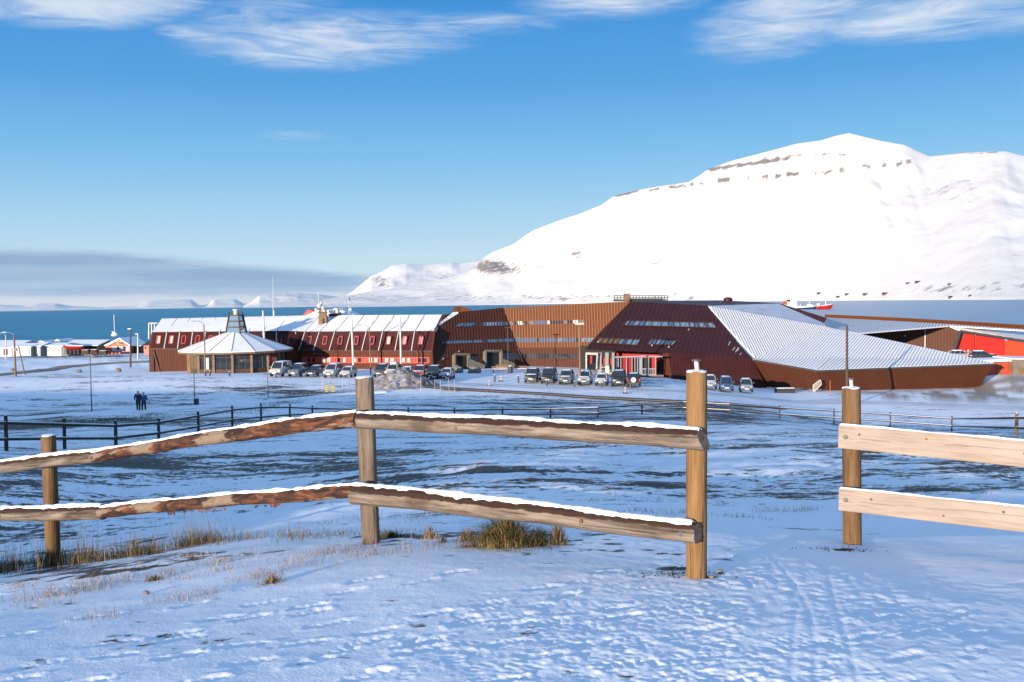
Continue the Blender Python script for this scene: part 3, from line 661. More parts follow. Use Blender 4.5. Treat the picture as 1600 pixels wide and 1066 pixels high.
def seam_set(sa, sb, cols, shift):
    for c in cols:
        k0 = strip_px(sa, sb, c)['knee']; fr = (k0 - sa['knee']).length / (sb['knee'] - sa['knee']).length
        e0 = sa['eave'].lerp(sb['eave'], fr); r0 = sa['ridge'].lerp(sb['ridge'], min(1, fr))
        n = (sb['knee'] - sa['knee']).cross(sa['ridge'] - sa['knee']).normalized(); n = n if n.z > 0 else -n
        mb = MB(); mb.bar(k0 + n * .015, r0 + n * .01, 0.07, 0.03, n); mb.build('roof_seam', MAT['grey_seam'], wing)
        n2 = (sb['knee'] - sa['knee']).cross(sa['knee'] - sa['eave']).normalized(); n2 = n2 if n2.y < 0 else -n2
        mb = MB(); mb.bar(e0 + n2 * .03, k0 + n2 * .03, 0.12, 0.06, n2); mb.build('flashing_strip', MAT['tent_white'], wing)
seam_set(SEC[0], SEC[1], [260.5, 281, 301, 321, 343, 365, 388, 411, 432], 0)
seam_set(SEC[2], SEC[3], [476.5, 499, 523, 548, 572.5, 598, 623, 648], 0)
seam_set(SEC[1], SEC[2], [462], 0)
def skylights(sa, sb, cols, py, mats):
    pl = Plane(sa['eave'], sb['eave'], sa['knee'])
    for c, m_ in zip(cols, mats):
        window_band('window', [(c - 1.9, py - 6.0), (c + 3.9, py - 6.0), (c + 2.1, py + 6.0), (c - 3.7, py + 6.0)], [(1, MAT[m_])], wing, pl, MAT['red_frame'], 0.13, 0.10)
skylights(SEC[2], SEC[3], [483.5, 508, 532, 557, 582, 607.5, 632.5, 658], 532.2, ['window_glass', 'window_glass', 'window_glass', 'window_glass', 'window_glass', 'blind_white', 'grey_metal', 'grey_metal'])
skylights(SEC[0], SEC[1], [247.8, 267.7, 287, 308.5, 329, 437], 531.2, ['blind_white', 'blind_white', 'window_glass', 'blind_white', 'blind_white', 'blind_white'])
pl = Plane(SEC[1]['eave'], SEC[2]['eave'], SEC[1]['knee'])
for c in (452, 456.5, 461, 465.5):
    window_band('window', [(c - 0.6, 525), (c + 1.6, 525), (c - 1.6, 537), (c - 3.4, 537)], [(1, MAT['red_frame'])], wing, pl, MAT['red_frame'], 0.08, 0.10)
# red ribbon window of the ground floor
pl = Plane(SEC[2]['base'], SEC[3]['base'], SEC[2]['eave'])
pat = []
for k in range(8):
    g, w_, d_ = MAT['red_frame'], MAT['blind_white'], MAT['window_glass']
    first = [d_, w_, d_, w_, w_, w_, w_, d_][k]; second = [d_, w_, w_, d_, w_, w_, w_, d_][k]
    pat += [(1.0, g), (0.9, g), (1.5, first), (0.5, g), (1.5, second), (0.6, g)]
window_band('ribbon_window', [(472.5, 558.4), (671, 559.0), (671, 567.0), (472.5, 566.6)], pat, wing, pl, MAT['red_frame'], 0.12, 0.10)
for px, py in ((493, 552.5), (644, 553.3)):
    mb = MB(); p = pl.hit(px, py); mb.box(p + pl.n * 0.15, (0.35, 0.3, 0.22)); mb.build('outdoor_light', MAT['dark_metal'], wing)
# diagonal brace, rainwater pipe and door on the windowless bay
pl = Plane(SEC[0]['base'], SEC[1]['base'], SEC[0]['eave'])
mb = MB(); mb.bar(pl.hit(240, 547) + pl.n * .12, pl.hit(250, 581) + pl.n * .12, 0.2, 0.16); mb.build('brace', MAT['dark_timber'], wing)
mb = MB(); mb.bar(pl.hit(240, 547) + pl.n * .12, pl.hit(240.5, 581) + pl.n * .12, 0.14, 0.12); mb.build('rainwater_pipe', MAT['dark_timber'], wing)
mb = MB(); mb.prism([pl.hit(*q) for q in ((249.5, 567), (254, 567), (254, 582), (249.5, 582))], pl.n * 0.06); mb.build('door', MAT['brown_cladding'], wing)
mb = MB(); p0 = P(238, 582, 155)
for a, b in (((232.5, 505), (232.5, 530)), ((232.5, 505), (246, 505)), ((237, 505), (237, 524)), ((241.5, 505), (241.5, 518))): mb.bar(P(*a, 158), P(*b, 158), 0.14, 0.14)
mb.build('stair_rail', MAT['white_metal'], wing)

# things on the wing's roof
def on_plane_z(px, py, sa, sb):
    return Plane(sa['knee'], sb['knee'], sa['ridge']).hit(px, py)
b = on_plane_z(505, 503, SEC[2], SEC[3])
hv = thing('ventilation_stack', 'square brown ventilation stack with equipment on top of the snowy wing roof', 'ventilation stack', b)
mb = MB(); mb.box((0, 0, 0.3), (1.25, 1.2, 1.4)); mb.box((0, 0, 1.15), (1.05, 1.0, 0.5)); local(mb, 'stack_body', MAT['timber'], hv)
mb = MB(); mb.box((0, 0, 1.46), (1.45, 1.3, 0.12)); mb.box((0, 0, -0.4), (1.55, 1.5, 0.1)); local(mb, 'stack_rim', MAT['dark_timber'], hv)
mb = MB()
for x in (-0.45, 0.45): mb.bar((x, 0, 1.5), (x, 0, 1.95), 0.12, 0.3)
local(mb, 'bracket', MAT['dark_metal'], hv)
rc = thing('roof_plant', 'low snow-covered plant room with orange gable rising behind the wing ridge', 'plant room', P(512, 495, 156))
mb = MB(); mb.prism([P(472, 494, 160), P(481, 483.5, 160), P(492, 486.5, 160), P(500, 490, 160), P(500, 494, 160)], (0, 2.5, 0)); mb.build('gable', MAT['orange_red_paint'], rc)
mb = MB(); mb.prism([P(474, 494.5, 158), P(492, 487, 158), P(530, 483.5, 158.5), P(556, 493.5, 158)], (0, 5, 0.2)); mb.build('roof', MAT['roof_snow'], rc)
mb = MB(); mb.prism([P(513, 490.5, 155.5), P(531, 489.5, 155.5), P(531, 493.5, 155.5), P(513, 494, 155.5)], (0, 2, 0)); mb.build('louvre', MAT['maroon_roofing'], rc)
ra = thing('radar_mast', 'cluster of white antennas and domes on a short mast above the ventilation stack', 'antenna mast', P(501, 492, 155.8))
mb = MB(); mb.tube([P(498, 492, 155.8), P(498, 457, 155.8)], 0.05, 6); mb.tube([P(503, 490, 155.8), P(503, 473, 155.8)], 0.06, 6); mb.build('mast', MAT['white_metal'], ra)
for px, py, r_ in ((499, 478, .42), (494, 484, .3), (505, 481, .34), (502, 474, .26)):
    mb = MB(); c = P(px, py, 155.6); mb.lathe([(0.01, -r_), (r_ * .8, -r_ * .55), (r_, 0), (r_ * .8, r_ * .6), (0.01, r_)], c, 10); mb.build('radome', MAT['white_metal'], ra, smooth=True)
mb = MB()
for px, py in ((497, 487), (502, 488), (506, 486.5)): mb.box(P(px, py, 155.4), (0.5, 0.4, 0.55))
mb.build('equipment_box', MAT['grey_metal'], ra)
w_ = thing('equipment_cabinet', 'white rounded equipment cabinet standing on the plant roof beside the antennas', 'cabinet', P(524, 490, 155.4))
mb = MB(); mb.prism([P(520.5, 489.5, 155.4), P(520.5, 484, 155.4), P(522, 482, 155.4), P(526, 481.8, 155.4), P(527.5, 483.5, 155.4), P(527.5, 489.5, 155.4)], (0, 0.9, 0)); mb.build('cabinet_body', MAT['white_metal'], w_)
sd = thing('satellite_dish', 'pale satellite dish on a thin pole above the wing ridge', 'satellite dish', P(545.5, 493, 152.5))
mb = MB(); mb.tube([P(545.5, 494, 152.5), P(544.5, 467, 152.5)], 0.04, 6); mb.build('pole', MAT['white_metal'], sd)
mb = MB(); c = P(547, 484, 152.3); mb.lathe([(0.25, 0.10), (0.22, 0.0), (0.01, -0.06)], c, 14, axis=Matrix.Rotation(math.radians(75), 3, 'X')); mb.build('dish', MAT['tent_white'], sd)
mb = MB(); mb.tube([P(544.5, 467, 152.5), P(546.5, 466, 152.5), P(546.5, 469, 152.5)], 0.09, 6); mb.build('wind_gauge', MAT['dark_metal'], sd)
for px, y0, y1, lab in ((427, 493.5, 432, 'tall thin whip antenna rising from the wing ridge behind the pavilion'), (411, 494, 487, 'short whip antenna on the wing ridge behind the flagpole')):
    a_ = thing('whip_antenna', lab, 'antenna', P(px, y0, 157), 'whip antennas on the wing ridge')
    mb = MB(); mb.tube([P(px, y0 + 1, 157), P(px - .4, (y0 + y1) / 2, 157), P(px - .6, y1, 157)], [0.07, 0.05, 0.03], 6); mb.build('mast', MAT['white_metal'], a_)
    mb = MB(); mb.tube([P(px + 1, y0 + 1, 157), P(px + 1, y0 - 8 if y1 < 440 else y0 - 2, 157)], 0.10, 6); mb.build('insulator', MAT['white_metal'], a_)

# ------------------------------------------------------------------ the folded copper-clad building
cop = thing('copper_clad_building', 'large folded building in copper and brown metal cladding with long window bands', 'building', on(930, 140))
E1, E2, T = P(786.5, 481, 152), P(823, 574, 149.2), P(985, 471, 147)
# face A, turned away from the sun
pA = Plane(E1, E2, P(677.5, 577, 139.5))
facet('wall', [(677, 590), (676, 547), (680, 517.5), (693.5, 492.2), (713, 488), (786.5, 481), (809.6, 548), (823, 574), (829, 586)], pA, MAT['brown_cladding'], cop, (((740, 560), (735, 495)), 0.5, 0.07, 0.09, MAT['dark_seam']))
mb = MB()
for k in range(9):                                         # snow lying in the seams of the upper corner
    a = pA.hit(686 + k * 2.6, 508 - k * 2.2); b_ = pA.hit(690.5 + k * 3.1, 503.5 - k * 1.75); mb.bar(a + pA.n * .1, b_ + pA.n * .1, 0.30, 0.06, pA.n)
mb.build('snow_streak', MAT['fresh_snow'], cop)
G_, S_, B_, D_, W_, A_ = (MAT[k] for k in ('window_glass', 'sky_glass', 'blue_reflect_glass', 'dark_metal', 'blind_white', 'warm_pane'))
window_band('window', [(718, 504.6), (793.3, 502.4), (795.5, 509.2), (708, 511)], [(.9, B_), (1.2, B_), (.5, G_), (.6, G_), (.3, S_), (1.1, S_), (.35, S_), (.9, B_), (.6, B_)], cop, pA, MAT['brown_cladding'], .1, .08)
window_band('window', [(689, 533), (802, 528.6), (804.2, 534.6), (690, 538)], [(.5, G_), (.9, B_), (1.9, B_), (.7, B_), (1.4, B_), (.6, G_), (1.4, B_), (.8, B_), (1.5, B_)], cop, pA, MAT['brown_cladding'], .1, .08)
def portal(x0, x1, y0, y1, plane, out):
    n = plane.n; q = [plane.hit(*p) for p in ((x0, y0), (x1, y0), (x1, y1), (x0, y1))]
    fr = MB(); fr.bar(q[0] + n * out / 2, q[1] + n * out / 2, out, 0.28, n.cross(q[1] - q[0])); fr.bar(q[0] + n * out / 2, q[3] + n * out / 2, out, 0.26, n.cross(q[3] - q[0])); fr.bar(q[1] + n * out / 2, q[2] + n * out / 2, out, 0.26, n.cross(q[3] - q[0]))
    d = fr.build('door_frame', MAT['concrete'], cop)
    mb = MB(); mb.prism(q, n * 0.12); mb.build('doorway', MAT['recess_shade'], d, org=cop.matrix_world.translation)
portal(707.5, 730, 556.5, 577, pA, .7); portal(755.5, 780.5, 551, 575, pA, .7)
mb = MB(); mb.prism([pA.hit(*q) for q in ((733, 557), (747, 557), (747, 564), (733, 564))], pA.n * .05); mb.prism([pA.hit(*q) for q in ((783, 552), (806, 552), (813, 562), (783, 562))], pA.n * .05); mb.build('shaded_window', MAT['window_glass'], cop)
for x0, y0, x1, y1 in ((722, 567, 751, 575), (774, 566, 798, 573)):
    a, b_ = pA.hit(x0, y0) + pA.n * 1.6, pA.hit(x1, y1) + pA.n * 1.2
    mb = MB(); mb.prism([a, b_, b_ - Vector((0, 0, 1.4)), a - Vector((0, 0, 1.2))], Vector((0, .25, 0))); mb.build('ramp_wall', MAT['concrete'], cop)
mb = MB(); mb.prism([pA.hit(*q) for q in ((688.5, 558), (694, 558), (694, 578), (688.5, 578))], pA.n * .06); mb.build('door', MAT['maroon_roofing'], cop)
mb = MB(); mb.lathe([(0.01, -.12), (.13, 0), (.01, .12)], pA.hit(715.5, 550.5) + pA.n * .3, 8); mb.lathe([(0.01, -.12), (.13, 0), (.01, .12)], pA.hit(691, 562) + pA.n * .3, 8); mb.build('wall_lamp', MAT['white_metal'], cop)
# face B, catching the sun
pB = Plane(E1, E2, T)
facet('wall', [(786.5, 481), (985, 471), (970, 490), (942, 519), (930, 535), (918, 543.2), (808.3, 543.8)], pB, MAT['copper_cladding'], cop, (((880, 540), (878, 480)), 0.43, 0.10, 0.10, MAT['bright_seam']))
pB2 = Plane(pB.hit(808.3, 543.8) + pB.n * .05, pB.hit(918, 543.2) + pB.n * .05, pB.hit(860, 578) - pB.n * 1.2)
facet('wall', [(808.3, 543.8), (918, 543.2), (918, 590), (829, 586), (823, 574)], pB2, MAT['red_brown_cladding'], cop, (((880, 575), (880, 548)), 0.43, 0.07, 0.09, MAT['dark_seam']))  # darker cladding stands in for the shade below the overhang
window_band('window', [(795, 502), (912, 499.6), (912, 506), (797, 508.6)], [(.5, D_), (.6, G_), (.8, W_), (.7, G_), (.8, D_), (1.6, B_), (.5, W_), (1.7, G_), (.6, D_), (.7, G_), (.8, W_), (.6, D_)], cop, pB, MAT['copper_cladding'], .1, .08)
window_band('window', [(803, 528.2), (931, 527.6), (927, 534.8), (805, 535.4)], [(1.6, B_), (1.6, B_), (.4, G_), (.9, B_), (1.7, B_), (.6, S_), (1.0, B_), (1.0, B_), (.8, G_), (.7, S_), (1.2, S_)], cop, pB, MAT['copper_cladding'], .1, .08)
mb = MB(); mb.prism([pB2.hit(*q) for q in ((815, 553), (904, 553), (904, 560), (820, 560.4))], pB2.n * .06); mb.build('window', G_, cop)
mb = MB(); mb.bar(pB2.hit(809, 550) + pB2.n * .1, pB2.hit(817, 569) + pB2.n * .1, .3, .1); mb.build('edge_trim', MAT['dark_seam'], cop)
# face C, the big dark slope over the entrance
tip = P(915, 546.5, 133.0); pC = Plane(T, tip, P(1175, 561, 139.0))
Cpx = [(985, 471), (1104.5, 477.8), (1175, 561), (1044, 552), (915, 546.5)]
Cp = [pC.hit(*p) for p in Cpx]
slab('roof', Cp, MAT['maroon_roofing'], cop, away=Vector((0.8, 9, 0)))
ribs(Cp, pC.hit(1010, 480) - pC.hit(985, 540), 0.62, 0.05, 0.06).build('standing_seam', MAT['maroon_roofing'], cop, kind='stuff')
window_band('window', [(980, 501.4), (1113.5, 504.6), (1119.5, 513), (973.5, 509)], [(.6, S_), (.7, B_), (1.0, S_), (1.0, B_), (1.0, S_), (1.6, S_), (1.3, S_), (.9, B_), (1.0, S_), (1.6, S_), (.9, S_), (.7, B_), (1.1, S_), (.5, B_), (1.2, S_)], cop, pC, MAT['brown_cladding'], .12, .10)
window_band('window', [(936, 528.4), (1001, 531), (995, 540), (930.5, 536)], [(1.0, A_), (1.2, A_), (1.0, A_), (1.2, A_), (.9, S_), (.5, B_), (1.2, S_), (1.4, S_)], cop, pC, MAT['brown_cladding'], .12, .10)  # yellow panes: the sun's reflection put into their colour
window_band('window', [(1017, 530.5), (1058, 532.5), (1051, 540), (1011.5, 538.6)], [(.7, S_), (1.0, B_), (1.0, S_), (1.0, B_), (.7, S_), (1.0, B_), (.8, S_)], cop, pC, MAT['brown_cladding'], .12, .10)
mb = MB()
for x, y, x2, y2 in ((1138, 540, 1141, 534), (1145, 548, 1148, 543), (1149, 551, 1154, 543), (1152, 549, 1154, 545), (1156, 555, 1158, 552), (1075, 517, 1077, 514)):
    mb.bar(pC.hit(x, y) + pC.n * .08, pC.hit(x2, y2) + pC.n * .05, .05, .03, pC.n)
mb.build('snow_streak', MAT['fresh_snow'], cop)
# wall under the slope, on its far side the wall that faces the sun again
e0, e1 = pC.hit(1044, 552), pC.hit(1175, 561)
pC2 = Plane(e0, e1, P(1199, 607, 137.6))
facet('wall', [(1044, 552), (1175, 561), (1199, 607), (1120, 598), (1050, 590)], pC2, MAT['maroon_roofing'], cop, (((1120, 592), (1118, 560)), .5, .05, .06, MAT['maroon_roofing']))  # dark roofing colour stands in for the shade on this wall
pK = Plane(e0, pC2.hit(1050, 590), P(1022, 585, 137.5))
facet('wall', [(1031, 551), (1044, 552), (1050, 590), (1022, 586)], pK, MAT['red_brown_cladding'], cop, (((1040, 586), (1036, 552)), .5, .06, .07, MAT['dark_seam']))
mb = MB()
for px in (1022, 1040, 1075, 1110, 1150): mb.tube([P(px, 584, 138.5), on(px, 138.5) - Vector((0, 0, .3))], .16, 8)
mb.build('pile', MAT['timber'], cop)
mb = MB(); mb.prism([P(1015, 588, 146), P(1200, 604, 146), P(1200, 622, 146), P(1015, 606, 146)], (0, .3, 0)); mb.build('underfloor_shade', MAT['recess_shade'], cop)  # black sheet behind the piles, standing in for shade under the floor
pD = Plane(P(1175, 561, 139.0), P(1277.5, 579, 131.5), P(1284, 608, 132.4))
facet('wall', [(1175, 561), (1277.5, 579), (1284.5, 607.5), (1232, 606), (1199, 607)], pD, MAT['brown_cladding'], cop, (((1230, 604), (1228, 572)), .36, .05, .06, MAT['dark_seam']))
pE = Plane(P(1277.5, 579.5, 131.5), P(1553, 568.3, 134), P(1284.5, 610, 132.9))
facet('wall', [(1277.5, 579), (1553, 568.3), (1527, 612.3), (1284.5, 609.5)], pE, MAT['brown_cladding'], cop, (((1400, 606), (1400, 576)), .36, .05, .06, MAT['dark_seam']))
mb = MB(); q = [pE.hit(1553, 568.3), pE.hit(1527, 612.3)]; mb.prism([q[0], q[1], q[1] + Vector((-3, 12, 0)), q[0] + Vector((-9, 16, .5))], (-.3, 0, 0)); mb.build('wall', MAT['brown_cladding'], cop)
mb = MB()
for px in (1295, 1330, 1360, 1395, 1425, 1455, 1477, 1503): mb.tube([P(px, 608, 134.5), on(px, 134.5) - Vector((0, 0, .3))], .15, 8)
mb.build('pile', MAT['dark_timber'], cop)
mb = MB(); mb.prism([P(1200, 600, 143), P(1520, 606, 143), P(1520, 625, 143), P(1200, 620, 143)], (0, .3, 0)); mb.build('underfloor_shade', MAT['recess_shade'], cop)  # another black sheet in place of the shaded gap under the floor
# roofs to the right, snow between standing seams
ea, eb, ec = P(1176, 561, 138.8), P(1277.5, 578.2, 131.3), P(1553, 567.6, 133.8)
ra_, rc_ = P(1179, 558.3, 139.8), P(1525, 560.5, 136.6)
pF2 = Plane(ra_, rc_, P(1300, 513, 156)); rb_ = pF2.hit(1300, 559.2)
for q in ([ea, eb, rb_, ra_], [eb, ec, rc_, rb_]):
    slab('roof', q, MAT['roof_snow'], cop, .2)
    ribs(q, (rb_ - eb) if q[0] is eb else (ra_ - ea).lerp(rb_ - eb, .7), .42, .035, .06).build('standing_seam', MAT['grey_seam'], cop, kind='stuff')
dn = Vector((0, -.1, -.14)); mb = MB(); mb.bar(ea + dn, eb + dn, .16, .24); mb.bar(eb + dn, ec + dn, .16, .24); mb.build('eaves_trim', MAT['dark_metal'], cop)
F2 = [ra_, rb_, rc_, pF2.hit(1552, 566.3), pF2.hit(1400, 533.5), pF2.hit(1300, 513)]
slab('roof', F2, MAT['roof_snow'], cop, .2)
ribs(F2, pF2.hit(1335, 520) - pF2.hit(1300, 559), .42, .035, .06).build('standing_seam', MAT['grey_seam'], cop, kind='stuff')
c1_ = pC.hit(1107, 478)
pF3 = Plane(c1_, ra_, pF2.hit(1300, 513))
F3 = [c1_, ra_, pF2.hit(1300, 513), pF3.hit(1290, 510)]
slab('roof', F3, MAT['roof_snow'], cop, .2)
ribs(F3, pF3.hit(1180, 490) - pF3.hit(1210, 547), .44, .04, .07).build('standing_seam', MAT['grey_seam'], cop, kind='stuff')
back = P(1216, 474.3, 176)
slab('roof', [c1_, pF3.hit(1290, 510), P(1288, 505.5, 161), back], MAT['thin_roof_snow'], cop, away=(0, 0, -.2))
mb = MB(); mb.prism([P(1130, 470.2, 178), P(1216, 473.4, 178), P(1292, 497, 163), P(1287, 506, 161.5), P(1222, 478, 176.5), P(1216, 475.2, 177), P(1130, 477, 178)], (0, .6, 0)); mb.build('parapet', MAT['maroon_roofing'], cop)
mb = MB(); mb.prism([T, P(1060, 469.8, 165), P(1125, 469.3, 178), P(1200, 472.8, 178), back, c1_], (0, 0, -.25)); mb.build('roof', MAT['maroon_roofing'], cop)
mb = MB(); mb.prism([E1, T, T + Vector((4, 24, -.3)), E1 + Vector((4, 22, -.3)), P(713, 488, 150) + Vector((4, 20, -.4)), P(713, 488, 150)], (0, 0, -.25)); mb.build('roof', MAT['maroon_roofing'], cop)
mb = MB(); mb.bar(P(1103, 477.4, 165), P(1128, 470.5, 172), .2, .1); mb.build('roof_ladder', MAT['white_metal'], cop)
mb = MB(); mb.prism([P(706, 488, 153), P(709.5, 478.6, 153), P(719.5, 478.6, 153), P(719.5, 488.5, 153)], (0, 1.5, 0)); mb.prism([P(719.5, 478.6, 153), P(735, 483.5, 153), P(735, 487, 153), P(719.5, 488.5, 153)], (0, 1.5, 0)); ch = mb.build('roof_vent', MAT['copper_cladding'], cop)
mb = MB(); mb.prism([P(711.2, 480.2, 152.9), P(718, 480.2, 152.9), P(718, 486, 152.9), P(711.2, 486, 152.9)], (0, .08, 0)); mb.build('louvre', MAT['recess_shade'], ch, org=cop.matrix_world.translation)
# roof deck with railing and the vent dome
dk = MB(); Yd = 162
for k in range(18): x = 960 + k * 4.9; dk.bar(P(x, 470.5, Yd), P(x, 461.5 + k * .06, Yd), .09, .09)
for dy in (0, 3, 6): dk.bar(P(959, 461.6 + dy, Yd), P(1043.5, 462.2 + dy, Yd), .09, .10)
dk.build('railing', MAT['dark_metal'], cop)
mb = MB(); mb.prism([P(960, 468.8, Yd + .2), P(1043, 469.2, Yd + .2), P(1043, 471.5, Yd + .2), P(960, 471, Yd + .2)], (0, 2, 0)); mb.build('deck', MAT['dark_metal'], cop)
mb = MB(); mb.prism([P(975.5, 459, Yd - .5), P(984, 459, Yd - .5), P(984, 470, Yd - .5), P(975.5, 470, Yd - .5)], (0, .9, 0)); mb.build('lift_housing', MAT['timber'], cop)
mb = MB()
for k in range(7): mb.box(P(988 + k * 7.4, 468.3, Yd + .9), (.75, .5, .42))
mb.build('snowy_unit', MAT['boulder_grey'], cop)
mb = MB(); c = P(1137.5, 468.2, 172); mb.lathe([(.78, -.3), (.78, .1), (.62, .28), (.3, .38), (.01, .4)], c, 14); mb.build('vent_dome', MAT['maroon_roofing'], cop)
for px, y1 in ((976, 444), (983, 452)):
    a_ = thing('whip_antenna', 'thin aerial on the roof deck, the taller of two' if px == 976 else 'thin aerial on the roof deck, the shorter of two', 'antenna', P(px, 459, Yd - .2), 'aerials on the roof deck')
    mb = MB(); mb.tube([P(px, 459.5, Yd - .2), P(px, y1, Yd - .2)], [.05, .025], 5); mb.build('mast', MAT['grey_metal'], a_)
    mb = MB(); mb.lathe([(.07, 0), (.09, .15), (.01, .3)], P(px, 459.5, Yd - .2), 6); mb.build('insulator', MAT['white_metal'], a_)
# entrance: red back wall, grey panels, white-framed doorway and the glazed porch
mb = MB(); mb.prism([P(905, 540, 146), P(1042, 548, 146), P(1046, 606, 146), P(905, 600, 146)], (0, .3, 0)); mb.build('wall', MAT['recess_shade'], cop)
mb = MB(); mb.prism([P(960, 551, 140), P(1042, 551, 140), P(1036, 577, 140), P(960, 577, 140)], (0, .25, 0)); mb.build('wall', MAT['red_paint'], cop)
for x0, x1, m_ in ((934, 940, 'grey_metal'), (945.5, 951, 'grey_metal'), (956, 960, 'grey_metal')):
    mb = MB(); mb.prism([P(x0, 551, 138), P(x1, 551, 138), P(x1, 583, 138), P(x0, 583, 138)], (0, .2, 0)); mb.build('entrance_panel', MAT[m_], cop)
for x0, x1 in ((940.3, 945), (951.3, 955.5)):
    mb = MB(); mb.prism([P(x0, 560, 138.4), P(x1, 560, 138.4), P(x1, 569, 138.4), P(x0, 569, 138.4)], (0, .2, 0)); mb.build('entrance_panel', MAT['red_paint'], cop)
mb = MB(); Yp = 137.5
mb.bar(P(915.5, 552.5, Yp), P(934, 553, Yp), .3, .3); mb.bar(P(916, 552, Yp), P(916, 577, Yp), .2, .2); mb.bar(P(933, 553, Yp), P(932, 577, Yp), .2, .15); df = mb.build('door_frame', MAT['white_metal'], cop)
mb = MB(); mb.prism([P(917, 555, Yp + .3), P(932, 555, Yp + .3), P(932, 578, Yp + .3), P(917, 578, Yp + .3)], (0, .1, 0)); mb.build('doorway', MAT['window_glass'], df, org=cop.matrix_world.translation)
mb = MB(); mb.prism([P(922, 556, Yp + .2), P(925.5, 556, Yp + .2), P(925, 569, Yp + .2), P(922.5, 569, Yp + .2)], (0, .06, 0)); mb.build('door_poster', MAT['red_paint'], df, org=cop.matrix_world.translation)
Yv = 133.5; fr = MB()
fr.prism([P(958, 557.5, Yv), P(1006, 555.5, Yv), P(1035, 556.5, Yv), P(1035, 558.4, Yv), P(1006, 558, Yv), P(958, 559.3, Yv)], (0, .9, 0))
for x in (959, 1003, 1013.5, 1024.5): fr.bar(P(x, 558, Yv), P(x, 586, Yv), .11, .11)
fr.bar(P(1003, 576.5, Yv), P(1025, 576.5, Yv), .12, .12); fr.bar(P(1003, 585.5, Yv), P(1025, 585.5, Yv), .12, .12)
fr.build('porch_frame', MAT['grey_metal'], cop)
mb = MB()
for k, x in enumerate((966, 970, 979, 987.5, 992, 996)): mb.bar(P(x, 559.5, Yv + .05), P(x, 585, Yv + .05), .14, .1)
mb.build('porch_mullion', MAT['grey_metal'], cop)
for x0, x1, m_ in ((960, 966, 'dark_metal'), (966.5, 970, 'red_brown_cladding'), (970.5, 978.5, 'porch_red'), (979.5, 987, 'porch_red'), (988, 996, 'brown_cladding'), (996.5, 1002.5, 'grey_metal'), (1004, 1013, 'recess_shade'), (1014, 1018.5, 'maroon_roofing'), (1018.7, 1024, 'red_paint')):
    mb = MB(); mb.prism([P(x0, 559.5, Yv + .35), P(x1, 559.5, Yv + .35), P(x1, 585, Yv + .35), P(x0, 585, Yv + .35)], (0, .05, 0)); mb.build('porch_pane', MAT[m_], cop)
for k in range(8): pass
mb = MB()
for k in range(9): mb.bar(P(1003.8 + k * 2.5, 577, Yv + .02), P(1003.8 + k * 2.5, 585, Yv + .02), .05, .05)
mb.build('railing', MAT['galvanised_steel'], cop)
mb = MB(); mb.prism([P(957, 585.6, Yv - .1), P(1037, 586.4, Yv - .1), P(1037, 588.6, Yv - .1), P(957, 588, Yv - .1)], (0, 5, 0)); mb.build('porch_floor', MAT['concrete'], cop)
mb = MB()
for px in (965, 985, 1005, 1022): mb.tube([P(px, 587, Yv + 1), on(px, Yv + 1) - Vector((0, 0, .3))], .12, 8)
mb.build('pile', MAT['timber'], cop)
mb = MB(); c = P(1037, 551, 137); 
for px, py in ((934, 536.5), (1044.5, 544.5), (1018, 542)): mb.lathe([(.01, -.14), (.15, 0), (.01, .14)], pC.hit(px, py) + pC.n * .25, 8)
mb.build('wall_lamp', MAT['white_metal'], cop)
mb = MB(); s0, s1, s2, s3 = P(1270.5, 602, 130.8), P(1281.5, 593.5, 130.8), P(1283.5, 600.5, 130.8), P(1271, 613, 130.8)
for a, b_ in ((s0, s1), (s1, s2), (s2, s3), (s3, s0)): mb.bar(a, b_, .10, .10)
for k in range(1, 7): mb.bar(s0.lerp(s1, k / 7), s3.lerp(s2, k / 7), .06, .06)
mb.build('stair', MAT['white_metal'], cop)

# rear wing with the red loading front
pG = Plane(P(1360, 521, 176), P(1483, 509.5, 172), P(1483, 552, 172))
facet('wall', [(1310, 526), (1362, 520.8), (1483, 509.5), (1500, 516), (1489, 556), (1310, 556)], pG, MAT['brown_cladding'], cop, (((1420, 550), (1420, 516)), .5, .06, .08, MAT['dark_seam']))
mb = MB(); mb.bar(pG.hit(1445.5, 513) + pG.n * .15, pG.hit(1445, 545) + pG.n * .15, .16, .16); mb.build('rainwater_pipe', MAT['grey_metal'], cop)
mb = MB(); mb.lathe([(.01, -.2), (.2, 0), (.01, .2)], pG.hit(1414, 524.5) + pG.n * .2, 8); mb.build('wall_lamp', MAT['white_metal'], cop)
G1 = [P(1286, 509, 176), P(1341, 520.6, 176.2), P(1362, 520.4, 175.8), P(1483, 509.2, 171.8), P(1545, 511, 182), P(1400, 500.9, 194), P(1291, 496, 194)]
pGr = Plane(G1[0], G1[3], G1[5])
G1 = [pGr.hit(*p) for p in ((1286, 511), (1341, 520.6), (1483, 509), (1600, 516), (1600, 514.3), (1500, 507.5), (1400, 501.6), (1291, 496))]
slab('roof', G1, MAT['roof_snow'], cop, away=(0, 0, -.2))
ribs(G1, pGr.hit(1395, 503) - pGr.hit(1375, 517), .5, .04, .08).build('standing_seam', MAT['bright_seam'], cop, kind='stuff')
mb = MB(); q = [pGr.hit(*p) for p in ((1290, 496), (1400, 501.4), (1500, 507.3), (1600, 514.2))]
for a, b_ in zip(q, q[1:]): mb.bar(a + Vector((0, .2, .28)), b_ + Vector((0, .2, .28)), .3, .7)
mb.build('ridge_trim', MAT['copper_cladding'], cop)
r0, r1, r2, r3 = P(1484, 509.6, 172), P(1600, 516.5, 170), P(1620, 535, 158), P(1500, 516.4, 169)
slab('roof', [r0, r1, r2, r3], MAT['roof_snow'], cop, away=(0, 0, -.2))
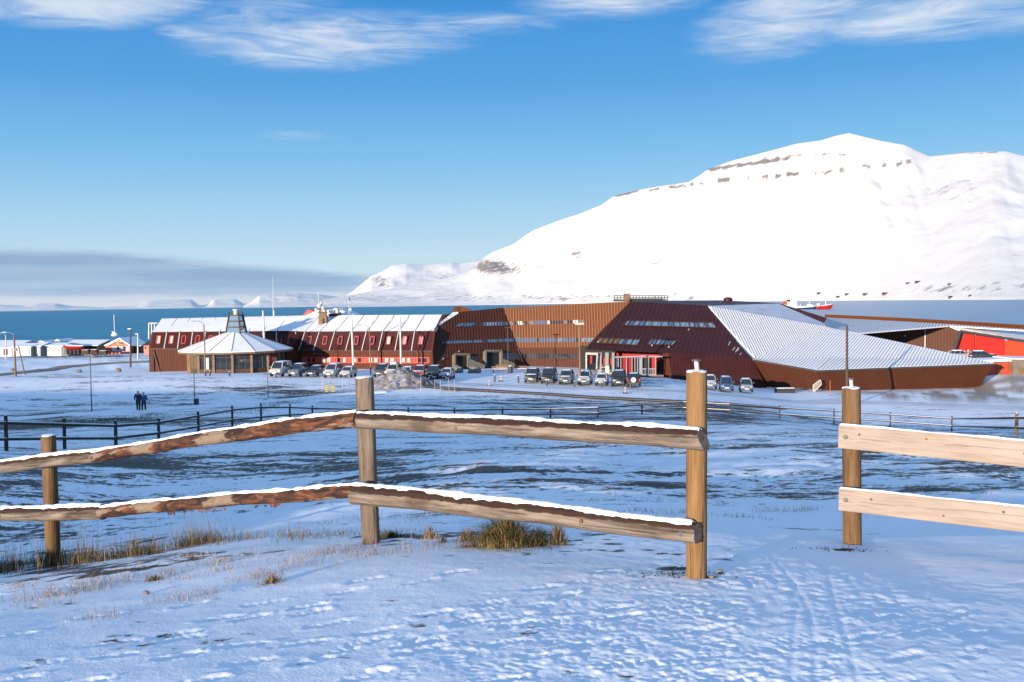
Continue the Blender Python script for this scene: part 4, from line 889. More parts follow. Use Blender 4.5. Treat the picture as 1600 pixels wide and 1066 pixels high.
ribs([r0, r1, r2, r3], r3 - r0, .9, .02, .08).build('standing_seam', MAT['grey_seam'], cop, kind='stuff')
mb = MB(); mb.bar(r3 + Vector((0, -.1, -.1)), r2 + Vector((0, -.1, -.1)), .3, .35); mb.bar(r3 + Vector((0, -.1, -.1)), P(1488, 556, 170), .35, .5); mb.build('edge_trim', MAT['dark_metal'], cop)
pR = Plane(P(1500, 518, 171), P(1600, 534, 161), P(1600, 560, 161))
for pxs, m_ in (([(1500, 517.5), (1522, 521), (1522, 556), (1489, 556)], 'red_paint'), ([(1524.5, 521.4), (1568, 528.4), (1568, 560), (1524.5, 560)], 'red_paint'), ([(1574, 529.4), (1640, 540), (1640, 562), (1574, 562)], 'orange_red_paint')):
    facet('loading_door', pxs, pR, MAT[m_], cop)
facet('wall', [(1496, 521), (1640, 543), (1640, 562), (1485, 562)], Plane(*(p + Vector((.1, .35, 0)) for p in (P(1500, 518, 171), P(1600, 534, 161), P(1600, 560, 161)))), MAT['orange_red_paint'], cop)
mb = MB(); 
for y in (530, 539, 548): mb.bar(pR.hit(1525, y) + pR.n * .04, pR.hit(1567.5, y + 2) + pR.n * .04, .06, .08)
mb.build('door_rib', MAT['red_paint'], cop)
mb = MB(); mb.prism([pR.hit(*p) for p in ((1501, 520.5), (1506.5, 521.3), (1506.5, 527.5), (1500, 527))], pR.n * .08); mb.build('wall_sign', MAT['timber'], cop)
mb = MB()
for px, py in ((1510.5, 550), (1516.5, 548)): mb.lathe([(.01, -.28), (.28, 0), (.01, .28)], pR.hit(px, py) + pR.n * .6, 8)
mb.build('wall_lamp', MAT['white_metal'], cop)

# ------------------------------------------------------------------ low outbuildings on the right
ob = thing('red_shed', 'low red shed below the loading front with snow on its roof', 'shed', on(1562, 141))
mb = MB(); mb.prism([P(1536, 566, 142), P(1582, 564.5, 142), P(1582, 590, 142), P(1536, 592, 142)], (0, 8, 0)); mb.build('wall', MAT['orange_red_paint'], ob)
mb = MB(); mb.prism([P(1532, 563, 141.8), P(1583, 561.5, 141.8), P(1583, 564.5, 141.8), P(1532, 566, 141.8)], (0, 5, 0)); mb.build('roof', MAT['fresh_snow'], ob)
mb = MB()
for x in (1558.5, 1564): mb.bar(P(x, 565, 141.9), P(x, 589, 141.9), .18, .12)
mb.bar(P(1576.5, 566, 141.9), P(1576.5, 579, 141.9), .25, .12); mb.build('door_frame', MAT['timber'], ob)
ob = thing('concrete_block', 'pale concrete block wall beside the red shed', 'wall', on(1592, 141))
mb = MB(); mb.prism([P(1582.5, 561.5, 141.5), P(1640, 562, 141.5), P(1640, 590, 141.5), P(1582.5, 588, 141.5)], (0, 6, 0)); mb.build('wall', MAT['concrete'], ob)
mb = MB(); mb.prism([P(1582.5, 560, 141.3), P(1640, 560.5, 141.3), P(1640, 562, 141.3), P(1582.5, 561.5, 141.3)], (0, 6, 0)); mb.build('snow_cap', MAT['fresh_snow'], ob)
mb = MB(); mb.prism([P(1591, 575, 141.4), P(1599, 575, 141.4), P(1599, 588, 141.4), P(1591, 588, 141.4)], (0, .06, 0)); mb.build('hatch', MAT['timber'], ob)

# ------------------------------------------------------------------ round pavilion with the glazed lantern
YC = 143.0; cx = P(369.5, 580, YC).x; zg = g1(cx, YC - 6.5)
pav = thing('round_pavilion', 'round glazed pavilion with conical snowy roof and a tapering lantern on top', 'pavilion', (cx, YC, zg))
N = 16; z_e, z_t = P(369, 549.5, YC - 7.8).z - zg, P(369, 519, YC).z - zg
R_e, R_t, R_w = 8.0, 1.35, 6.6
def pc(r, k, z, n=N, ph=0.5): a = 2 * math.pi * (k + ph) / n; return Vector((r * math.sin(a), -r * math.cos(a), z))
for k in range(N):
    q = [pc(R_e, k, z_e), pc(R_e, k + 1, z_e), pc(R_t, k + 1, z_t), pc(R_t, k, z_t)]
    mid = lambda j, f: q[0].lerp(q[1], f).lerp(q[3].lerp(q[2], f), j)
    mb = MB(); mb.prism(q, (0, 0, -.18)); local(mb, 'roof_panel', MAT['roof_snow'], pav)
    mb = MB(); mb.bar(q[0] + Vector((0, 0, .015)), q[3] + Vector((0, 0, .015)), .07, .05, mi=0)
    local(mb, 'roof_seam', MAT['grey_seam'], pav)
    mb = MB(); mb.bar(pc(R_e - .02, k, z_e - .24), pc(R_e - .02, k + 1, z_e - .24), .12, .26); local(mb, 'fascia', MAT['timber'], pav)
    mb = MB(); mb.bar(pc(R_w, k, -.4), pc(R_w, k, z_e + .3), .32, .32); local(mb, 'column', MAT['timber'], pav)
    a, b_ = pc(R_w - .05, k, 0), pc(R_w - .05, k + 1, 0); h0, h1 = .55, z_e - .1
    mb = MB(); mb.bar(a + Vector((0, 0, .2)), b_ + Vector((0, 0, .2)), .15, .7); mb.bar(a + Vector((0, 0, h1)), b_ + Vector((0, 0, h1)), .15, .25)
    for f in (.34, .67): mb.bar(a.lerp(b_, f) + Vector((0, 0, .5)), a.lerp(b_, f) + Vector((0, 0, h1)), .08, .08)
    mb.bar(a + Vector((0, 0, 2.2)), b_ + Vector((0, 0, 2.2)), .08, .08); fo = local(mb, 'window_frame', MAT['dark_timber'], pav)
    for f in range(3):
        p0, p1 = a.lerp(b_, f / 3 + .01), a.lerp(b_, (f + 1) / 3 - .01)
        for zz0, zz1 in ((h0, 2.16), (2.24, h1 - .1)):
            m_ = MAT['blind_white'] if (k == 14 and zz0 < 2 and f == 1) else MAT['warm_pane'] if (k in (13, 12)) else MAT['window_glass']
            mb = MB(); mb.prism([p0 + Vector((0, 0, zz0)), p1 + Vector((0, 0, zz0)), p1 + Vector((0, 0, zz1)), p0 + Vector((0, 0, zz1))], (-p0.x * .004, -p0.y * .004, 0)); local(mb, 'pane', m_, fo)
mb = MB(); mb.lathe([(R_w - .4, -.2), (R_w - .4, .05)], (0, 0, 0), 24); local(mb, 'floor', MAT['concrete'], pav)
mb = MB(); mb.lathe([(1.2, 0), (1.2, z_t - .4)], (0, 0, 0), 12); local(mb, 'core', MAT['timber'], pav)
zl0, zl1 = z_t - .1, P(371, 492.5, YC).z - zg; xl = (371 - 369.5) * YC / F
mb = MB(); c4 = lambda r, k, z: Vector((xl + r * math.sin(math.pi / 2 * k + .62), -r * math.cos(math.pi / 2 * k + .62), z))
for k in range(4):
    mb.bar(c4(1.55, k, zl0), c4(.95, k, zl1 + .45), .16, .16)
    for f in (0, .33, .66, 1): mb.bar(c4(1.55 - .55 * f, k, zl0 + (zl1 - zl0) * f), c4(1.55 - .55 * f, k + 1, zl0 + (zl1 - zl0) * f), .15, .17)
lf = local(mb, 'lantern', MAT['dark_timber'], pav)
for k in range(4):
    for j in range(3):
        f0, f1 = j / 3 + .03, (j + 1) / 3 - .03; R0, R1 = 1.5 - .55 * f0, 1.5 - .55 * f1; za, zb = zl0 + (zl1 - zl0) * f0, zl0 + (zl1 - zl0) * f1
        q = [c4(R0, k, za), c4(R0, k + 1, za), c4(R1, k + 1, zb), c4(R1, k, zb)]
        mb = MB(); mb.prism(q, (q[0] + q[1]) * -.02 * Vector((1, 1, 0)).length / 2 if False else Vector((0, .02, 0))); local(mb, 'pane', MAT['sky_glass'], lf)
mb = MB(); zf = zl1 - .1; mb.lathe([(.34, zf), (.34, zf + .75), (.46, zf + .78), (.46, zf + .95), (.01, zf + 1.0)], (xl, 0, 0), 12); local(mb, 'flue', MAT['white_metal'], pav, smooth=40)

# ------------------------------------------------------------------ fence in front: logs, posts, planks
def wood(name, dark, mid, light, sx=1.2, crack=0.5, rough=0.8, wet=False):
    t = NT(name); t.rough(rough, 0.2)
    g = t.noise(9, 6, 0.62, stretch=(0.12 * sx, 1, 1), dist=0.6); g2 = t.noise(60, 4, 0.6, stretch=(0.06 * sx, 1, 1)); k = t.noise(3.2, 3, 0.5, stretch=(0.6, 1, 1))
    c = t.ramp(t.math('ADD', t.math('MULTIPLY', g, 0.6), t.math('MULTIPLY', g2, 0.4)), [(0.36, dark), (0.47, mid), (0.62, light)])
    c = t.mix(t.val(k, 0.58, 0.72, 0, crack), c, dark)
    ck = t.noise(26, 3, 0.5, stretch=(0.035, 1, 1), dist=1.2); c = t.mix(t.val(ck, 0.59, 0.62, 0, 0.75 * crack + 0.1), c, tuple(x * 0.3 for x in dark))
    if wet:                                                # dark damp bark left along the top, under the snow
        tz = t.n('ShaderNodeTexCoord'); sz = t.n('ShaderNodeSeparateXYZ'); t.l(tz.outputs['Object'], sz.inputs[0])
        h = t.math('ADD', sz.outputs[2], t.math('MULTIPLY', t.math('SUBTRACT', t.noise(14, 5, 0.65, stretch=(0.4, 1, 1)), 0.5), 0.06))
        c = t.mix(t.val(h, 0.030, 0.040), c, (0.035, 0.018, 0.013))
    t.color(c); t.bump(t.math('ADD', t.math('ADD', g, g2), t.math('MULTIPLY', t.val(ck, 0.58, 0.62), -1.2)), 0.6, 0.012); return t.m
wood('weathered_log', (0.052, 0.037, 0.028), (0.125, 0.096, 0.074), (0.225, 0.185, 0.145), wet=True)
wood('weathered_post', (0.050, 0.038, 0.028), (0.125, 0.095, 0.070), (0.19, 0.15, 0.115))
wood('yellow_post', (0.105, 0.054, 0.018), (0.185, 0.102, 0.040), (0.245, 0.150, 0.068), 1.0, 0.4)
wood('brown_post', (0.060, 0.032, 0.016), (0.125, 0.070, 0.032), (0.185, 0.115, 0.06), 1.0, 0.4)
wood('fresh_plank', (0.215, 0.160, 0.122), (0.275, 0.218, 0.175), (0.325, 0.268, 0.222), 1.0, 0.12, 0.65)
wood('cut_end', (0.10, 0.066, 0.040), (0.19, 0.135, 0.09), (0.27, 0.20, 0.14))
t = NT('bark_log'); t.rough(0.75, 0.25)
pt = t.noise(13, 7, 0.68, stretch=(0.28, 1, 1), dist=1.2); pt2 = t.noise(6, 5, 0.6, stretch=(0.3, 1, 1)); fi = t.noise(70, 3, 0.6, stretch=(0.2, 1, 1))
c = t.ramp(pt, [(0.40, (0.020, 0.011, 0.009)), (0.51, (0.060, 0.026, 0.015)), (0.58, (0.135, 0.048, 0.020)), (0.72, (0.20, 0.085, 0.038))])
c = t.mix(t.val(pt2, 0.57, 0.62), c, t.mix(fi, (0.12, 0.085, 0.06), (0.26, 0.20, 0.145)))
t.color(c); t.bump(t.math('ADD', pt, t.math('MULTIPLY', fi, 0.4)), 0.8, 0.02)
simple('knot_wood', (0.115, 0.068, 0.040), 0.7)
simple('bolt_steel', (0.10, 0.10, 0.095), 0.55, 0.4, 0.3)
simple('pin_steel', (0.50, 0.49, 0.46), 0.45, 0.5, 0.1)

def frame_of(a, b):
    d = (b - a).normalized(); z = (Vector((0, 0, 1)) - d * d.z).normalized(); y = z.cross(d)
    return Matrix(((d.x, y.x, z.x, a.x), (d.y, y.y, z.y, a.y), (d.z, y.z, z.z, a.z), (0, 0, 0, 1))), (b - a).length
def place(o, parent, M):
    o.parent = parent; o.matrix_parent_inverse = Matrix.Identity(4); o.matrix_basis = parent.matrix_world.inverted() @ M
def log(name, a, b, r0, r1, mat, parent, seed, hew=0.0, cut=0.0, endmat='cut_end', rows=46, n=22, rough=0.05, bow=0.012, label=None):
    """one round rail with its own frame (x along the log); hew flattens the front, cut bevels the far end"""
    M, L = frame_of(a, b); mb = MB(); nr = rows
    XX, TH = np.meshgrid(L * np.arange(nr) / (nr - 1), 2 * np.pi * np.arange(n) / n, indexing='ij'); CY, CZ = np.cos(TH), np.sin(TH)
    QQ = 1 + rough * fbm(XX * 2.2 + seed * 9, TH * 0 + CY * 2.3 + CZ * 1.1, 3, seed) + rough * 0.6 * fbm(XX * 9 + seed, CY * 2 + CZ * 3, 2, seed + 5)
    for i in range(nr):
        x = L * i / (nr - 1); r = r0 + (r1 - r0) * i / (nr - 1)
        for k in range(n):
            th = 2 * math.pi * k / n; cy, cz = math.cos(th), math.sin(th)
            q = float(QQ[i, k])
            y, z = r * q * cy, r * q * cz
            if hew and y < -r * (1 - hew): y = -r * (1 - hew) + 0.12 * (y + r * (1 - hew))
            xx = x - (cut * (z / r) if i == nr - 1 else 0) + (0.003 * math.sin(k * 2.1 + seed) if i in (0, nr - 1) else 0)
            mb.v.append(Vector((xx, y, z + bow * math.sin(math.pi * x / L) + 0.004 * math.sin(x * 5 + seed))))
    mb.f = [(i * n + k, i * n + (k + 1) % n, (i + 1) * n + (k + 1) % n, (i + 1) * n + k) for i in range(nr - 1) for k in range(n)]; mb.m = [0] * len(mb.f)
    mb.f += [tuple(range(n - 1, -1, -1)), tuple((nr - 1) * n + k for k in range(n))]; mb.m += [1, 1]
    o = mb.build(name, [MAT[mat], MAT[endmat]], None, org=Vector((0, 0, 0)), smooth=50, label=label); place(o, parent, M)
    return o, M, L
def snow_on(logo, M, L, r0, r1, seed, x0=0.0, x1=None, width=0.62, h=0.018, bow=0.012, bare=()):
    x1 = L if x1 is None else x1; nr, n = 150, 9; mb = MB(); rr = random.Random(seed)
    for i in range(nr):
        x = x0 + (x1 - x0) * i / (nr - 1); f = x / L; r = r0 + (r1 - r0) * f
        nz = float(fbm(np.array([x * 6.0 + seed]), np.array([seed * 1.7]), 4, seed)[0]); nz2 = float(fbm(np.array([x * 16.0 + seed]), np.array([seed * 0.7]), 3, seed + 2)[0])
        edge = math.radians(31 * width / 0.62) * (1 + 0.45 * nz + 0.50 * nz2)
        thick = .8 * h * max(.05, 1 + 1.1 * nz + 0.5 * nz2) * (0.25 if i in (0, nr - 1) else 1)
        for q in bare:
            thick *= 1 - 0.95 * math.exp(-((x - q) / 0.04) ** 2)
        for k in range(n):
            a = -edge + 2 * edge * k / (n - 1); up = thick * (1 - (abs(a) / edge) ** 4) - (0.004 if k in (0, n - 1) else -0.004)
            zc = bow * math.sin(math.pi * x / L) + 0.004 * math.sin(x * 5 + seed)
            mb.v.append(Vector((x, (r + up) * math.sin(a), (r + up) * math.cos(a) + zc)))
    mb.f = [(i * n + k, i * n + k + 1, (i + 1) * n + k + 1, (i + 1) * n + k) for i in range(nr - 1) for k in range(n - 1)]; mb.m = [0] * len(mb.f)
    o = mb.build('snow_cap', MAT['fresh_snow'], None, org=Vector((0, 0, 0)), smooth=True); o.parent = logo
    return o
def bolt(logo, x, y, z, r=0.012):
    mb = MB(); R = Matrix.Rotation(math.radians(90), 3, 'X')
    mb.lathe([(r * 1.5, -.012), (r * 1.5, .004), (r, .006), (r, .016), (.001, .017)], (x, y, z), 8, axis=R); o = mb.build('bolt', MAT['bolt_steel'], None, org=Vector((0, 0, 0)), smooth=40); o.parent = logo
def post(name, px, Y, ytop, ybase, r, mat, parent, seed, n=26, lean=(0, 0), flat=0.0, label=None, pin=False, xtop=None, capx=0):
    b = P(px, ybase, Y); b.z = g1(b.x, b.y) - 0.12; tpt = P(xtop if xtop else px, ytop, Y + lean[1])
    a, e = b, tpt; d = (e - a).normalized(); yv = Vector((0, 1, 0)); yv = (yv - d * yv.dot(d)).normalized(); xv = yv.cross(d)
    M = Matrix(((d.x, xv.x, yv.x, a.x), (d.y, xv.y, yv.y, a.y), (d.z, xv.z, yv.z, a.z), (0, 0, 0, 1))); L = (e - a).length
    mb = MB(); nr = 40
    XX, TH = np.meshgrid(L * np.arange(nr) / (nr - 1), 2 * np.pi * np.arange(n) / n, indexing='ij'); QQ = 1 + 0.03 * fbm(XX * 1.6 + seed * 7, np.cos(TH) * 1.5 + np.sin(TH), 3, seed)
    for i in range(nr):
        x = L * i / (nr - 1)
        for k in range(n):
            th = 2 * math.pi * k / n; c_, s_ = math.cos(th), math.sin(th)
            q = float(QQ[i, k])
            y, z = r * q * c_, r * q * s_
            if flat and y > r * (1 - flat): y = r * (1 - flat) + 0.1 * (y - r * (1 - flat))
            if flat and z < -r * (1 - flat * .6): z = -r * (1 - flat * .6)
            mb.v.append(Vector((x + (0.006 * math.sin(3 * th + seed) if i == nr - 1 else 0), y, z)))
    mb.f = [(i * n + k, i * n + (k + 1) % n, (i + 1) * n + (k + 1) % n, (i + 1) * n + k) for i in range(nr - 1) for k in range(n)]; mb.m = [0] * len(mb.f)
    mb.f += [tuple(range(n - 1, -1, -1)), tuple((nr - 1) * n + k for k in range(n))]; mb.m += [0, 1]
    o = mb.build(name, [MAT[mat], MAT['cut_end']], None, org=Vector((0, 0, 0)), smooth=50, label=label); place(o, parent, M)
    mb = MB(); mb.lathe([(r * .97, 0), (r * .98, .006), (r * .9, .011), (r * .5, .014), (.001, .015)], (0, 0, 0), 22)
    cvs = [Vector((L - .004 + v.z * (1 + .3 * math.sin(v.x * 40)), -v.y, v.x)) for v in mb.v]
    if flat: cvs = [Vector((v.x, min(v.y, r * (1 - flat) * .98), max(v.z, -r * (1 - flat * .6) * .98))) for v in cvs]
    mb.v = cvs; c = mb.build('snow_cap', MAT['fresh_snow'], None, org=Vector((0, 0, 0)), smooth=True); c.parent = o
    if pin:
        top = tpt + Vector((.004, 0, 0)); mb = MB(); k = r * 14 / 32
        mb.tube([top, top + Vector((-.006, 0, .075))], .016, 12); pn = mb.build('steel_pin', MAT['pin_steel'], parent, smooth=40)
        mb = MB(); mb.lathe([(.028, .072), (.034, .078), (.034, .083), (.016, .088), (.001, .088)], top + Vector((-.006, 0, 0)), 14); cap = mb.build('pin_cap', MAT['bolt_steel'], None, org=pn.matrix_world.translation if False else parent.matrix_world.translation, smooth=40); cap.location = (0, 0, 0); cap.parent = pn
    return o, M, L
fence = thing('log_fence', 'weathered log fence with snow-topped rails, bark still on the two long ones', 'fence', ground_at(570, 838))
post('post', 84, 10.9, 681, 882, .078, 'brown_post', fence, 3, xtop=75.5, label='short round brown post with a sawn top')
p570 = post('post', 581, 8.78, 590, 840, .088, 'weathered_post', fence, 5, flat=.25, xtop=570.5, label='grey half-hewn post split along one side')
post('post', 1088, 6.84, 581, 903, .0715, 'yellow_post', fence, 7, xtop=1088.5, pin=True, label='smooth yellow round post with a steel pin on top')
gw = log('rail', P(-190, 755, 12.05), P(202, 706.5, 10.15), .078, .066, 'weathered_log', fence, 11, hew=.2, rough=.03); snow_on(gw[0], gw[1], gw[2], .078, .066, 11, width=.75)
bk = log('rail', P(146, 714.5, 10.22), P(560, 654.5, 8.55), .055, .072, 'bark_log', fence, 13, rough=.12, bow=.02, label='long rail with red-brown flaking bark'); snow_on(bk[0], bk[1], bk[2], .055, .072, 13, bow=.02, width=.5, bare=(.05,))
gw2 = log('rail', P(-190, 812, 12.05), P(161, 800.5, 10.28), .080, .078, 'weathered_log', fence, 15, hew=.25, rough=.03); snow_on(gw2[0], gw2[1], gw2[2], .080, .078, 15, width=.75)
bk2 = log('rail', P(157, 800.5, 10.25), P(562, 767.5, 8.55), .060, .058, 'bark_log', fence, 17, rough=.12, bow=.015, label='lower rail with red-brown flaking bark'); snow_on(bk2[0], bk2[1], bk2[2], .060, .058, 17, bow=.015, width=.55)
ru = log('rail', P(557, 657.5, 8.58), P(1099, 687, 6.70), .072, .073, 'weathered_log', fence, 19, hew=.12, cut=.03, rough=.05); snow_on(ru[0], ru[1], ru[2], .072, .073, 19, x1=ru[2] - .02, width=.58, h=.016)
rl = log('rail', P(553, 771, 8.58), P(1090, 834.5, 6.70), .092, .069, 'weathered_log', fence, 23, hew=.22, cut=.0, rough=.035); snow_on(rl[0], rl[1], rl[2], .092, .069, 23, x1=rl[2] - .03, width=.62, h=.018)
bolt(gw[0], gw[2] * .52, -.062, .01); bolt(bk[0], .04, -.055, 0, .014); bolt(bk[0], bk[2] - .1, -.07, .01); bolt(gw2[0], gw2[2] * .6, -.065, .0)
bolt(bk2[0], bk2[2] - .05, -.056, .0, .014); bolt(ru[0], ru[2] - .14, -.066, .0, .014); bolt(rl[0], rl[2] - .1, -.056, 0, .013)
for lg, L_, rr_, xs in ((ru[0], ru[2], .067, (1.15, 2.75)), (rl[0], rl[2], .075, (.75, 2.35)), (bk[0], bk[2], .062, (1.9,))):
    for x in xs:
        mb = MB(); mb.lathe([(.016, -.02), (.015, .004), (.006, .007), (.001, .004)], (x, -rr_ + .004, .012 * math.sin(x * 9)), 9, axis=Matrix.Rotation(math.radians(90), 3, 'X')); o = mb.build('knot', MAT['knot_wood'], None, org=Vector((0, 0, 0)), smooth=True); o.parent = lg
mb = MB()
rr = random.Random(4)
for k in range(26):                                         # loose strips of bark hanging under the barked rails
    x = rr.uniform(1.0, 2.6); mb.add([(x, -.03, -.05), (x + rr.uniform(.02, .05), -.02, -.052), (x + rr.uniform(-.02, .04), -.03, -.06 - rr.uniform(.01, .035))], [(0, 1, 2)])
o = mb.build('bark_strip', MAT['bark_log'], None, org=Vector((0, 0, 0)), kind='stuff'); o.parent = bk2[0]

pf = thing('plank_fence', 'two pale new planks bolted across a mottled round post', 'fence', ground_at(1331, 860))
post('post', 1332, 8.57, 606.5, 862, .078, 'brown_post', pf, 9, xtop=1330, pin=True, label='mottled round post with a steel pin on top')
post('post', 2030, 6.9, 650, 960, .078, 'brown_post', pf, 10)
def plank(a, b, h, th, seed):
    M, L = frame_of(a, b); mb = MB(); nr = 40; pr = [(-th / 2, -h / 2 + .004), (-th / 2 + .003, -h / 2), (th / 2, -h / 2), (th / 2, h / 2), (-th / 2 + .003, h / 2), (-th / 2, h / 2 - .004)]
    for i in range(nr):
        x = L * i / (nr - 1)
        for y, z in pr: mb.v.append(Vector((x, y + .003 * math.sin(x * 1.7 + seed), z + .003 * math.sin(x * 2.3 + seed))))
    n = len(pr); mb.f = [(i * n + k, i * n + (k + 1) % n, (i + 1) * n + (k + 1) % n, (i + 1) * n + k) for i in range(nr - 1) for k in range(n)] + [tuple(range(n)), tuple((nr - 1) * n + k for k in range(n - 1, -1, -1))]; mb.m = [0] * len(mb.f)
    o = mb.build('plank', MAT['fresh_plank'], None, org=Vector((0, 0, 0)), smooth=30); place(o, pf, M); return o, L
u_ = plank(P(1311, 681.5, 8.44), P(2060, 752, 6.75), .205, .048, 1); l_ = plank(P(1311.5, 779.5, 8.44), P(2060, 861, 6.75), .196, .048, 2)
for o, L_, h in ((u_[0], u_[1], .205), (l_[0], l_[1], .196)):
    bolt(o, .06, -.026, .0, .013)
    rr = random.Random(int(h * 1000))
    for k in range(6):
        x = .2 + k * .5 + rr.uniform(-.22, .22); z = rr.uniform(-.07, .07); mb = MB(); r_ = rr.uniform(.007, .013)
        mb.lathe([(r_, -.03), (r_, .0265 - .024), (r_ * .5, .0275 - .024), (.001, .026 - .024)], (x, -.025, z), 9, axis=Matrix.Rotation(math.radians(90), 3, 'X')); kn = mb.build('knot', MAT['knot_wood'], None, org=Vector((0, 0, 0)), smooth=True); kn.parent = o
    mb = MB(); nr = 60
    for i in range(nr):
        x = .01 + (L_ - .02) * i / (nr - 1); t_ = .007 * (1 + .5 * math.sin(x * 7 + h * 90) + .3 * math.sin(x * 23))
        mb.v += [Vector((x, -.022, h / 2 - .002)), Vector((x, -.018, h / 2 + t_)), Vector((x, .018, h / 2 + t_)), Vector((x, .022, h / 2 - .002))]
    mb.f = [(i * 4 + k, i * 4 + k + 1, i * 4 + k + 5, i * 4 + k + 4) for i in range(nr - 1) for k in range(3)]; mb.m = [0] * len(mb.f)
    sc_ = mb.build('snow_cap', MAT['fresh_snow'], None, org=Vector((0, 0, 0)), smooth=True); sc_.parent = o

# ------------------------------------------------------------------ far paddock fence down in the field
simple('old_fence_wood', (0.050, 0.043, 0.038), 0.8, 0.2, 0, 0.25, 2)
simple('sunlit_fence_wood', (0.12, 0.075, 0.042), 0.8, 0.2, 0, 0.25, 2)
ff = thing('rail_fence', 'long two-rail paddock fence winding across the snowy field below', 'fence', ground_at(409, 663))
FP = [(-40, 709), (10, 705), (101, 702), (181, 698.5), (248, 689), (310, 679), (363, 668), (408, 663), (453, 657), (488, 654), (560, 655), (638, 656.5), (710, 656), (785, 655), (860, 654.5), (934, 652), (1003, 647), (1067, 644), (1140, 648), (1218, 655), (1303, 661), (1391, 667), (1487, 674), (1588, 680), (1700, 690)]
TOP = [650, 649.5, 653.5, 657, 653.5, 643, 634, 624.5, 631.5, 634, 636, 637, 637, 637, 635.5, 633.5, 629, 624.5, 628, 633, 638, 641, 645, 648, 652]
prev = None; LW = {}
for (px, py), ty in zip(FP, TOP):
    b = ground_at(px, py, 18); tz = P(px, ty, b.y).z; h = max(.9, min(1.45, tz - b.z)); tz = b.z + h
    mb = MB(); mb.tube([Vector((b.x, b.y, b.z - .2)), Vector((b.x + .02, b.y, tz))], [.075, .065], 8); mb.build('post', MAT['sunlit_fence_wood' if px == 1588 else 'old_fence_wood'], ff, smooth=40)
    mb = MB(); mb.lathe([(.05, 0), (.045, .012), (.001, .018)], Vector((b.x + .02, b.y, tz)), 8); mb.build('snow_cap', MAT['fresh_snow'], ff)
    cur = [Vector((b.x, b.y - .09, b.z + h * f)) for f in (.80, .34)]
    if prev:
        for a, c in zip(prev, cur):
            m = (a + c) / 2; gm = g1(m.x, m.y); m.z = max(m.z, gm + .12)
            mb = MB(); mb.tube([a, m, c], .055, 8); r_ = mb.build('rail', MAT['old_fence_wood'], ff, smooth=40)
            mb = MB(); up = Vector((0, 0, .055)); mb.bar(a + up, c + up, .07, .025); sc_ = mb.build('snow_cap', MAT['fresh_snow'], None, org=ff.matrix_world.translation); sc_.location = (0, 0, 0); sc_.parent = r_
    prev = cur

# ------------------------------------------------------------------ vehicles
simple('tyre_rubber', (0.018, 0.018, 0.019), 0.85, 0.2)
simple('rim_grey', (0.20, 0.20, 0.21), 0.35, 0.5, 0.5)
simple('trim_black', (0.022, 0.022, 0.024), 0.55)
simple('lamp_clear', (0.62, 0.63, 0.62), 0.15, 0.8)
simple('lamp_red', (0.32, 0.012, 0.010), 0.3)
simple('plate_white', (0.55, 0.55, 0.53), 0.5)
t = NT('car_glass'); t.rough(0.05, 0.9); t.color((0.010, 0.014, 0.018)); t.b.inputs['Coat Weight'].default_value = 0.5
PAINT = {}
def paint(c):
    if c not in PAINT:
        t = NT('car_paint'); t.rough(0.32, 0.5); t.b.inputs['Coat Weight'].default_value = 0.5; t.b.inputs['Coat Roughness'].default_value = 0.15
        nz = t.noise(3, 4, 0.6); t.color(t.ramp(nz, [(0.3, tuple(x * .85 for x in c)), (0.7, c)])); PAINT[c] = t.m
    return PAINT[c]
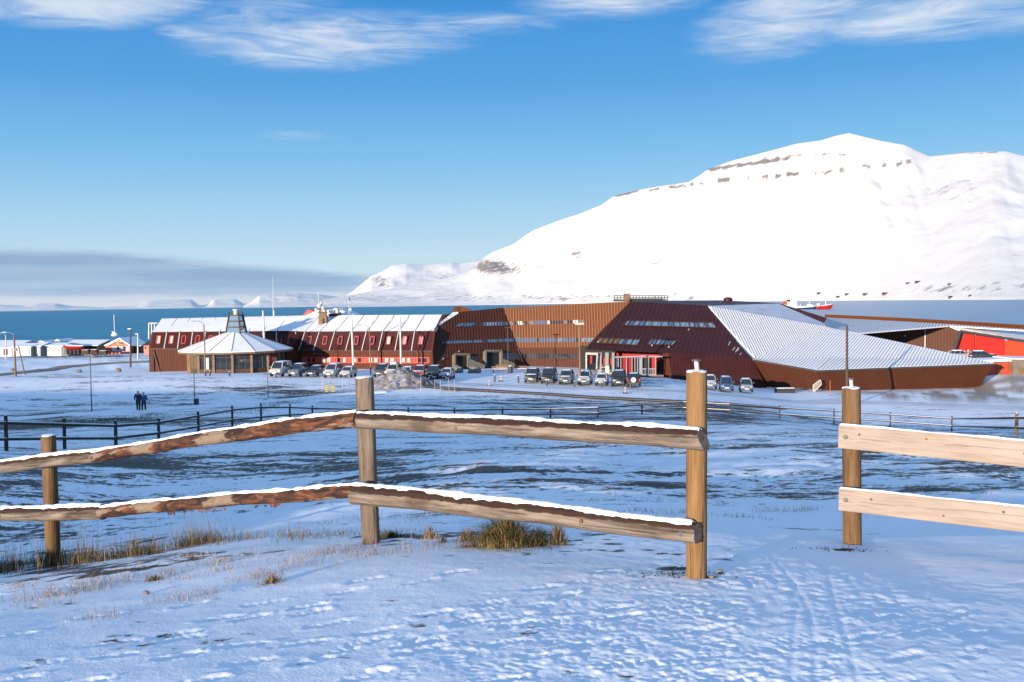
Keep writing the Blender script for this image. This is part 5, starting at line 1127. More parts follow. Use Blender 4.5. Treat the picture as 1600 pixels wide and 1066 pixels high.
#          length width height bonnet z, belt z, roof: (windscreen base y, roof front y, roof rear y, tail y)
STYLE = {'suv': (4.6, 1.86, 1.78, 1.08, 1.14, (1.25, 1.95, 4.05, 4.55)), 'big_suv': (4.9, 1.92, 1.95, 1.16, 1.22, (1.3, 1.9, 4.55, 4.85)), 'hatch': (4.0, 1.72, 1.50, 0.92, 0.98, (1.05, 1.85, 3.35, 3.95)),
         'estate': (4.6, 1.78, 1.50, 0.92, 0.98, (1.25, 2.05, 4.05, 4.55)), 'van': (4.9, 1.95, 2.05, 1.15, 1.22, (0.75, 1.55, 4.75, 4.88)), 'minivan': (4.7, 1.88, 1.90, 1.08, 1.16, (0.85, 1.75, 4.5, 4.68)), 'pickup': (5.1, 1.86, 1.80, 1.10, 1.16, (1.35, 2.0, 3.55, 3.9))}
def car(name, label, style, col, px, py, yaw, cat='car', snow=1.0, rear=False, ymin=100, box=False):
    k_ = .86; L, W, H, zb, zl, ys = STYLE[style]; L, W, H, zb, zl = L * k_, W * k_, H * k_, zb * k_, zl * k_; y0, y1, y2, y3 = (q * k_ for q in ys); g = ground_at(px, py, ymin)
    g.z = max(g1(g.x - .7, g.y), g1(g.x + .7, g.y), g1(g.x, g.y + L), g.z) + .07
    rz = math.radians(yaw)
    c = thing(name, label, cat, g, 'vehicles parked in front of the building', rz)
    def B(mb, nm, m, par=c, **k): return local(mb, nm, m, par, **k)
    pm = paint(col); hw = W / 2
    # lower body: cross-sections from the bumper back
    secs = [(0.0, hw * .80, .42, .80 * zb), (.12, hw * .93, .30, .92 * zb), (.55, hw, .26, zb * .97), (y0, hw, .26, zb), (y0 + .25, hw, .26, zl), (y3 - .35, hw, .26, zl), (L - .10, hw * .95, .30, zl * .97), (L, hw * .88, .42, zl * .90)]
    mb = MB(); n = 10
    for y, w_, b_, t_ in secs:
        mb.v += [Vector((x, y, z)) for x, z in ((-w_ * .9, b_), (-w_, b_ + .12), (-w_ * 1.0, (b_ + t_) * .55), (-w_ * .96, t_ - .10), (-w_ * .82, t_), (w_ * .82, t_), (w_ * .96, t_ - .10), (w_ * 1.0, (b_ + t_) * .55), (w_, b_ + .12), (w_ * .9, b_))]
    mb.f = [(i * n + k, i * n + (k + 1) % n, (i + 1) * n + (k + 1) % n, (i + 1) * n + k) for i in range(len(secs) - 1) for k in range(n)] + [tuple(range(n)), tuple((len(secs) - 1) * n + k for k in range(n))]; mb.m = [0] * len(mb.f)
    B(mb, 'body', pm, smooth=45)
    ht, hr = hw * .84, hw * .70
    q = lambda y, w_, z: (Vector((-w_, y, z)), Vector((w_, y, z)))
    a0, a1 = q(y0 + .05, ht, zl - .03); r0_, r1_ = q(y1, hr, H - .06); s0_, s1_ = q(y2, hr, H - .05); t0_, t1_ = q(y3, ht, zl - .03)
    mb = MB(); mb.add([r0_, r1_, s1_, s0_, r0_ + Vector((.08, .12, .06)), r1_ + Vector((-.08, .12, .06)), s1_ + Vector((-.08, -.12, .05)), s0_ + Vector((.08, -.12, .05))], [(0, 1, 5, 4), (1, 2, 6, 5), (2, 3, 7, 6), (3, 0, 4, 7), (4, 5, 6, 7), (0, 3, 2, 1)])
    B(mb, 'roof', pm, smooth=35)
    for a, b_ in ((a0, r0_), (a1, r1_), (t0_, s0_), (t1_, s1_)): mb = MB(); mb.bar(a, b_, .09, .09); B(mb, 'pillar', pm)
    for xs in (-1, 1):
        for f in (.40, .74) if style not in ('pickup',) else (.55,):
            mb = MB(); mb.bar(Vector((xs * ht, y0 + .05 + (y3 - y0) * f, zl)), Vector((xs * hr, y1 + (y2 - y1) * max(0, (f - .18) * 1.15), H - .06)), .08, .08); B(mb, 'pillar', pm)
    mb = MB(); mb.prism([a0, a1, r1_, r0_], (0, .04, 0)); B(mb, 'windscreen', MAT['car_glass'])
    mb = MB(); mb.prism([t0_, t1_, s1_, s0_], (0, -.04, 0)); B(mb, 'rear_window', MAT['car_glass'])
    for xs, (a, b_, c_, d_) in ((-1, (a0, r0_, s0_, t0_)), (1, (a1, r1_, s1_, t1_))):
        mb = MB(); mb.prism([a, b_, c_, d_], (-xs * .03, 0, 0)); B(mb, 'side_window', MAT['car_glass'])
        mb = MB(); mb.box((xs * (hw + .09), y0 + .35, zl + .09), (.20, .10, .17)); B(mb, 'wing_mirror', MAT['trim_black'])
        rw = .32 if style in ('suv', 'big_suv', 'pickup') else .285
        for yw in (.82, L - .9):
            mb = MB(); A = Matrix.Rotation(math.radians(90), 3, 'Y'); x_ = xs * (hw - .11)
            mb.lathe([(rw * .6, -.12), (rw * .95, -.12), (rw, -.07), (rw, .07), (rw * .95, .12), (rw * .6, .12)], (x_, yw, rw - .06), 18, axis=A); wh = B(mb, 'wheel', MAT['tyre_rubber'], smooth=40)
            mb = MB(); mb.lathe([(rw * .62, -.115), (rw * .62, .10), (rw * .3, .125), (.001, .12)] if xs > 0 else [(.001, -.12), (rw * .3, -.125), (rw * .62, -.10), (rw * .62, .115)], (x_, yw, rw - .06), 14, axis=A); B(mb, 'rim', MAT['rim_grey'], wh, smooth=40)
        mb = MB(); mb.lathe([(.001, -.05), (.10, -.04), (.125, 0), (.11, .05), (.001, .07)], (xs * hw * .66, .09, zb * .74), 10, axis=Matrix.Diagonal((1.5, .55, .8)).to_3x3()); B(mb, 'headlight', MAT['lamp_clear'], smooth=True)
        mb = MB(); mb.box((xs * hw * .86, L - .02, zl * .80), (.16, .08, .32)); B(mb, 'tail_light', MAT['lamp_red'])
    mb = MB(); mb.box((0, .045, zb * .70), (W * .44, .09, .17)); B(mb, 'grille', MAT['trim_black'])
    mb = MB(); mb.box((0, .03, .42), (W * .86, .14, .20)); B(mb, 'bumper', MAT['trim_black'])
    mb = MB(); mb.box((0, -.045, .44), (.50, .02, .11)); B(mb, 'number_plate', MAT['plate_white'])
    mb = MB(); mb.box((0, L, .45), (W * .84, .16, .22)); B(mb, 'bumper', MAT['trim_black'])
    if snow > 0:
        mb = MB(); z = H + .005; h = .05 * snow; ya, yb = y1 + .15, y2 - .12; w_ = hr - .10
        mb.add([Vector(v) for v in ((-w_, ya, z), (w_, ya, z), (w_, yb, z), (-w_, yb, z), (-w_ * .93, ya + .1, z + h), (w_ * .93, ya + .1, z + h), (w_ * .93, yb - .1, z + h), (-w_ * .93, yb - .1, z + h))], [(0, 1, 5, 4), (1, 2, 6, 5), (2, 3, 7, 6), (3, 0, 4, 7), (4, 5, 6, 7)])
        B(mb, 'roof_snow', MAT['fresh_snow'], smooth=40)
    if snow > .8:
        mb = MB(); w_ = hw * .72; mb.add([Vector(v) for v in ((-w_, .35, zb * .965 + .01), (w_, .35, zb * .965 + .01), (w_, y0 - .05, zb + .025), (-w_, y0 - .05, zb + .025), (-w_ * .9, .45, zb + .03), (w_ * .9, .45, zb + .03), (w_ * .9, y0 - .12, zb + .06), (-w_ * .9, y0 - .12, zb + .06))], [(0, 1, 5, 4), (1, 2, 6, 5), (2, 3, 7, 6), (3, 0, 4, 7), (4, 5, 6, 7)])
        B(mb, 'bonnet_snow', MAT['fresh_snow'], smooth=40)
    if box:
        mb = MB(); mb.box((0, (y1 + y2) / 2, H + .16), (.8, 1.6, .26)); B(mb, 'roof_box', MAT['white_metal'])
    if rear:                                                 # seen from behind: spare wheel on the tailgate
        mb = MB(); mb.lathe([(.20, -.10), (.36, -.10), (.38, 0), (.36, .08), (.20, .10)], (0, L + .12, zl * .85), 18, axis=Matrix.Rotation(math.radians(90), 3, 'X')); sw = B(mb, 'spare_wheel', MAT['tyre_rubber'], smooth=40)
        mb = MB(); mb.lathe([(.001, -.125), (.20, -.12), (.30, -.10), (.30, .08), (.001, .09)], (0, L + .12, zl * .85), 18, axis=Matrix.Rotation(math.radians(90), 3, 'X')); B(mb, 'wheel_cover', MAT['plate_white'], sw, smooth=40)
    return c
WH, SV, DG, BK, BE = (.48, .47, .45), (.34, .35, .36), (.06, .065, .07), (.016, .017, .019), (.42, .37, .29)
car('parked_van', 'white panel van at the end of the row by the round pavilion', 'van', WH, 429, 590, -9, 'van', .8)
car('parked_car', 'blue-grey off-roader between the white van and a black car', 'suv', (.11, .13, .16), 457.5, 590, -9, snow=.7)
car('parked_car', 'black estate car between the blue-grey off-roader and the silver minivan', 'estate', BK, 485, 590, -9, snow=.6)
car('parked_car', 'tall silver-white minivan parked before the red ribbon window', 'minivan', (.42, .42, .42), 513, 591.5, -9, snow=1)
car('parked_car', 'small white hatchback parked alone just before the grey fence post', 'hatch', WH, 538, 591.5, -8, snow=1)
car('parked_car', 'dark grey off-roader beside the lamp post, half behind the dirty snow heap', 'suv', DG, 591, 590, -8, snow=.8)
car('parked_car', 'cream car with a white roof box beside the dark grey off-roader', 'suv', BE, 609, 590.5, -8, snow=1, box=True)
car('parked_car', 'white estate car behind the crest of the snow heap next to the red car', 'estate', WH, 630, 592, -8, snow=.9)
car('parked_car', 'red car with snow on bonnet and roof', 'suv', (.30, .018, .022), 651, 593, -8, snow=1)
car('parked_car', 'dark green off-roader between the red car and a silver hatchback', 'suv', (.045, .055, .055), 673, 593.5, -8, snow=.7)
car('parked_car', 'silver hatchback at the open end of the row behind the snow heap', 'hatch', (.40, .42, .44), 694, 595, -9, snow=1)
car('parked_car', 'black pickup at the end of the row nearest the concrete doorways', 'pickup', BK, 829, 600, -9, snow=.9, ymin=90)
car('parked_car', 'big black off-roader, tallest of the row, beside the black pickup', 'big_suv', BK, 855, 601.5, -9, snow=.5, ymin=90)
car('parked_car', 'dark grey car with snow on its bonnet, parked just short of the tall lamp post', 'suv', (.10, .105, .11), 883, 603, -9, snow=1, ymin=90)
car('parked_car', 'silver-grey off-roader standing behind the tall lamp post', 'suv', (.30, .31, .32), 912, 604, -9, snow=1, ymin=90)
car('parked_car', 'white hatchback in front of the white notice board', 'hatch', WH, 939, 605, -9, snow=1, ymin=90)
car('parked_car', 'black off-roader in front of the glazed porch', 'big_suv', BK, 966, 605.5, -9, snow=.6, ymin=90)
car('parked_car', 'black off-roader with a white spare wheel cover on its back door', 'suv', BK, 991, 602, 172, snow=.8, rear=True, ymin=90)
car('parked_car', 'silver car half hidden by the yellow gate post', 'suv', (.32, .35, .37), 1110, 610, -10, snow=.9, ymin=90)
car('parked_van', 'blue van parked by the dark wall', 'minivan', (.03, .09, .20), 1136, 614, -9, 'van', .5, ymin=90)
car('parked_car', 'blue-silver off-roader at the last place beside the brown wall', 'suv', (.24, .28, .31), 1167, 615.5, -10, snow=.8, ymin=90)
for px, py, colr, lab in ((1522, 562, (.25, .26, .27), 'snow-covered grey car before the red loading doors'), (1556, 563, (.03, .03, .034), 'snow-covered dark car before the red loading doors')):
    car('parked_car', lab, 'estate', colr, px, py, 80, snow=1.6, ymin=150)

# ------------------------------------------------------------------ poles, lamps, flagpoles
def pole(name, label, cat, px, ybase, ytop, r, mat, Y=None, group=None, head=None, xtop=None, r2=None, ymin=40):
    b = ground_at(px, ybase, ymin) if Y is None else on(px, Y); xt = px if xtop is None else xtop
    tp = P(xt, ytop, b.y); o = thing(name, label, cat, b, group)
    mb = MB(); n_ = 6; mb.tube([b - Vector((0, 0, .3))] + [b.lerp(tp, k / n_) for k in range(1, n_ + 1)], [r + ((r2 or r * .7) - r) * k / n_ for k in range(n_ + 1)], 10); mb.build('pole', MAT[mat], o, smooth=40)
    if head == 'arm':
        for_ = Vector((-1, 0, 0)); mb = MB(); mb.tube([tp - Vector((0, 0, .25)), tp + Vector((-.12, 0, .2)), tp + Vector((-.55, -.2, .42)), tp + Vector((-1.0, -.3, .46))], .045, 8); mb.build('lamp_arm', MAT['galvanised_steel'], o, smooth=40)
        mb = MB(); mb.tube([tp + Vector((-.9, -.28, .44)), tp + Vector((-1.2, -.34, .46)), tp + Vector((-1.6, -.42, .44))], [.05, .12, .04], 8); mb.build('lamp_head', MAT['white_metal'], o, smooth=40)
    elif head == 'top':
        mb = MB(); mb.box(tp + Vector((-.15, -.1, .06)), (.55, .28, .16)); mb.build('lamp_head', MAT['white_metal'], o)
    elif head == 'wide':
        mb = MB(); mb.box(tp + Vector((0, 0, .02)), (.75, .75, .07)); mb.build('lamp_head', MAT['dark_metal'], o)
    elif head == 'box':
        mb = MB(); mb.box(tp + Vector((0, -.1, .0)), (1.05, .35, .22)); mb.build('lamp_head', MAT['white_metal'], o)
    elif head == 'ball':
        mb = MB(); mb.lathe([(.001, -.09), (.09, 0), (.001, .09)], tp, 10); mb.build('finial', MAT['white_metal'], o)
    return o
pole('street_lamp', 'wooden lamp post with curved arm and dark box halfway up, beside the gravel road', 'street lamp', 24.5, 588, 524, .16, 'timber', head='arm', xtop=22)
pole('street_lamp', 'pale lamp post farther back in front of the white sheds', 'street lamp', 9, 561, 524, .14, 'white_metal', head='arm', ymin=120)
pole('street_lamp', 'dark lamp post with a small head on the snowy bank', 'street lamp', 204, 574.5, 514.5, .16, 'dark_timber', head='top', ymin=110)
pole('street_lamp', 'pale slim lamp post behind the dark one on the snowy bank', 'street lamp', 215.5, 561, 522.5, .16, 'white_metal', head='top', ymin=120)
pole('street_lamp', 'pale lamp post with a thin arm in front of the round pavilion', 'street lamp', 321.5, 586, 507, .10, 'timber', head='arm', xtop=318.5, ymin=100)
pole('street_lamp', 'lamp post with a thin arm before the long wing', 'street lamp', 579.5, 586, 513, .09, 'timber', head='arm', xtop=577, ymin=100)
pole('street_lamp', 'tall lamp post with a flat box head among the parked cars', 'street lamp', 906.5, 602.5, 506, .14, 'timber', head='box', xtop=905.5, ymin=90)
pole('street_lamp', 'thin dark lamp post in front of the concrete doorways', 'street lamp', 794.5, 581, 512, .07, 'dark_metal', head='wide', xtop=793, ymin=100)
pole('path_light', 'tall thin dark pole beside the path, with a flat lamp head', 'street lamp', 143.5, 643.5, 555, .05, 'dark_metal', head='wide', xtop=140.5)
pole('path_light', 'thin dark pole with a green box at its foot', 'street lamp', 304.5, 633, 556, .05, 'dark_metal', head='wide', xtop=302)
pole('path_light', 'thin dark pole at the bend of the path before the white van', 'street lamp', 419, 621.5, 585, .05, 'dark_metal', head='wide', xtop=418)
pole('flagpole', 'white flagpole at the edge of the round pavilion', 'flagpole', 415, 580, 486, .17, 'white_metal', head='ball', xtop=411, ymin=100)
pole('flagpole', 'white flagpole before the long wing, next to the small hatchback', 'flagpole', 552.5, 581, 493, .17, 'white_metal', head='ball', xtop=549, ymin=100)
pole('flagpole', 'white flagpole before the long wing, behind the snow heap', 'flagpole', 627, 582, 496, .16, 'white_metal', head='ball', xtop=625, ymin=100)
pl_ = pole('wooden_mast', 'tall rough wooden mast standing before the brown wall', 'pole', 1323, 605, 509, .17, 'dark_timber', Y=114, xtop=1323.5)
b = ground_at(307, 633.5, 40); gb = thing('cable_box', 'small dark green box at the foot of a thin pole', 'cable box', b)
mb = MB(); mb.box(b + Vector((0, 0, .33)), (.42, .3, .7)); mb.build('box_body', MAT['dark_metal'], gb); mb = MB(); mb.box(b + Vector((0, 0, .71)), (.48, .36, .06)); mb.build('lid', MAT['fresh_snow'], gb)
o = bpy.data.objects['street_lamp']; mb = MB(); p_ = P(24.5, 546.5, o.location.y - .2); mb.box(p_, (.35, .3, .4)); mb.build('control_box', MAT['dark_metal'], o)
# wooden guy posts and bollards
sp = thing('stay_pole', 'leaning pale strut beside the gravel road', 'strut', on(38, 146)); mb = MB(); mb.tube([on(39, 146) - Vector((0, 0, .1)), P(29, 541, 150)], .09, 8); mb.build('strut', MAT['timber'], sp, smooth=40)
mb = MB(); mb.box(on(39, 146) + Vector((0, 0, .06)), (.34, .34, .2)); mb.build('foot', MAT['boulder_grey'], sp)
def bollard(px, py, h, label, mat='dark_metal', r=.11, cat='bollard', name='bollard', group='bollards along the parked cars', ymin=70):
    b = ground_at(px, py, ymin); o = thing(name, label, cat, b, group)
    mb = MB(); mb.tube([b - Vector((0, 0, .2)), b + Vector((0, 0, h))], r, 10); mb.build('post', MAT[mat], o, smooth=40)
    mb = MB(); mb.lathe([(r, 0), (r * .8, .04), (.001, .05)], b + Vector((0, 0, h)), 10); mb.build('snow_cap', MAT['fresh_snow'], o); return o
for px, py, h, l in ((773, 597, .85, 'dark bollard standing alone before the benches'), (810, 598.5, .85, 'dark bollard just short of the black pickup'), (854.5, 603.5, .75, 'grey bollard in front of the big black off-roader'), (897.5, 604.5, .65, 'dark bollard next to the tall lamp post'), (940, 606.5, .7, 'dark bollard in front of the white hatchback'), (985.5, 606.5, .75, 'grey bollard in front of the spare-wheel off-roader'),
                     (321, 587, .6, 'dark bollard at the foot of the pavilion lamp post'), (328, 587, .6, 'dark bollard beside the pavilion lamp post'), (358.5, 588, .55, 'dark bollard before the pavilion doors'), (431, 590.5, .6, 'pale bollard in front of the white van'), (471, 589.5, .6, 'pale bollard between the first two dark cars'), (658, 602, 1.1, 'dark thin bollard beyond the snow heap')):
    bollard(px, py, h, l)
for px, py, l in ((783, 596, 'thin white marker post with a red band by the benches'), (764.5, 604, 'white marker post on a dark foot beside the road'), (977, 615, 'short white marker post on a dark foot below the off-roaders')):
    o = bollard(px, py, .62, l, 'white_metal', .06, 'marker post', 'marker_post', 'white marker posts'); b = o.location
    mb = MB(); mb.box(b + Vector((0, 0, .05)), (.55, .4, .12)); mb.build('foot', MAT['dark_metal'], o); mb = MB(); mb.tube([b + Vector((0, 0, .38)), b + Vector((0, 0, .5))], .066, 8); mb.build('red_band', MAT['red_frame'], o)
# marker poles with yellow and black warning boards
simple('sign_yellow', (0.50, 0.40, 0.03), 0.5)
for k, (px, lab) in enumerate(((510.5, 'yellow and black striped board on thin rods, the one nearer the white van'), (520, 'yellow and black striped board on thin rods, the one nearer the fence post'))):
    b = ground_at(px, 612.5, 60); o = thing('warning_board', lab, 'warning board', b, 'striped warning boards')
    mb = MB()
    for dx in (-.3, .3): mb.tube([b + Vector((dx, 0, -.2)), b + Vector((dx, 0, 1.75))], .025, 6)
    mb.build('rod', MAT['galvanised_steel'], o); mb = MB(); mb.box(b + Vector((0, -.04, .40)), (.30, .03, .80)); bd = mb.build('board', MAT['sign_yellow'], o)
    for j in range(4):
        mb = MB(); z = .08 + j * .2; s = 1 if k else -1; mb.prism([b + Vector((-.15, -.062, z + (.0 if s > 0 else .1))), b + Vector((.15, -.062, z + (.1 if s > 0 else .0))), b + Vector((.15, -.062, z + (.19 if s > 0 else .09))), b + Vector((-.15, -.062, z + (.09 if s > 0 else .19)))], (0, .012, 0)); st = mb.build('stripe', MAT['trim_black'], None, org=b); st.location = (0, 0, 0); st.parent = bd
for k, (px, py, y1, lab) in enumerate(((503.5, 612, 590, 'thin steel rod farthest from the fence post'), (535, 606, 590, 'thin steel rod standing before the small hatchback'), (546, 606, 588, 'greenish thin rod between hatchback and fence post'), (661, 602, 580, 'thin rod at the corner of the dark pipe'), (657.5, 612, 592, 'thin rod at the foot of the snow heap'))):
    pole('marker_rod', lab, 'rod', px, py, y1, .03, 'galvanised_steel', group='thin marker rods', head='ball', ymin=60)
wb = thing('mesh_barrier', 'see-through wire barrier standing beside the dark pipe', 'barrier', ground_at(695, 612, 60)); b = wb.location; mb = MB()
for dx in (-1.1, -.45, .45, 1.1): mb.tube([b + Vector((dx, 0, -.1)), b + Vector((dx, 0, 1.35))], .025, 6)
mb.build('upright', MAT['galvanised_steel'], wb); mb = MB()
for k in range(9): mb.tube([b + Vector((-1.1, 0, .15 + k * .15)), b + Vector((1.1, 0, .15 + k * .15))], .010, 4)
mb.build('wire', MAT['galvanised_steel'], wb, kind='stuff'); mb = MB(); mb.box(b + Vector((.6, 0, .05)), (1.4, .5, .14)); mb.build('foot', MAT['boulder_grey'], wb)
# benches, planters, boulders, notice board
def bench(px, py, label, ymin=100):
    b = ground_at(px, py, ymin); o = thing('bench', label, 'bench', b, 'wooden benches before the building')
    for k in range(3): mb = MB(); mb.box(b + Vector((0, .10 + k * .16, .46)), (2.2, .13, .05)); mb.build('seat_plank', MAT['timber'], o)
    for k in range(2): mb = MB(); mb.box(b + Vector((0, .56, .62 + k * .17)), (2.2, .05, .13)); mb.build('back_plank', MAT['timber'], o)
    for x in (-.9, .9): mb = MB(); mb.box(b + Vector((x, .28, .22)), (.12, .55, .44)); mb.build('leg', MAT['concrete'], o)
    mb = MB(); mb.box(b + Vector((0, .25, .50)), (2.1, .34, .04)); mb.build('snow_cap', MAT['fresh_snow'], o)
bench(781, 582.5, 'long timber bench nearest the thin dark lamp post'); bench(787, 579.8, 'timber bench set back behind the long one'); bench(811, 582, 'timber bench between the lamp post and the black pickup'); bench(936.5, 580, 'pale timber bench beside the white-framed doorway')
def boulder(px, py, r, label, seed, ymin=90, name='boulder', group='boulders set on the car park'):
    b = ground_at(px, py, ymin); bm = bmesh.new(); bmesh.ops.create_icosphere(bm, subdivisions=3, radius=1)
    vc = np.array([tuple(v.co) for v in bm.verts]); qq = 1 + .30 * fbm(vc[:, 0] * 1.6 + seed, vc[:, 1] * 1.6 + vc[:, 2], 3, seed)
    for v, q in zip(bm.verts, qq):
        v.co = Vector((v.co.x * r * q * 1.15, v.co.y * r * q, v.co.z * r * q * .8))
    me = bpy.data.meshes.new(name); bm.to_mesh(me); bm.free(); me.materials.append(MAT['boulder_grey'])
    return link(name, me, None, b + Vector((0, 0, r * .45)), label=label, category='boulder', group=group)
boulder(714, 582.5, .8, 'rounded grey boulder by the concrete ramp', 2); boulder(741.5, 583, .75, 'flat grey boulder with snow around it, between ramp and benches', 3)
boulder(707, 573, 1.1, 'brown boulder heaped against the concrete doorway', 5, 110)
pn = thing('litter_bin', 'dark litter bin at the foot of the thin lamp post', 'litter bin', ground_at(797.5, 582.5, 100)); b = pn.location
mb = MB(); mb.lathe([(.32, 0), (.36, .85), (.30, .9)], b, 14); mb.build('bin_body', MAT['dark_metal'], pn); mb = MB(); mb.lathe([(.30, .9), (.2, .97), (.001, .99)], b, 14); mb.build('lid', MAT['fresh_snow'], pn)
nb = thing('notice_board', 'white notice board standing before the entrance', 'notice board', on(949, 131)); b = nb.location
mb = MB(); mb.box(b + Vector((0, 0, .95)), (.55, .12, 1.1)); bo = mb.build('board', MAT['white_metal'], nb); mb = MB()
for x in (-.22, .22): mb.bar(b + Vector((x, .02, -.1)), b + Vector((x, .02, .5)), .06, .06)
mb.build('leg', MAT['dark_metal'], nb)
ah = thing('ash_post', 'brown and white post beside the notice board', 'post', on(954.8, 131)); b = ah.location
mb = MB(); mb.tube([b, b + Vector((0, 0, .9))], .13, 10); mb.build('post', MAT['timber'], ah); mb = MB(); mb.tube([b + Vector((0, 0, .35)), b + Vector((0, 0, .6))], .14, 10); mb.build('band', MAT['white_metal'], ah)
tk = thing('water_trough', 'long dark trough lying on the snow before the brown wall', 'trough', ground_at(1228, 614.5, 95)); b = tk.location
mb = MB(); mb.prism([b + Vector(v) for v in ((-1.25, 0, 0), (1.25, 0, 0), (1.2, 0, .62), (-1.2, 0, .62))], (0, 1.1, 0)); mb.build('trough_body', MAT['trim_black'], tk); mb = MB(); mb.box(b + Vector((0, .55, .64)), (2.3, 1.0, .06)); mb.build('snow_cap', MAT['fresh_snow'], tk)
# dark pipe along the edge of the car park
pp = thing('ground_pipe', 'long dark pipe lying on the ground along the edge of the car park', 'pipe', ground_at(860, 616, 60))
PW = [ground_at(*q, 50) for q in ((661, 606), (700, 609.5), (760, 613), (800, 615.5), (860, 619), (920, 623.5), (980, 626.5), (1040, 629.5), (1072, 631))]
mb = MB(); mb.tube([p + Vector((0, 0, .18)) for p in PW], .17, 10); mb.build('pipe', MAT['trim_black'], pp, smooth=40)
for p in PW: mb = MB(); mb.box(p + Vector((0, 0, .06)), (.4, .5, .25)); mb.build('support', MAT['dark_timber'], pp)
pp = thing('ground_pipe', 'second dark pipe lying beyond the yellow gate post', 'pipe', ground_at(1260, 632, 60))
PW = [ground_at(*q, 50) for q in ((1115, 632), (1180, 637), (1225, 640.5))]
mb = MB(); mb.tube([p + Vector((0, 0, .15)) for p in PW], .15, 10); mb.build('pipe', MAT['trim_black'], pp, smooth=40)
for p in PW: mb = MB(); mb.box(p + Vector((0, 0, .06)), (.4, .5, .25)); mb.build('support', MAT['dark_timber'], pp)
pp = thing('snow_stake', 'red thin stake standing before the brown wall', 'stake', on(1297, 126)); b = pp.location
mb = MB(); mb.tube([b, P(1297, 595, 126)], .04, 6); mb.build('stake', MAT['red_frame'], pp); mb = MB(); mb.lathe([(.1, 0), (.06, .12)], b, 8); mb.build('foot', MAT['dark_metal'], pp)
# heap of dirty ploughed snow
t = NT('dirty_snow'); t.rough(0.7, 0.2); nz = t.noise(0.9, 7, 0.7); t.color(t.ramp(nz, [(0.33, (0.06, 0.046, 0.036)), (0.48, (0.18, 0.17, 0.165)), (0.68, (0.40, 0.41, 0.43))])); t.bump(t.noise(3, 6, 0.7), 0.6, 0.15)  # dirt tones, made darker still for the shade on the heap
hp = ground_at(616, 609, 70); bm = bmesh.new(); bmesh.ops.create_grid(bm, x_segments=70, y_segments=50, size=1)
vc = np.array([tuple(v.co) for v in bm.verts]); hA = fbm(vc[:, 0] * 3.2, vc[:, 1] * 3.2, 4, 71); hB = fbm(vc[:, 0] * 9, vc[:, 1] * 9, 3, 73); hG = gz(hp.x + vc[:, 0] * 5.2, hp.y + 4 + vc[:, 1] * 4.2)
for v, a_, b_, gg in zip(bm.verts, hA, hB, hG):
    x, y = v.co.x, v.co.y; r = math.hypot(x, y); e = max(0, 1 - r ** 1.5)
    h = 1.65 * e * (1 + .30 * float(a_)) + .35 * float(b_) * min(1, e * 3) + .45 * math.exp(-((x - .12) / .3) ** 2 - (y / .5) ** 2)
    X_, Y_ = hp.x + x * 5.2, hp.y + 4 + y * 4.2; v.co = Vector((x * 5.2, 4 + y * 4.2, gg - hp.z + h - .12 + (0 if r < 1 else -.3)))
me = bpy.data.meshes.new('snow_heap'); bm.to_mesh(me); bm.free(); me.polygons.foreach_set('use_smooth', [True] * len(me.polygons)); me.materials.append(MAT['dirty_snow'])
link('snow_heap', me, None, hp, label='heap of dirty ploughed snow behind the grey fence post', category='snow heap')

# ------------------------------------------------------------------ two walkers on the path
def skinned(name, joints, edges, rads, mat, parent, sub=2):
    me = bpy.data.meshes.new(name); me.from_pydata(joints, edges, []); me.materials.append(mat)
    o = bpy.data.objects.new(name, me); COL.objects.link(o); o.parent = parent
    m = o.modifiers.new('skin', 'SKIN'); m.use_smooth_shade = True
    if not me.skin_vertices: bpy.context.view_layer.objects.active = o
    sv = me.skin_vertices[0].data if me.skin_vertices else None
    for i, r in enumerate(rads): sv[i].radius = r if isinstance(r, tuple) else (r, r); sv[i].use_root = (i == 0)
    s = o.modifiers.new('smooth', 'SUBSURF'); s.levels = s.render_levels = sub; return o
simple('skin_tone', (0.36, 0.22, 0.16), 0.6); simple('navy_jacket', (0.010, 0.016, 0.045), 0.7); simple('blue_jacket', (0.02, 0.085, 0.26), 0.7); simple('dark_trousers', (0.012, 0.013, 0.018), 0.8); simple('boot_leather', (0.02, 0.016, 0.014), 0.6); simple('dark_hair', (0.02, 0.015, 0.012), 0.8)
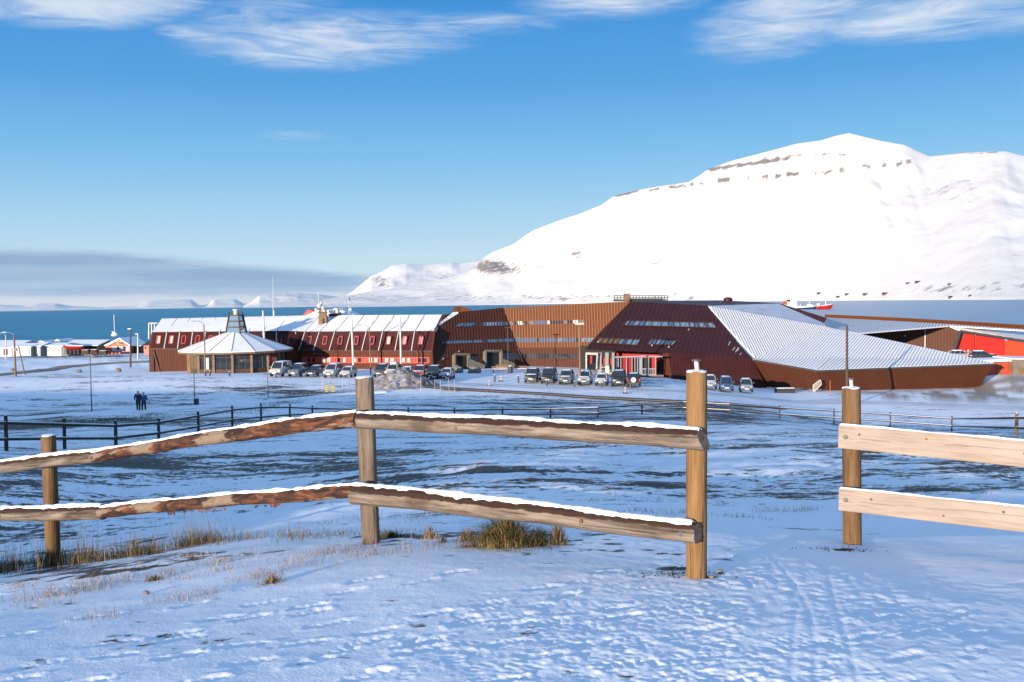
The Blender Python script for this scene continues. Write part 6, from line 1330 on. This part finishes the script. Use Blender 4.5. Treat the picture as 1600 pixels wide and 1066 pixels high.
def walker(px, py, label, jacket, stride, hood, hgt=1.76):
    b = ground_at(px, py, 60); o = thing('person', label, 'person', b, 'people walking on the path', 0.15); k = hgt / 1.76
    S = lambda v: tuple(c * k for c in v); s = stride
    hipz, kn, an = .93, .50, .08; L_, R_ = (-.10, s * .5), (.10, -s * .5)
    J = [(0, 0, .95), (0, 0, 1.15), (0, -.01, 1.42), (0, -.01, 1.53), (0, -.03, 1.62), (0, -.03, 1.72),
         (-.10, 0, .90), (-.105, s * .30, .50), (-.11, s * .62, .09), (-.115, s * .62 - .16, .04), (.10, 0, .90), (.105, -s * .18, .50), (.11, -s * .40, .09), (.115, -s * .40 - .16, .04),
         (-.19, 0, 1.42), (-.27, -s * .2, 1.15), (-.22, -s * .35 - .16, 1.00), (-.17, -s * .35 - .26, .99), (.19, 0, 1.42), (.27, s * .2, 1.15), (.22, s * .2 - .14, 1.00), (.17, s * .2 - .24, .99)]
    E = [(0, 1), (1, 2), (2, 3), (3, 4), (4, 5), (0, 6), (6, 7), (7, 8), (8, 9), (0, 10), (10, 11), (11, 12), (12, 13), (2, 14), (14, 15), (15, 16), (16, 17), (2, 18), (18, 19), (19, 20), (20, 21)]
    R = [(.13, .10), (.13, .10), (.15, .10), .055, .09, .085, .085, .06, .045, .035, .085, .06, .045, .035, .06, .045, .035, .035, .06, .045, .035, .035]
    skinned('body', [S(v) for v in J], E, [tuple(x * k for x in r) if isinstance(r, tuple) else r * k for r in R], MAT['skin_tone'], o)
    idx = [0, 1, 2, 14, 15, 16, 18, 19, 20]; mp = {a: i for i, a in enumerate(idx)}
    jj = [J[i] for i in idx] + [(0, 0, .80)]; ee = [(mp[a], mp[c_]) for a, c_ in E if a in mp and c_ in mp] + [(0, 9)]
    skinned('jacket', [S(v) for v in jj], ee, [(.19, .15), (.19, .15), (.19, .14), .085, .075, .055, .085, .075, .055, (.20, .16)], MAT[jacket], o)
    idx = [0, 6, 7, 8, 10, 11, 12]; mp = {a: i for i, a in enumerate(idx)}
    skinned('trousers', [S(J[i]) for i in idx], [(mp[a], mp[c_]) for a, c_ in E if a in mp and c_ in mp], [(.16, .13), .115, .085, .07, .115, .085, .07], MAT['dark_trousers'], o)
    for a, c_ in ((8, 9), (12, 13)): skinned('boot', [S(J[a]), S(J[c_])], [(0, 1)], [.07, .055], MAT['boot_leather'], o)
    skinned('hood' if hood else 'hair', [S((0, .01, 1.60)), S((0, .0, 1.74))], [(0, 1)], [(.115, .12), (.10, .11)] if hood else [(.08, .09), (.095, .10)], MAT[jacket if hood else 'dark_hair'], o)
walker(216.5, 643.5, 'bareheaded walker in a dark navy jacket and dark trousers on the path', 'navy_jacket', .22, False, 1.86)
walker(225, 643.5, 'walker in a bright blue hooded jacket close beside the other', 'blue_jacket', -.30, True, 1.74)

# ------------------------------------------------------------------ harbour side, far left
simple('pale_blue_wall', (0.30, 0.34, 0.37), 0.6); simple('teal_wall', (0.05, 0.13, 0.16), 0.6); simple('ochre_wall', (0.30, 0.25, 0.10), 0.6); simple('mint_wall', (0.22, 0.38, 0.26), 0.6)
simple('hull_red', (0.42, 0.012, 0.014), 0.4); simple('hull_blue', (0.012, 0.035, 0.13), 0.4); simple('hull_white', (0.56, 0.55, 0.53), 0.4); simple('hull_orange', (0.45, 0.06, 0.02), 0.4)
def ridge_house(name, label, cat, x0, x1, yb, ye, yr, Y, depth, wall, roof='fresh_snow', gable=False, group=None, doors=(), xr=None):
    """a plain ridged building: wall from ground line yb to eaves ye, ridge at yr (photograph rows); gable end or long side towards us"""
    b = P((x0 + x1) / 2, yb, Y); o = thing(name, label, cat, b, group); sh = lambda p: P(p[0], p[1], Y)
    up = Vector((0, depth, 0)); lo = Vector((0, 0, -3))
    A, B_, C_, D_ = sh((x0, yb)) + lo, sh((x1, yb)) + lo, sh((x1, ye)), sh((x0, ye))
    if gable:
        R = sh(((x0 + x1) / 2 if xr is None else xr, yr)); mb = MB(); mb.prism([A, B_, C_, R, D_], up); mb.build('wall', MAT[wall], o)
        for e in (C_, D_):
            n = Vector((0, 0, .25)); out = (e - R) * .08; mb = MB(); mb.prism([R + n * .1 - Vector((0, .1, 0)), e + out + n * .1 - Vector((0, .1, 0)), e + out + n * 1.0 - Vector((0, .1, 0)), R + n * 1.1 - Vector((0, .1, 0))], up * 1.02); mb.build('roof', MAT[roof], o)
    else:
        mb = MB(); mb.prism([A, B_, C_, D_], up); mb.build('wall', MAT[wall], o); h = sh((x0, yr)).z - D_.z
        e = Vector((.3, 0, 0)); R0, R1 = D_ + up / 2 + Vector((0, 0, h)), C_ + up / 2 + Vector((0, 0, h)); f = Vector((0, -.4, 0))
        for q in ([D_ + f - e, C_ + f + e, R1 + e, R0 - e], [D_ + up - e, C_ + up + e, R1 + e, R0 - e]): mb = MB(); mb.prism(q, (0, 0, .22)); mb.build('roof', MAT[roof], o)
        for q, s_ in (([D_, D_ + up, R0], .05), ([C_, C_ + up, R1], -.05)): mb = MB(); mb.prism(q, (s_, 0, 0)); mb.build('gable', MAT[wall], o)
    for (a, c, d, e_, m_, nm) in doors:
        mb = MB(); mb.prism([P(*q, Y - .12) for q in ((a, c), (d, c), (d, e_), (a, e_))], (0, .1, 0)); mb.build(nm, MAT[m_], o)
    return o
YP = 330
ridge_house('storage_tent', 'long white storage tent nearest the curved street lamp', 'tent', -34, 19, 555.5, 544, 535, YP, 26, 'tent_white', 'fresh_snow', doors=((5.5, 545, 12, 555, 'dark_timber', 'doorway'), (12.5, 545, 15, 555, 'grey_metal', 'doorway')))
ridge_house('storage_tent', 'white storage tent with a flat snowy front beside the wooden lamp post', 'tent', 20, 48, 555, 542.5, 538.5, YP - 4, 14, 'tent_white', doors=((36, 543.5, 45.5, 554, 'pale_blue_wall', 'tent_flap'),))
ridge_house('shed', 'pale shed with a lighter door panel between tent and white warehouse', 'shed', 49, 63, 555, 542, 537, YP - 2, 12, 'pale_blue_wall', doors=((50, 543, 54.5, 553, 'ochre_wall', 'door'), (55.5, 543, 61, 553, 'hull_white', 'door')))
ridge_house('warehouse', 'long low white warehouse with small windows beside the teal shed', 'warehouse', 63.5, 96, 553.5, 541, 537.5, YP, 14, 'tent_white', doors=tuple((x, 544 + (k % 2) * 2.5, x + 1.2, 545.5 + (k % 2) * 2.5, 'dark_metal', 'window') for k, x in enumerate((70, 74, 78, 82, 86, 90))))
ridge_house('house', 'small house with a pale green gable behind the white warehouse', 'house', 82, 97, 548, 537, 531, YP + 34, 12, 'mint_wall', gable=True, doors=((88, 537, 90, 540, 'window_glass', 'window'),))
ridge_house('house', 'house with a dark snow-free roof behind the white warehouse', 'house', 70, 89, 548, 540, 535.8, YP + 22, 14, 'pale_blue_wall', 'dark_timber')
ridge_house('house', 'grey-roofed house at the water behind the sheds', 'house', 48, 76, 548, 538, 533.5, YP + 40, 14, 'pale_blue_wall', gable=True, xr=64, doors=((60, 538, 62, 541, 'window_glass', 'window'),))
ridge_house('shed', 'teal shed at the end of the white warehouse', 'shed', 96.5, 104, 555, 541.5, 539.5, YP - 3, 9, 'teal_wall', doors=((98, 544, 101, 554, 'dark_metal', 'door'),))
ridge_house('warehouse', 'long warehouse with broad snowy roof behind the red boat', 'warehouse', 98, 152, 550, 540.5, 533.5, YP + 12, 20, 'timber', doors=((132, 541.5, 150, 545, 'maroon_roofing', 'loading_front'),))
ridge_house('boathouse', 'red boathouse with white-banded gable and yellow panel', 'boathouse', 164.5, 204, 549, 540, 529, YP, 14, 'orange_red_paint', gable=True, xr=187, doors=((174.5, 541, 204, 549, 'pale_blue_wall', 'lower_front'), (192, 541.5, 196.5, 549, 'recess_shade', 'doorway'), (183, 541.5, 186, 547, 'grey_metal', 'door')))
o = bpy.data.objects['boathouse']; mb = MB(); mb.prism([P(*q, YP - .3) for q in ((183, 533.6), (190, 533), (190.5, 538), (183, 538.4))], (0, .1, 0)); mb.build('gable_panel', MAT['sign_yellow'], o)
for q in ((183.8, 185.4), (187, 188.6)):
    mb = MB(); mb.prism([P(*w_, YP - .5) for w_ in ((q[0], 534.6), (q[1], 534.3), (q[1] + .8, 537.4), (q[0] + .8, 537.6))], (0, .1, 0)); mb.build('gable_mark', MAT['trim_black'], o)
mb = MB(); mb.bar(P(187, 530, YP - .4), P(166, 540.5, YP - .4), .2, .4); mb.build('barge_board', MAT['hull_white'], o); mb = MB(); mb.bar(P(187, 530, YP - .4), P(203, 540, YP - .4), .2, .4); mb.build('barge_board', MAT['hull_white'], o)
ridge_house('shed', 'dark red shed attached beyond the red boathouse', 'shed', 204.5, 219, 549, 541, 538.5, YP + 3, 9, 'maroon_roofing', doors=((208, 543, 212, 549, 'dark_metal', 'door'),))
ridge_house('shed', 'small orange shed glimpsed past the corner of the long wing', 'shed', 224.5, 240, 550, 540, 535, 290, 10, 'hull_orange', 'dark_timber', doors=((226, 542, 228, 545, 'window_glass', 'window'),))
def hull(o, name, pts, half, depth, mat, Y, n=9):
    """pts: waterline/deck pixel profile ((px, deck y, keel y), ...) seen from the side"""
    mb = MB(); m = len(pts)
    for i, (px, yd, yk) in enumerate(pts):
        f = i / (m - 1); w = half * math.sin(math.pi * min(1, .12 + f * .95)) ** .5 if i not in (m - 1,) else .05
        for s_, yy in ((-1, yd), (-.8, (yd + yk) / 2), (0, yk), (.8, (yd + yk) / 2), (1, yd)):
            p = P(px, yy, Y); mb.v.append(p + Vector((0, w * s_, 0)))
    mb.f = [(i * 5 + k, i * 5 + k + 1, i * 5 + k + 6, i * 5 + k + 5) for i in range(m - 1) for k in range(4)] + [(i * 5, (i + 1) * 5, (i + 1) * 5 + 4, i * 5 + 4) for i in range(m - 1)] + [(0, 1, 2, 3, 4), tuple((m - 1) * 5 + k for k in range(5))]
    mb.m = [0] * len(mb.f); return mb.build(name, mat, o, smooth=35)
bt = thing('boat', 'bright red boat hull propped up on a dark trestle beside the teal shed', 'boat', P(112, 552, YP - 12))
hull(bt, 'hull', ((99.5, 540.2, 541), (104, 540.5, 545.5), (110, 541, 547), (120, 541, 547), (128, 541, 546), (130, 541, 545)), 2.0, 3, MAT['hull_red'], YP - 12)
mb = MB()
for x in (104, 110, 116, 122, 128): mb.bar(P(x, 545.5, YP - 12), P(x + .6, 554, YP - 12), .35, .35)
mb.build('trestle', MAT['dark_timber'], bt)
mb = MB(); mb.prism([P(103, 539.6, YP - 12), P(129, 539.8, YP - 12), P(129, 541, YP - 12), P(102, 540.6, YP - 12)], (0, 1.5, 0)); mb.build('snow_cover', MAT['fresh_snow'], bt)
for k, (x0, x1, y0, y1, l) in enumerate(((126, 139, 545.5, 554, 'dark timber stack nearest the red boat'), (140, 152, 545, 553, 'middle dark timber stack with snow along its boards'), (153, 166, 547, 553, 'low dark timber stack nearest the red boathouse'))):
    st = thing('timber_stack', l, 'timber stack', P((x0 + x1) / 2, y1, YP - 14), 'timber stacks at the harbour')
    for j in range(5):
        a = j / 5; z0, z1 = y1 + 1 - (y1 - y0) * a, y1 + 1 - (y1 - y0) * (a + .14)
        mb = MB(); mb.prism([P(x0 + j * .3, z0, YP - 14), P(x1 - j * .3, z0, YP - 14), P(x1 - j * .3, z1, YP - 14), P(x0 + j * .3, z1, YP - 14)], (0, 3, 0)); mb.build('board', MAT['dark_timber'], st)
        if j != 4: continue
        mb = MB(); mb.prism([P(x0 + j * .3 + 1, z1, YP - 14.1), P(x1 - j * .3 - 1, z1, YP - 14.1), P(x1 - j * .3 - 1, z1 - .35, YP - 14.1), P(x0 + j * .3 + 1, z1 - .35, YP - 14.1)], (0, 2.5, 0)); mb.build('snow_layer', MAT['fresh_snow'], st)
for k, (px, py, r, l) in enumerate(((20, 556, .35, 'dark lump of scrap before the first tent'), (67, 555.5, .35, 'dark lump of scrap before the white warehouse'), (84, 556, .3, 'brown lump of scrap at the warehouse corner'), (106, 557, .45, 'blue-grey lump beside the red boat trestle'), (146, 558.5, .4, 'blue-grey covered heap before the timber stacks'), (123, 582.5, .42, 'dark boulder half under snow at the road bank'), (185, 581, .42, 'dark boulder half under snow near the long wing'), (20, 579.5, .35, 'dark boulder at the foot of the wooden lamp post'))):
    boulder(px, py, r, l, 30 + k, 110, 'boulder', 'boulders and lumps beside the road')
SB = 800
sbt = thing('sailing_boat', 'white sailing boat moored off the harbour with a tall mast', 'sailing boat', P(178.5, 526.5, SB))
hull(sbt, 'hull', ((174, 522.5, 525), (175.5, 522.3, 526.4), (178, 522.3, 526.8), (181, 522.2, 526.6), (183.5, 521.6, 524)), 1.7, 2, MAT['hull_white'], SB)
mb = MB(); mb.prism([P(175.5, 519.8, SB), P(180.5, 519.8, SB), P(181.5, 522.5, SB), P(175, 522.5, SB)], (0, 1.6, 0)); mb.build('cabin', MAT['hull_white'], sbt)
mb = MB(); mb.tube([P(179, 522, SB), P(178, 492, SB)], .28, 6); mb.build('mast', MAT['hull_white'], sbt); mb = MB(); mb.tube([P(179, 519, SB), P(174.5, 518.3, SB)], .35, 6); mb.build('boom', MAT['hull_white'], sbt)

# ships out on the fjord
SH = 1850
s1 = thing('cargo_ship', 'ship with white upperworks and blue hull, its stern behind the dark roof', 'ship', P(1250, 483.5, SH))
hull(s1, 'hull', ((1224, 476.5, 481), (1228, 476.5, 483.5), (1240, 478.5, 484), (1262, 479.5, 484), (1272, 478.3, 484), (1279, 477.6, 482)), 8, 5, MAT['hull_blue'], SH)
mb = MB(); mb.prism([P(1225, 476, SH - 9), P(1240, 478, SH - 9), P(1262, 478.8, SH - 9), P(1278, 477.2, SH - 9), P(1270, 480, SH - 9), P(1240, 482, SH - 9), P(1226, 480.5, SH - 9)], (0, 1, 0)); mb.build('white_side', MAT['hull_white'], s1)
for q, m_, nm in ((((1230, 471), (1245, 470.5), (1246, 478), (1229, 477.5)), 'hull_white', 'deckhouse'), (((1236, 467.5), (1244, 467.3), (1245, 471), (1235, 471)), 'hull_white', 'bridge'), (((1224.5, 471.5), (1229, 470.5), (1230, 476.5), (1224, 476)), 'hull_orange', 'lifeboat'), (((1231, 468.5), (1234, 468.5), (1234.5, 471.5), (1230.5, 471.5)), 'maroon_roofing', 'funnel'), (((1262, 475.5), (1269, 475.5), (1270, 479), (1261.5, 479)), 'hull_white', 'hatch_house')):
    mb = MB(); mb.prism([P(*w_, SH - 4) for w_ in q], (0, 8, 0)); mb.build(nm, MAT[m_], s1)
for x, y0, y1, nm in ((1238, 468, 462.5, 'mast'), (1264.5, 478, 469, 'derrick'), (1250.5, 479, 474.5, 'crane_post')):
    mb = MB(); mb.tube([P(x, y0, SH), P(x, y1, SH)], .45, 6); mb.build(nm, MAT['hull_white'], s1)
SH2 = 1780
s2 = thing('fishing_ship', 'smaller ship with bright red hull and white mast ahead of the blue one', 'ship', P(1288, 483.8, SH2))
hull(s2, 'hull', ((1275.5, 479, 482), (1277, 478.8, 484), (1285, 478.3, 484.2), (1293, 477.2, 484.2), (1298, 476.2, 483), (1301.5, 475.2, 477)), 5, 4, MAT['hull_red'], SH2)
mb = MB(); mb.prism([P(1277.5, 474, SH2 - 3), P(1280.5, 473.8, SH2 - 3), P(1281, 479.5, SH2 - 3), P(1277, 479.5, SH2 - 3)], (0, 5, 0)); mb.build('wheelhouse', MAT['hull_white'], s2)
mb = MB(); mb.prism([P(1283, 477.4, SH2 - 4), P(1301, 474.6, SH2 - 4), P(1300.5, 475.8, SH2 - 4), P(1284, 478.6, SH2 - 4)], (0, 6, 0)); mb.build('white_bulwark', MAT['hull_white'], s2)
mb = MB(); mb.tube([P(1290.3, 478, SH2), P(1290, 466.5, SH2)], [.7, .4], 6); mb.build('mast', MAT['hull_white'], s2)

# tiny huts on the far shore, standing on the mountain's foot
bpy.context.view_layer.update()
mnt = bpy.data.objects['mountain']
for k, (px, py, w_, h_) in enumerate(((1280, 459.5, 9, 3), (1324, 461, 9, 3), (1353, 461, 12, 3.2), (1383, 460.5, 11, 4), (1419, 443.5, 8, 2.6), (1434, 442, 10, 3.6), (1484, 445, 8, 2.4), (1485, 466, 7, 4), (1516, 463, 6, 2.4), (1310, 465, 8, 3))):
    ok, loc, nrm, fi_ = mnt.ray_cast(Vector((0, 0, 0)), ray(px, py))
    if not ok: continue
    s_ = loc.y / F; o = thing('cabin', ('first', 'second', 'third', 'fourth')[sum(q < px for q in ((1280, 1310, 1324, 1353, 1383, 1485, 1516) if py > 455 else (1419, 1434, 1484))) % 4] + (' dark cabin above the red-hulled ship, counted along the shore' if px < 1360 and py > 455 else ' dark cabin of those beyond the open water, counted along the shore' if py > 455 else ' dark cabin on the rise above the far shore, counted from the ships'), 'cabin', loc, 'cabins on the shore by the water' if py > 455 else 'cabins on the rise above the far shore')
    W_, H_ = w_ * s_ * .8, h_ * s_ * .8
    mb = MB(); mb.box(loc + Vector((0, 0, H_ * .15)), (W_, 6, H_ * .9)); mb.build('wall', MAT['dark_timber'], o)
    mb = MB(); a = loc + Vector((-W_ * .55, -4, H_ * .6)); mb.prism([a, a + Vector((0, 8, 0)), a + Vector((0, 4, H_ * .45))], (W_ * 1.1, 0, 0)); mb.build('roof', MAT['maroon_roofing'], o)

# ------------------------------------------------------------------ grass
def grass_mat(name, stops):
    t = NT(name); t.rough(0.7, 0.2); g = t.n('ShaderNodeNewGeometry'); t.color(t.ramp(g.outputs['Random Per Island'], stops)); return t.m
grass_mat('dry_grass', [(0.0, (0.10, 0.060, 0.028)), (0.35, (0.20, 0.135, 0.065)), (0.7, (0.30, 0.215, 0.12)), (1.0, (0.14, 0.10, 0.045))])
grass_mat('dark_grass', [(0.0, (0.035, 0.030, 0.016)), (0.5, (0.09, 0.065, 0.030)), (0.85, (0.17, 0.115, 0.055)), (1.0, (0.06, 0.062, 0.022))])
grass_mat('green_grass', [(0.0, (0.050, 0.060, 0.012)), (0.4, (0.095, 0.095, 0.020)), (0.7, (0.13, 0.095, 0.028)), (1.0, (0.17, 0.10, 0.032))])
grass_mat('pale_stalk', [(0.0, (0.22, 0.15, 0.10)), (0.5, (0.32, 0.235, 0.17)), (1.0, (0.42, 0.33, 0.25))])
gr = random.Random(99)
class Blades:
    """collects blades as numbers; the ground heights are looked up all at once"""
    def __init__(s): s.q = []
    def add(s, x, y, h, w, lean, az_, dz=-.01): s.q.append((x, y, h, w, lean, az_, dz))
    def mesh(s, name, mat, loc):
        a = np.array(s.q); x, y, h, w, ln, az_, dz = a.T; z = gz(x, y) + dz
        dx, dy = np.cos(az_), np.sin(az_); sx, sy = -dy * w / 2, dx * w / 2; V = np.zeros((len(a), 7, 3))
        for k, (f, up, wd) in enumerate(((0, 0, 1), (.10, .38, .85), (.42, .72, .6))):
            cx_, cy_, cz_ = x + dx * ln * f * h, y + dy * ln * f * h, z + h * up * (1 - .12 * ln * f)
            V[:, 2 * k] = np.stack([cx_ - sx * wd, cy_ - sy * wd, cz_], -1); V[:, 2 * k + 1] = np.stack([cx_ + sx * wd, cy_ + sy * wd, cz_], -1)
        V[:, 6] = np.stack([x + dx * ln * h, y + dy * ln * h, z + h * (1 - .35 * ln)], -1)
        V = V.reshape(-1, 3) - np.array(loc); o = np.arange(len(a)) * 7
        f4 = np.concatenate([np.stack([o, o + 1, o + 3, o + 2], -1), np.stack([o + 2, o + 3, o + 5, o + 4], -1)]); f3 = np.stack([o + 4, o + 5, o + 6], -1)
        me = bpy.data.meshes.new(name); me.from_pydata(V.tolist(), [], f4.tolist() + f3.tolist()); me.materials.append(MAT[mat]); return me
def raw(b, name, mat, loc, **tags): return link(name, b.mesh(name, mat, loc), None, loc, **tags)
def scatter(n, pts, spread, hmin, hmax, lean=.5, w=.004):
    mb = Blades()
    for k in range(n):
        f = gr.random() * (len(pts) - 1); i = min(int(f), len(pts) - 2); f -= i
        x, y, hs, dn = (pts[i][c] + (pts[i + 1][c] - pts[i][c]) * f for c in range(4))
        if gr.random() > dn: continue
        key = (round(x / 6), round(y / 3))
        if key not in GC: GC[key] = ground_at(key[0] * 6, key[1] * 3)
        g = GC[key]; X_, Y_ = g.x + gr.gauss(0, spread * .5), g.y + gr.gauss(0, spread)
        if vn1(X_ * 3.1, Y_ * 3.1) < .28: continue
        mb.add(X_, Y_, gr.uniform(hmin, hmax) * hs * (.6 + .8 * vn1(X_ * 1.7, Y_ * 1.7 + 9)), w * gr.uniform(.5, 1.4), gr.random() ** 1.2 * lean, gr.uniform(0, 6.28))
    return mb
def vn1(x, y): return float(vnoise(np.array([x]), np.array([y]), 77)[0])
GC = {}
LINE = [(-60, 902, 1, 1), (0, 896, 1, 1), (60, 888, 1, 1), (130, 878, 1.0, 1), (200, 868, .95, 1), (270, 856, .8, .9), (330, 848, .6, .6), (420, 842, .45, .4), (520, 838, .4, .3), (640, 838, .4, .35)]
BANK = [(20, 664, 1, .8), (120, 660, 1, 1), (220, 655, 1, 1), (330, 648, 1, .9), (420, 640, 1, .5), (430, 628, .9, .6), (500, 618, .9, 1), (570, 614, .9, .8)]
raw(scatter(5200, BANK, 1.3, .10, .34, 1.1, .018), 'grass', 'dark_grass', ground_at(220, 656, 30), kind='stuff')
raw(scatter(9000, LINE, .24, .05, .24, 1.2, .0042), 'grass', 'dark_grass', ground_at(150, 870), kind='stuff')
raw(scatter(2600, LINE, .32, .16, .48, .75, .003), 'grass', 'dry_grass', ground_at(150, 870), kind='stuff')
SP = [(45, 936), (62, 938), (82, 946), (100, 930), (118, 925), (150, 922), (170, 912), (200, 905), (238, 908), (262, 898), (290, 905), (318, 884), (345, 880), (352, 892), (380, 872), (395, 905), (410, 900), (428, 912), (452, 880), (470, 886), (498, 868), (520, 890), (540, 862), (560, 872), (598, 866), (640, 862), (680, 852), (150, 968), (285, 938), (322, 930), (30, 918), (215, 886), (300, 870), (430, 862), (1045, 806), (1202, 800), (1246, 800), (1262, 797), (1130, 790), (1420, 800), (1445, 760), (1520, 742), (1480, 748)]
mb = Blades(); mb2 = Blades()
for px, py in SP:
    c = ground_at(px, py); sc_ = gr.uniform(.5, 1.5)
    for k in range(int(gr.uniform(30, 110) * sc_)):
        (mb if gr.random() < .6 else mb2).add(c.x + gr.gauss(0, .11 * sc_), c.y + gr.gauss(0, .07 * sc_), gr.uniform(.02, .12) * (.6 + .5 * sc_), .0026 * gr.uniform(.6, 1.5), .3 + gr.random() * 1.2, gr.uniform(0, 6.28))
raw(mb, 'grass', 'pale_stalk', ground_at(300, 900), kind='stuff'); raw(mb2, 'grass', 'dry_grass', ground_at(300, 900), kind='stuff')
mb = Blades()                                              # low tussocks of the tundra just beyond the fence
for k in range(700):
    px = gr.uniform(-20, 1640); py = gr.triangular(720, 835, 800)
    key = (round(px / 12), round(py / 6))
    if key not in GC: GC[key] = ground_at(key[0] * 12, key[1] * 6, 12)
    g = GC[key]; X_, Y_ = g.x + gr.gauss(0, .25), g.y + gr.gauss(0, .5)
    if vn1(X_ * .5, Y_ * .7) < .55: continue
    for j in range(gr.randint(4, 16)): mb.add(X_ + gr.gauss(0, .07), Y_ + gr.gauss(0, .07), gr.uniform(.03, .10), .004, .3 + gr.random(), gr.uniform(0, 6.28))
raw(mb, 'grass', 'dark_grass', ground_at(700, 760, 12), kind='stuff')
def tuft(px, py, n, rx, ry, h, lean, mat, label, mix=None):
    c = ground_at(px, py); o = thing('grass_tuft', label, 'grass tuft', c); mbs = {m_: Blades() for m_ in (mat, mix) if m_}
    for k in range(n):
        a = gr.uniform(0, 6.28); r = min(1.5, abs(gr.gauss(0, .55)))
        mbs[mix if mix and gr.random() < .35 else mat].add(c.x + rx * r * math.cos(a), c.y + ry * r * math.sin(a), h * gr.uniform(.45, 1.2) * max(.25, 1 - .6 * r), .0045 * gr.uniform(.6, 1.5), lean * (.35 + 1.1 * r) * gr.uniform(.5, 1.3), a + gr.gauss(0, .7))
    for m_, b_ in mbs.items(): link('blade_clump', b_.mesh('blades', m_, c), o, kind='stuff')
tuft(790, 852, 2300, .33, .22, .31, 1.15, 'green_grass', 'large green and brown grass tuft under the lower rail', 'dry_grass')
tuft(842, 848, 420, .13, .10, .17, .9, 'dry_grass', 'flattened brown grass tuft at the edge of the large green one', 'green_grass')
tuft(872, 850, 330, .10, .08, .22, .6, 'dry_grass', 'small dry grass tuft standing apart beyond the large green one', 'green_grass')
tuft(610, 840, 600, .20, .08, .085, .8, 'green_grass', 'short green grass tuft at the foot of the grey fence post', 'dry_grass')
tuft(672, 842, 190, .10, .06, .16, .5, 'dry_grass', 'thin dry grass tuft between the grey post and the large tuft', 'pale_stalk')
tuft(730, 846, 260, .12, .08, .15, .7, 'dry_grass', 'bleached grass tuft leaning against the large green one', 'pale_stalk')
tuft(692, 848, 120, .07, .05, .09, .7, 'dark_grass', 'little dark grass tuft on the snow below the lower rail')
tuft(240, 908, 190, .07, .05, .07, .8, 'dry_grass', 'little brown grass tuft alone on the snow below the barked rail', 'dark_grass')
tuft(425, 912, 230, .09, .06, .10, .8, 'dry_grass', 'straw-coloured grass tuft on the snow below the barked rail', 'pale_stalk')
# stones and crumbs of soil by the posts
def stone(px, py, r, label, seed): 
    o = boulder(px, py, r, label, seed, 2.5, 'stone', 'stones lying on the snow'); o['category'] = 'stone'; return o
stone(228, 929, .022, 'small dark stone alone on the snow below the tufts', 50)
stone(1124, 896, .022, 'pale stone at the foot of the yellow post', 51); stone(1112, 903, .016, 'dark clod in the hollow of the yellow post', 52)
mb = MB(); cA, cB = ground_at(1088, 899), ground_at(1326, 860)
for k in range(220):
    a = gr.gauss(0, 1); b_ = gr.gauss(0, 1); c = cA if k < 150 else cB
    q = Vector((c.x - .10 + a * .16, c.y + .03 + b_ * .06, 0)); q.z = g1(q.x, q.y) + .002; r = gr.uniform(.003, .009)
    mb.add([q + Vector(v) * r for v in ((-1, -.6, 0), (1, -.7, 0), (.8, 1, 0), (-.7, .8, 0), (0, 0, .9))], [(0, 1, 4), (1, 2, 4), (2, 3, 4), (3, 0, 4)])
simple('dug_soil', (0.045, 0.034, 0.024), 0.9)
mb.build('soil_crumbs', MAT['dug_soil'], None, org=cA, kind='stuff')

# ------------------------------------------------------------------ the air: a faint even haze over the fjord
hz = bpy.data.materials.new('haze_air'); hz.use_nodes = True; ht = hz.node_tree; ht.nodes.clear()
pv = ht.nodes.new('ShaderNodeVolumePrincipled'); pv.inputs['Color'].default_value = (0.68, 0.86, 1.0, 1); pv.inputs['Density'].default_value = 5.0e-6; pv.inputs['Anisotropy'].default_value = 0.0
ho = ht.nodes.new('ShaderNodeOutputMaterial'); ht.links.new(pv.outputs[0], ho.inputs['Volume'])
mb = MB(); mb.box((0, 22000, 740), (170000, 142000, 1680)); mb.build('haze', hz, kind='stuff')
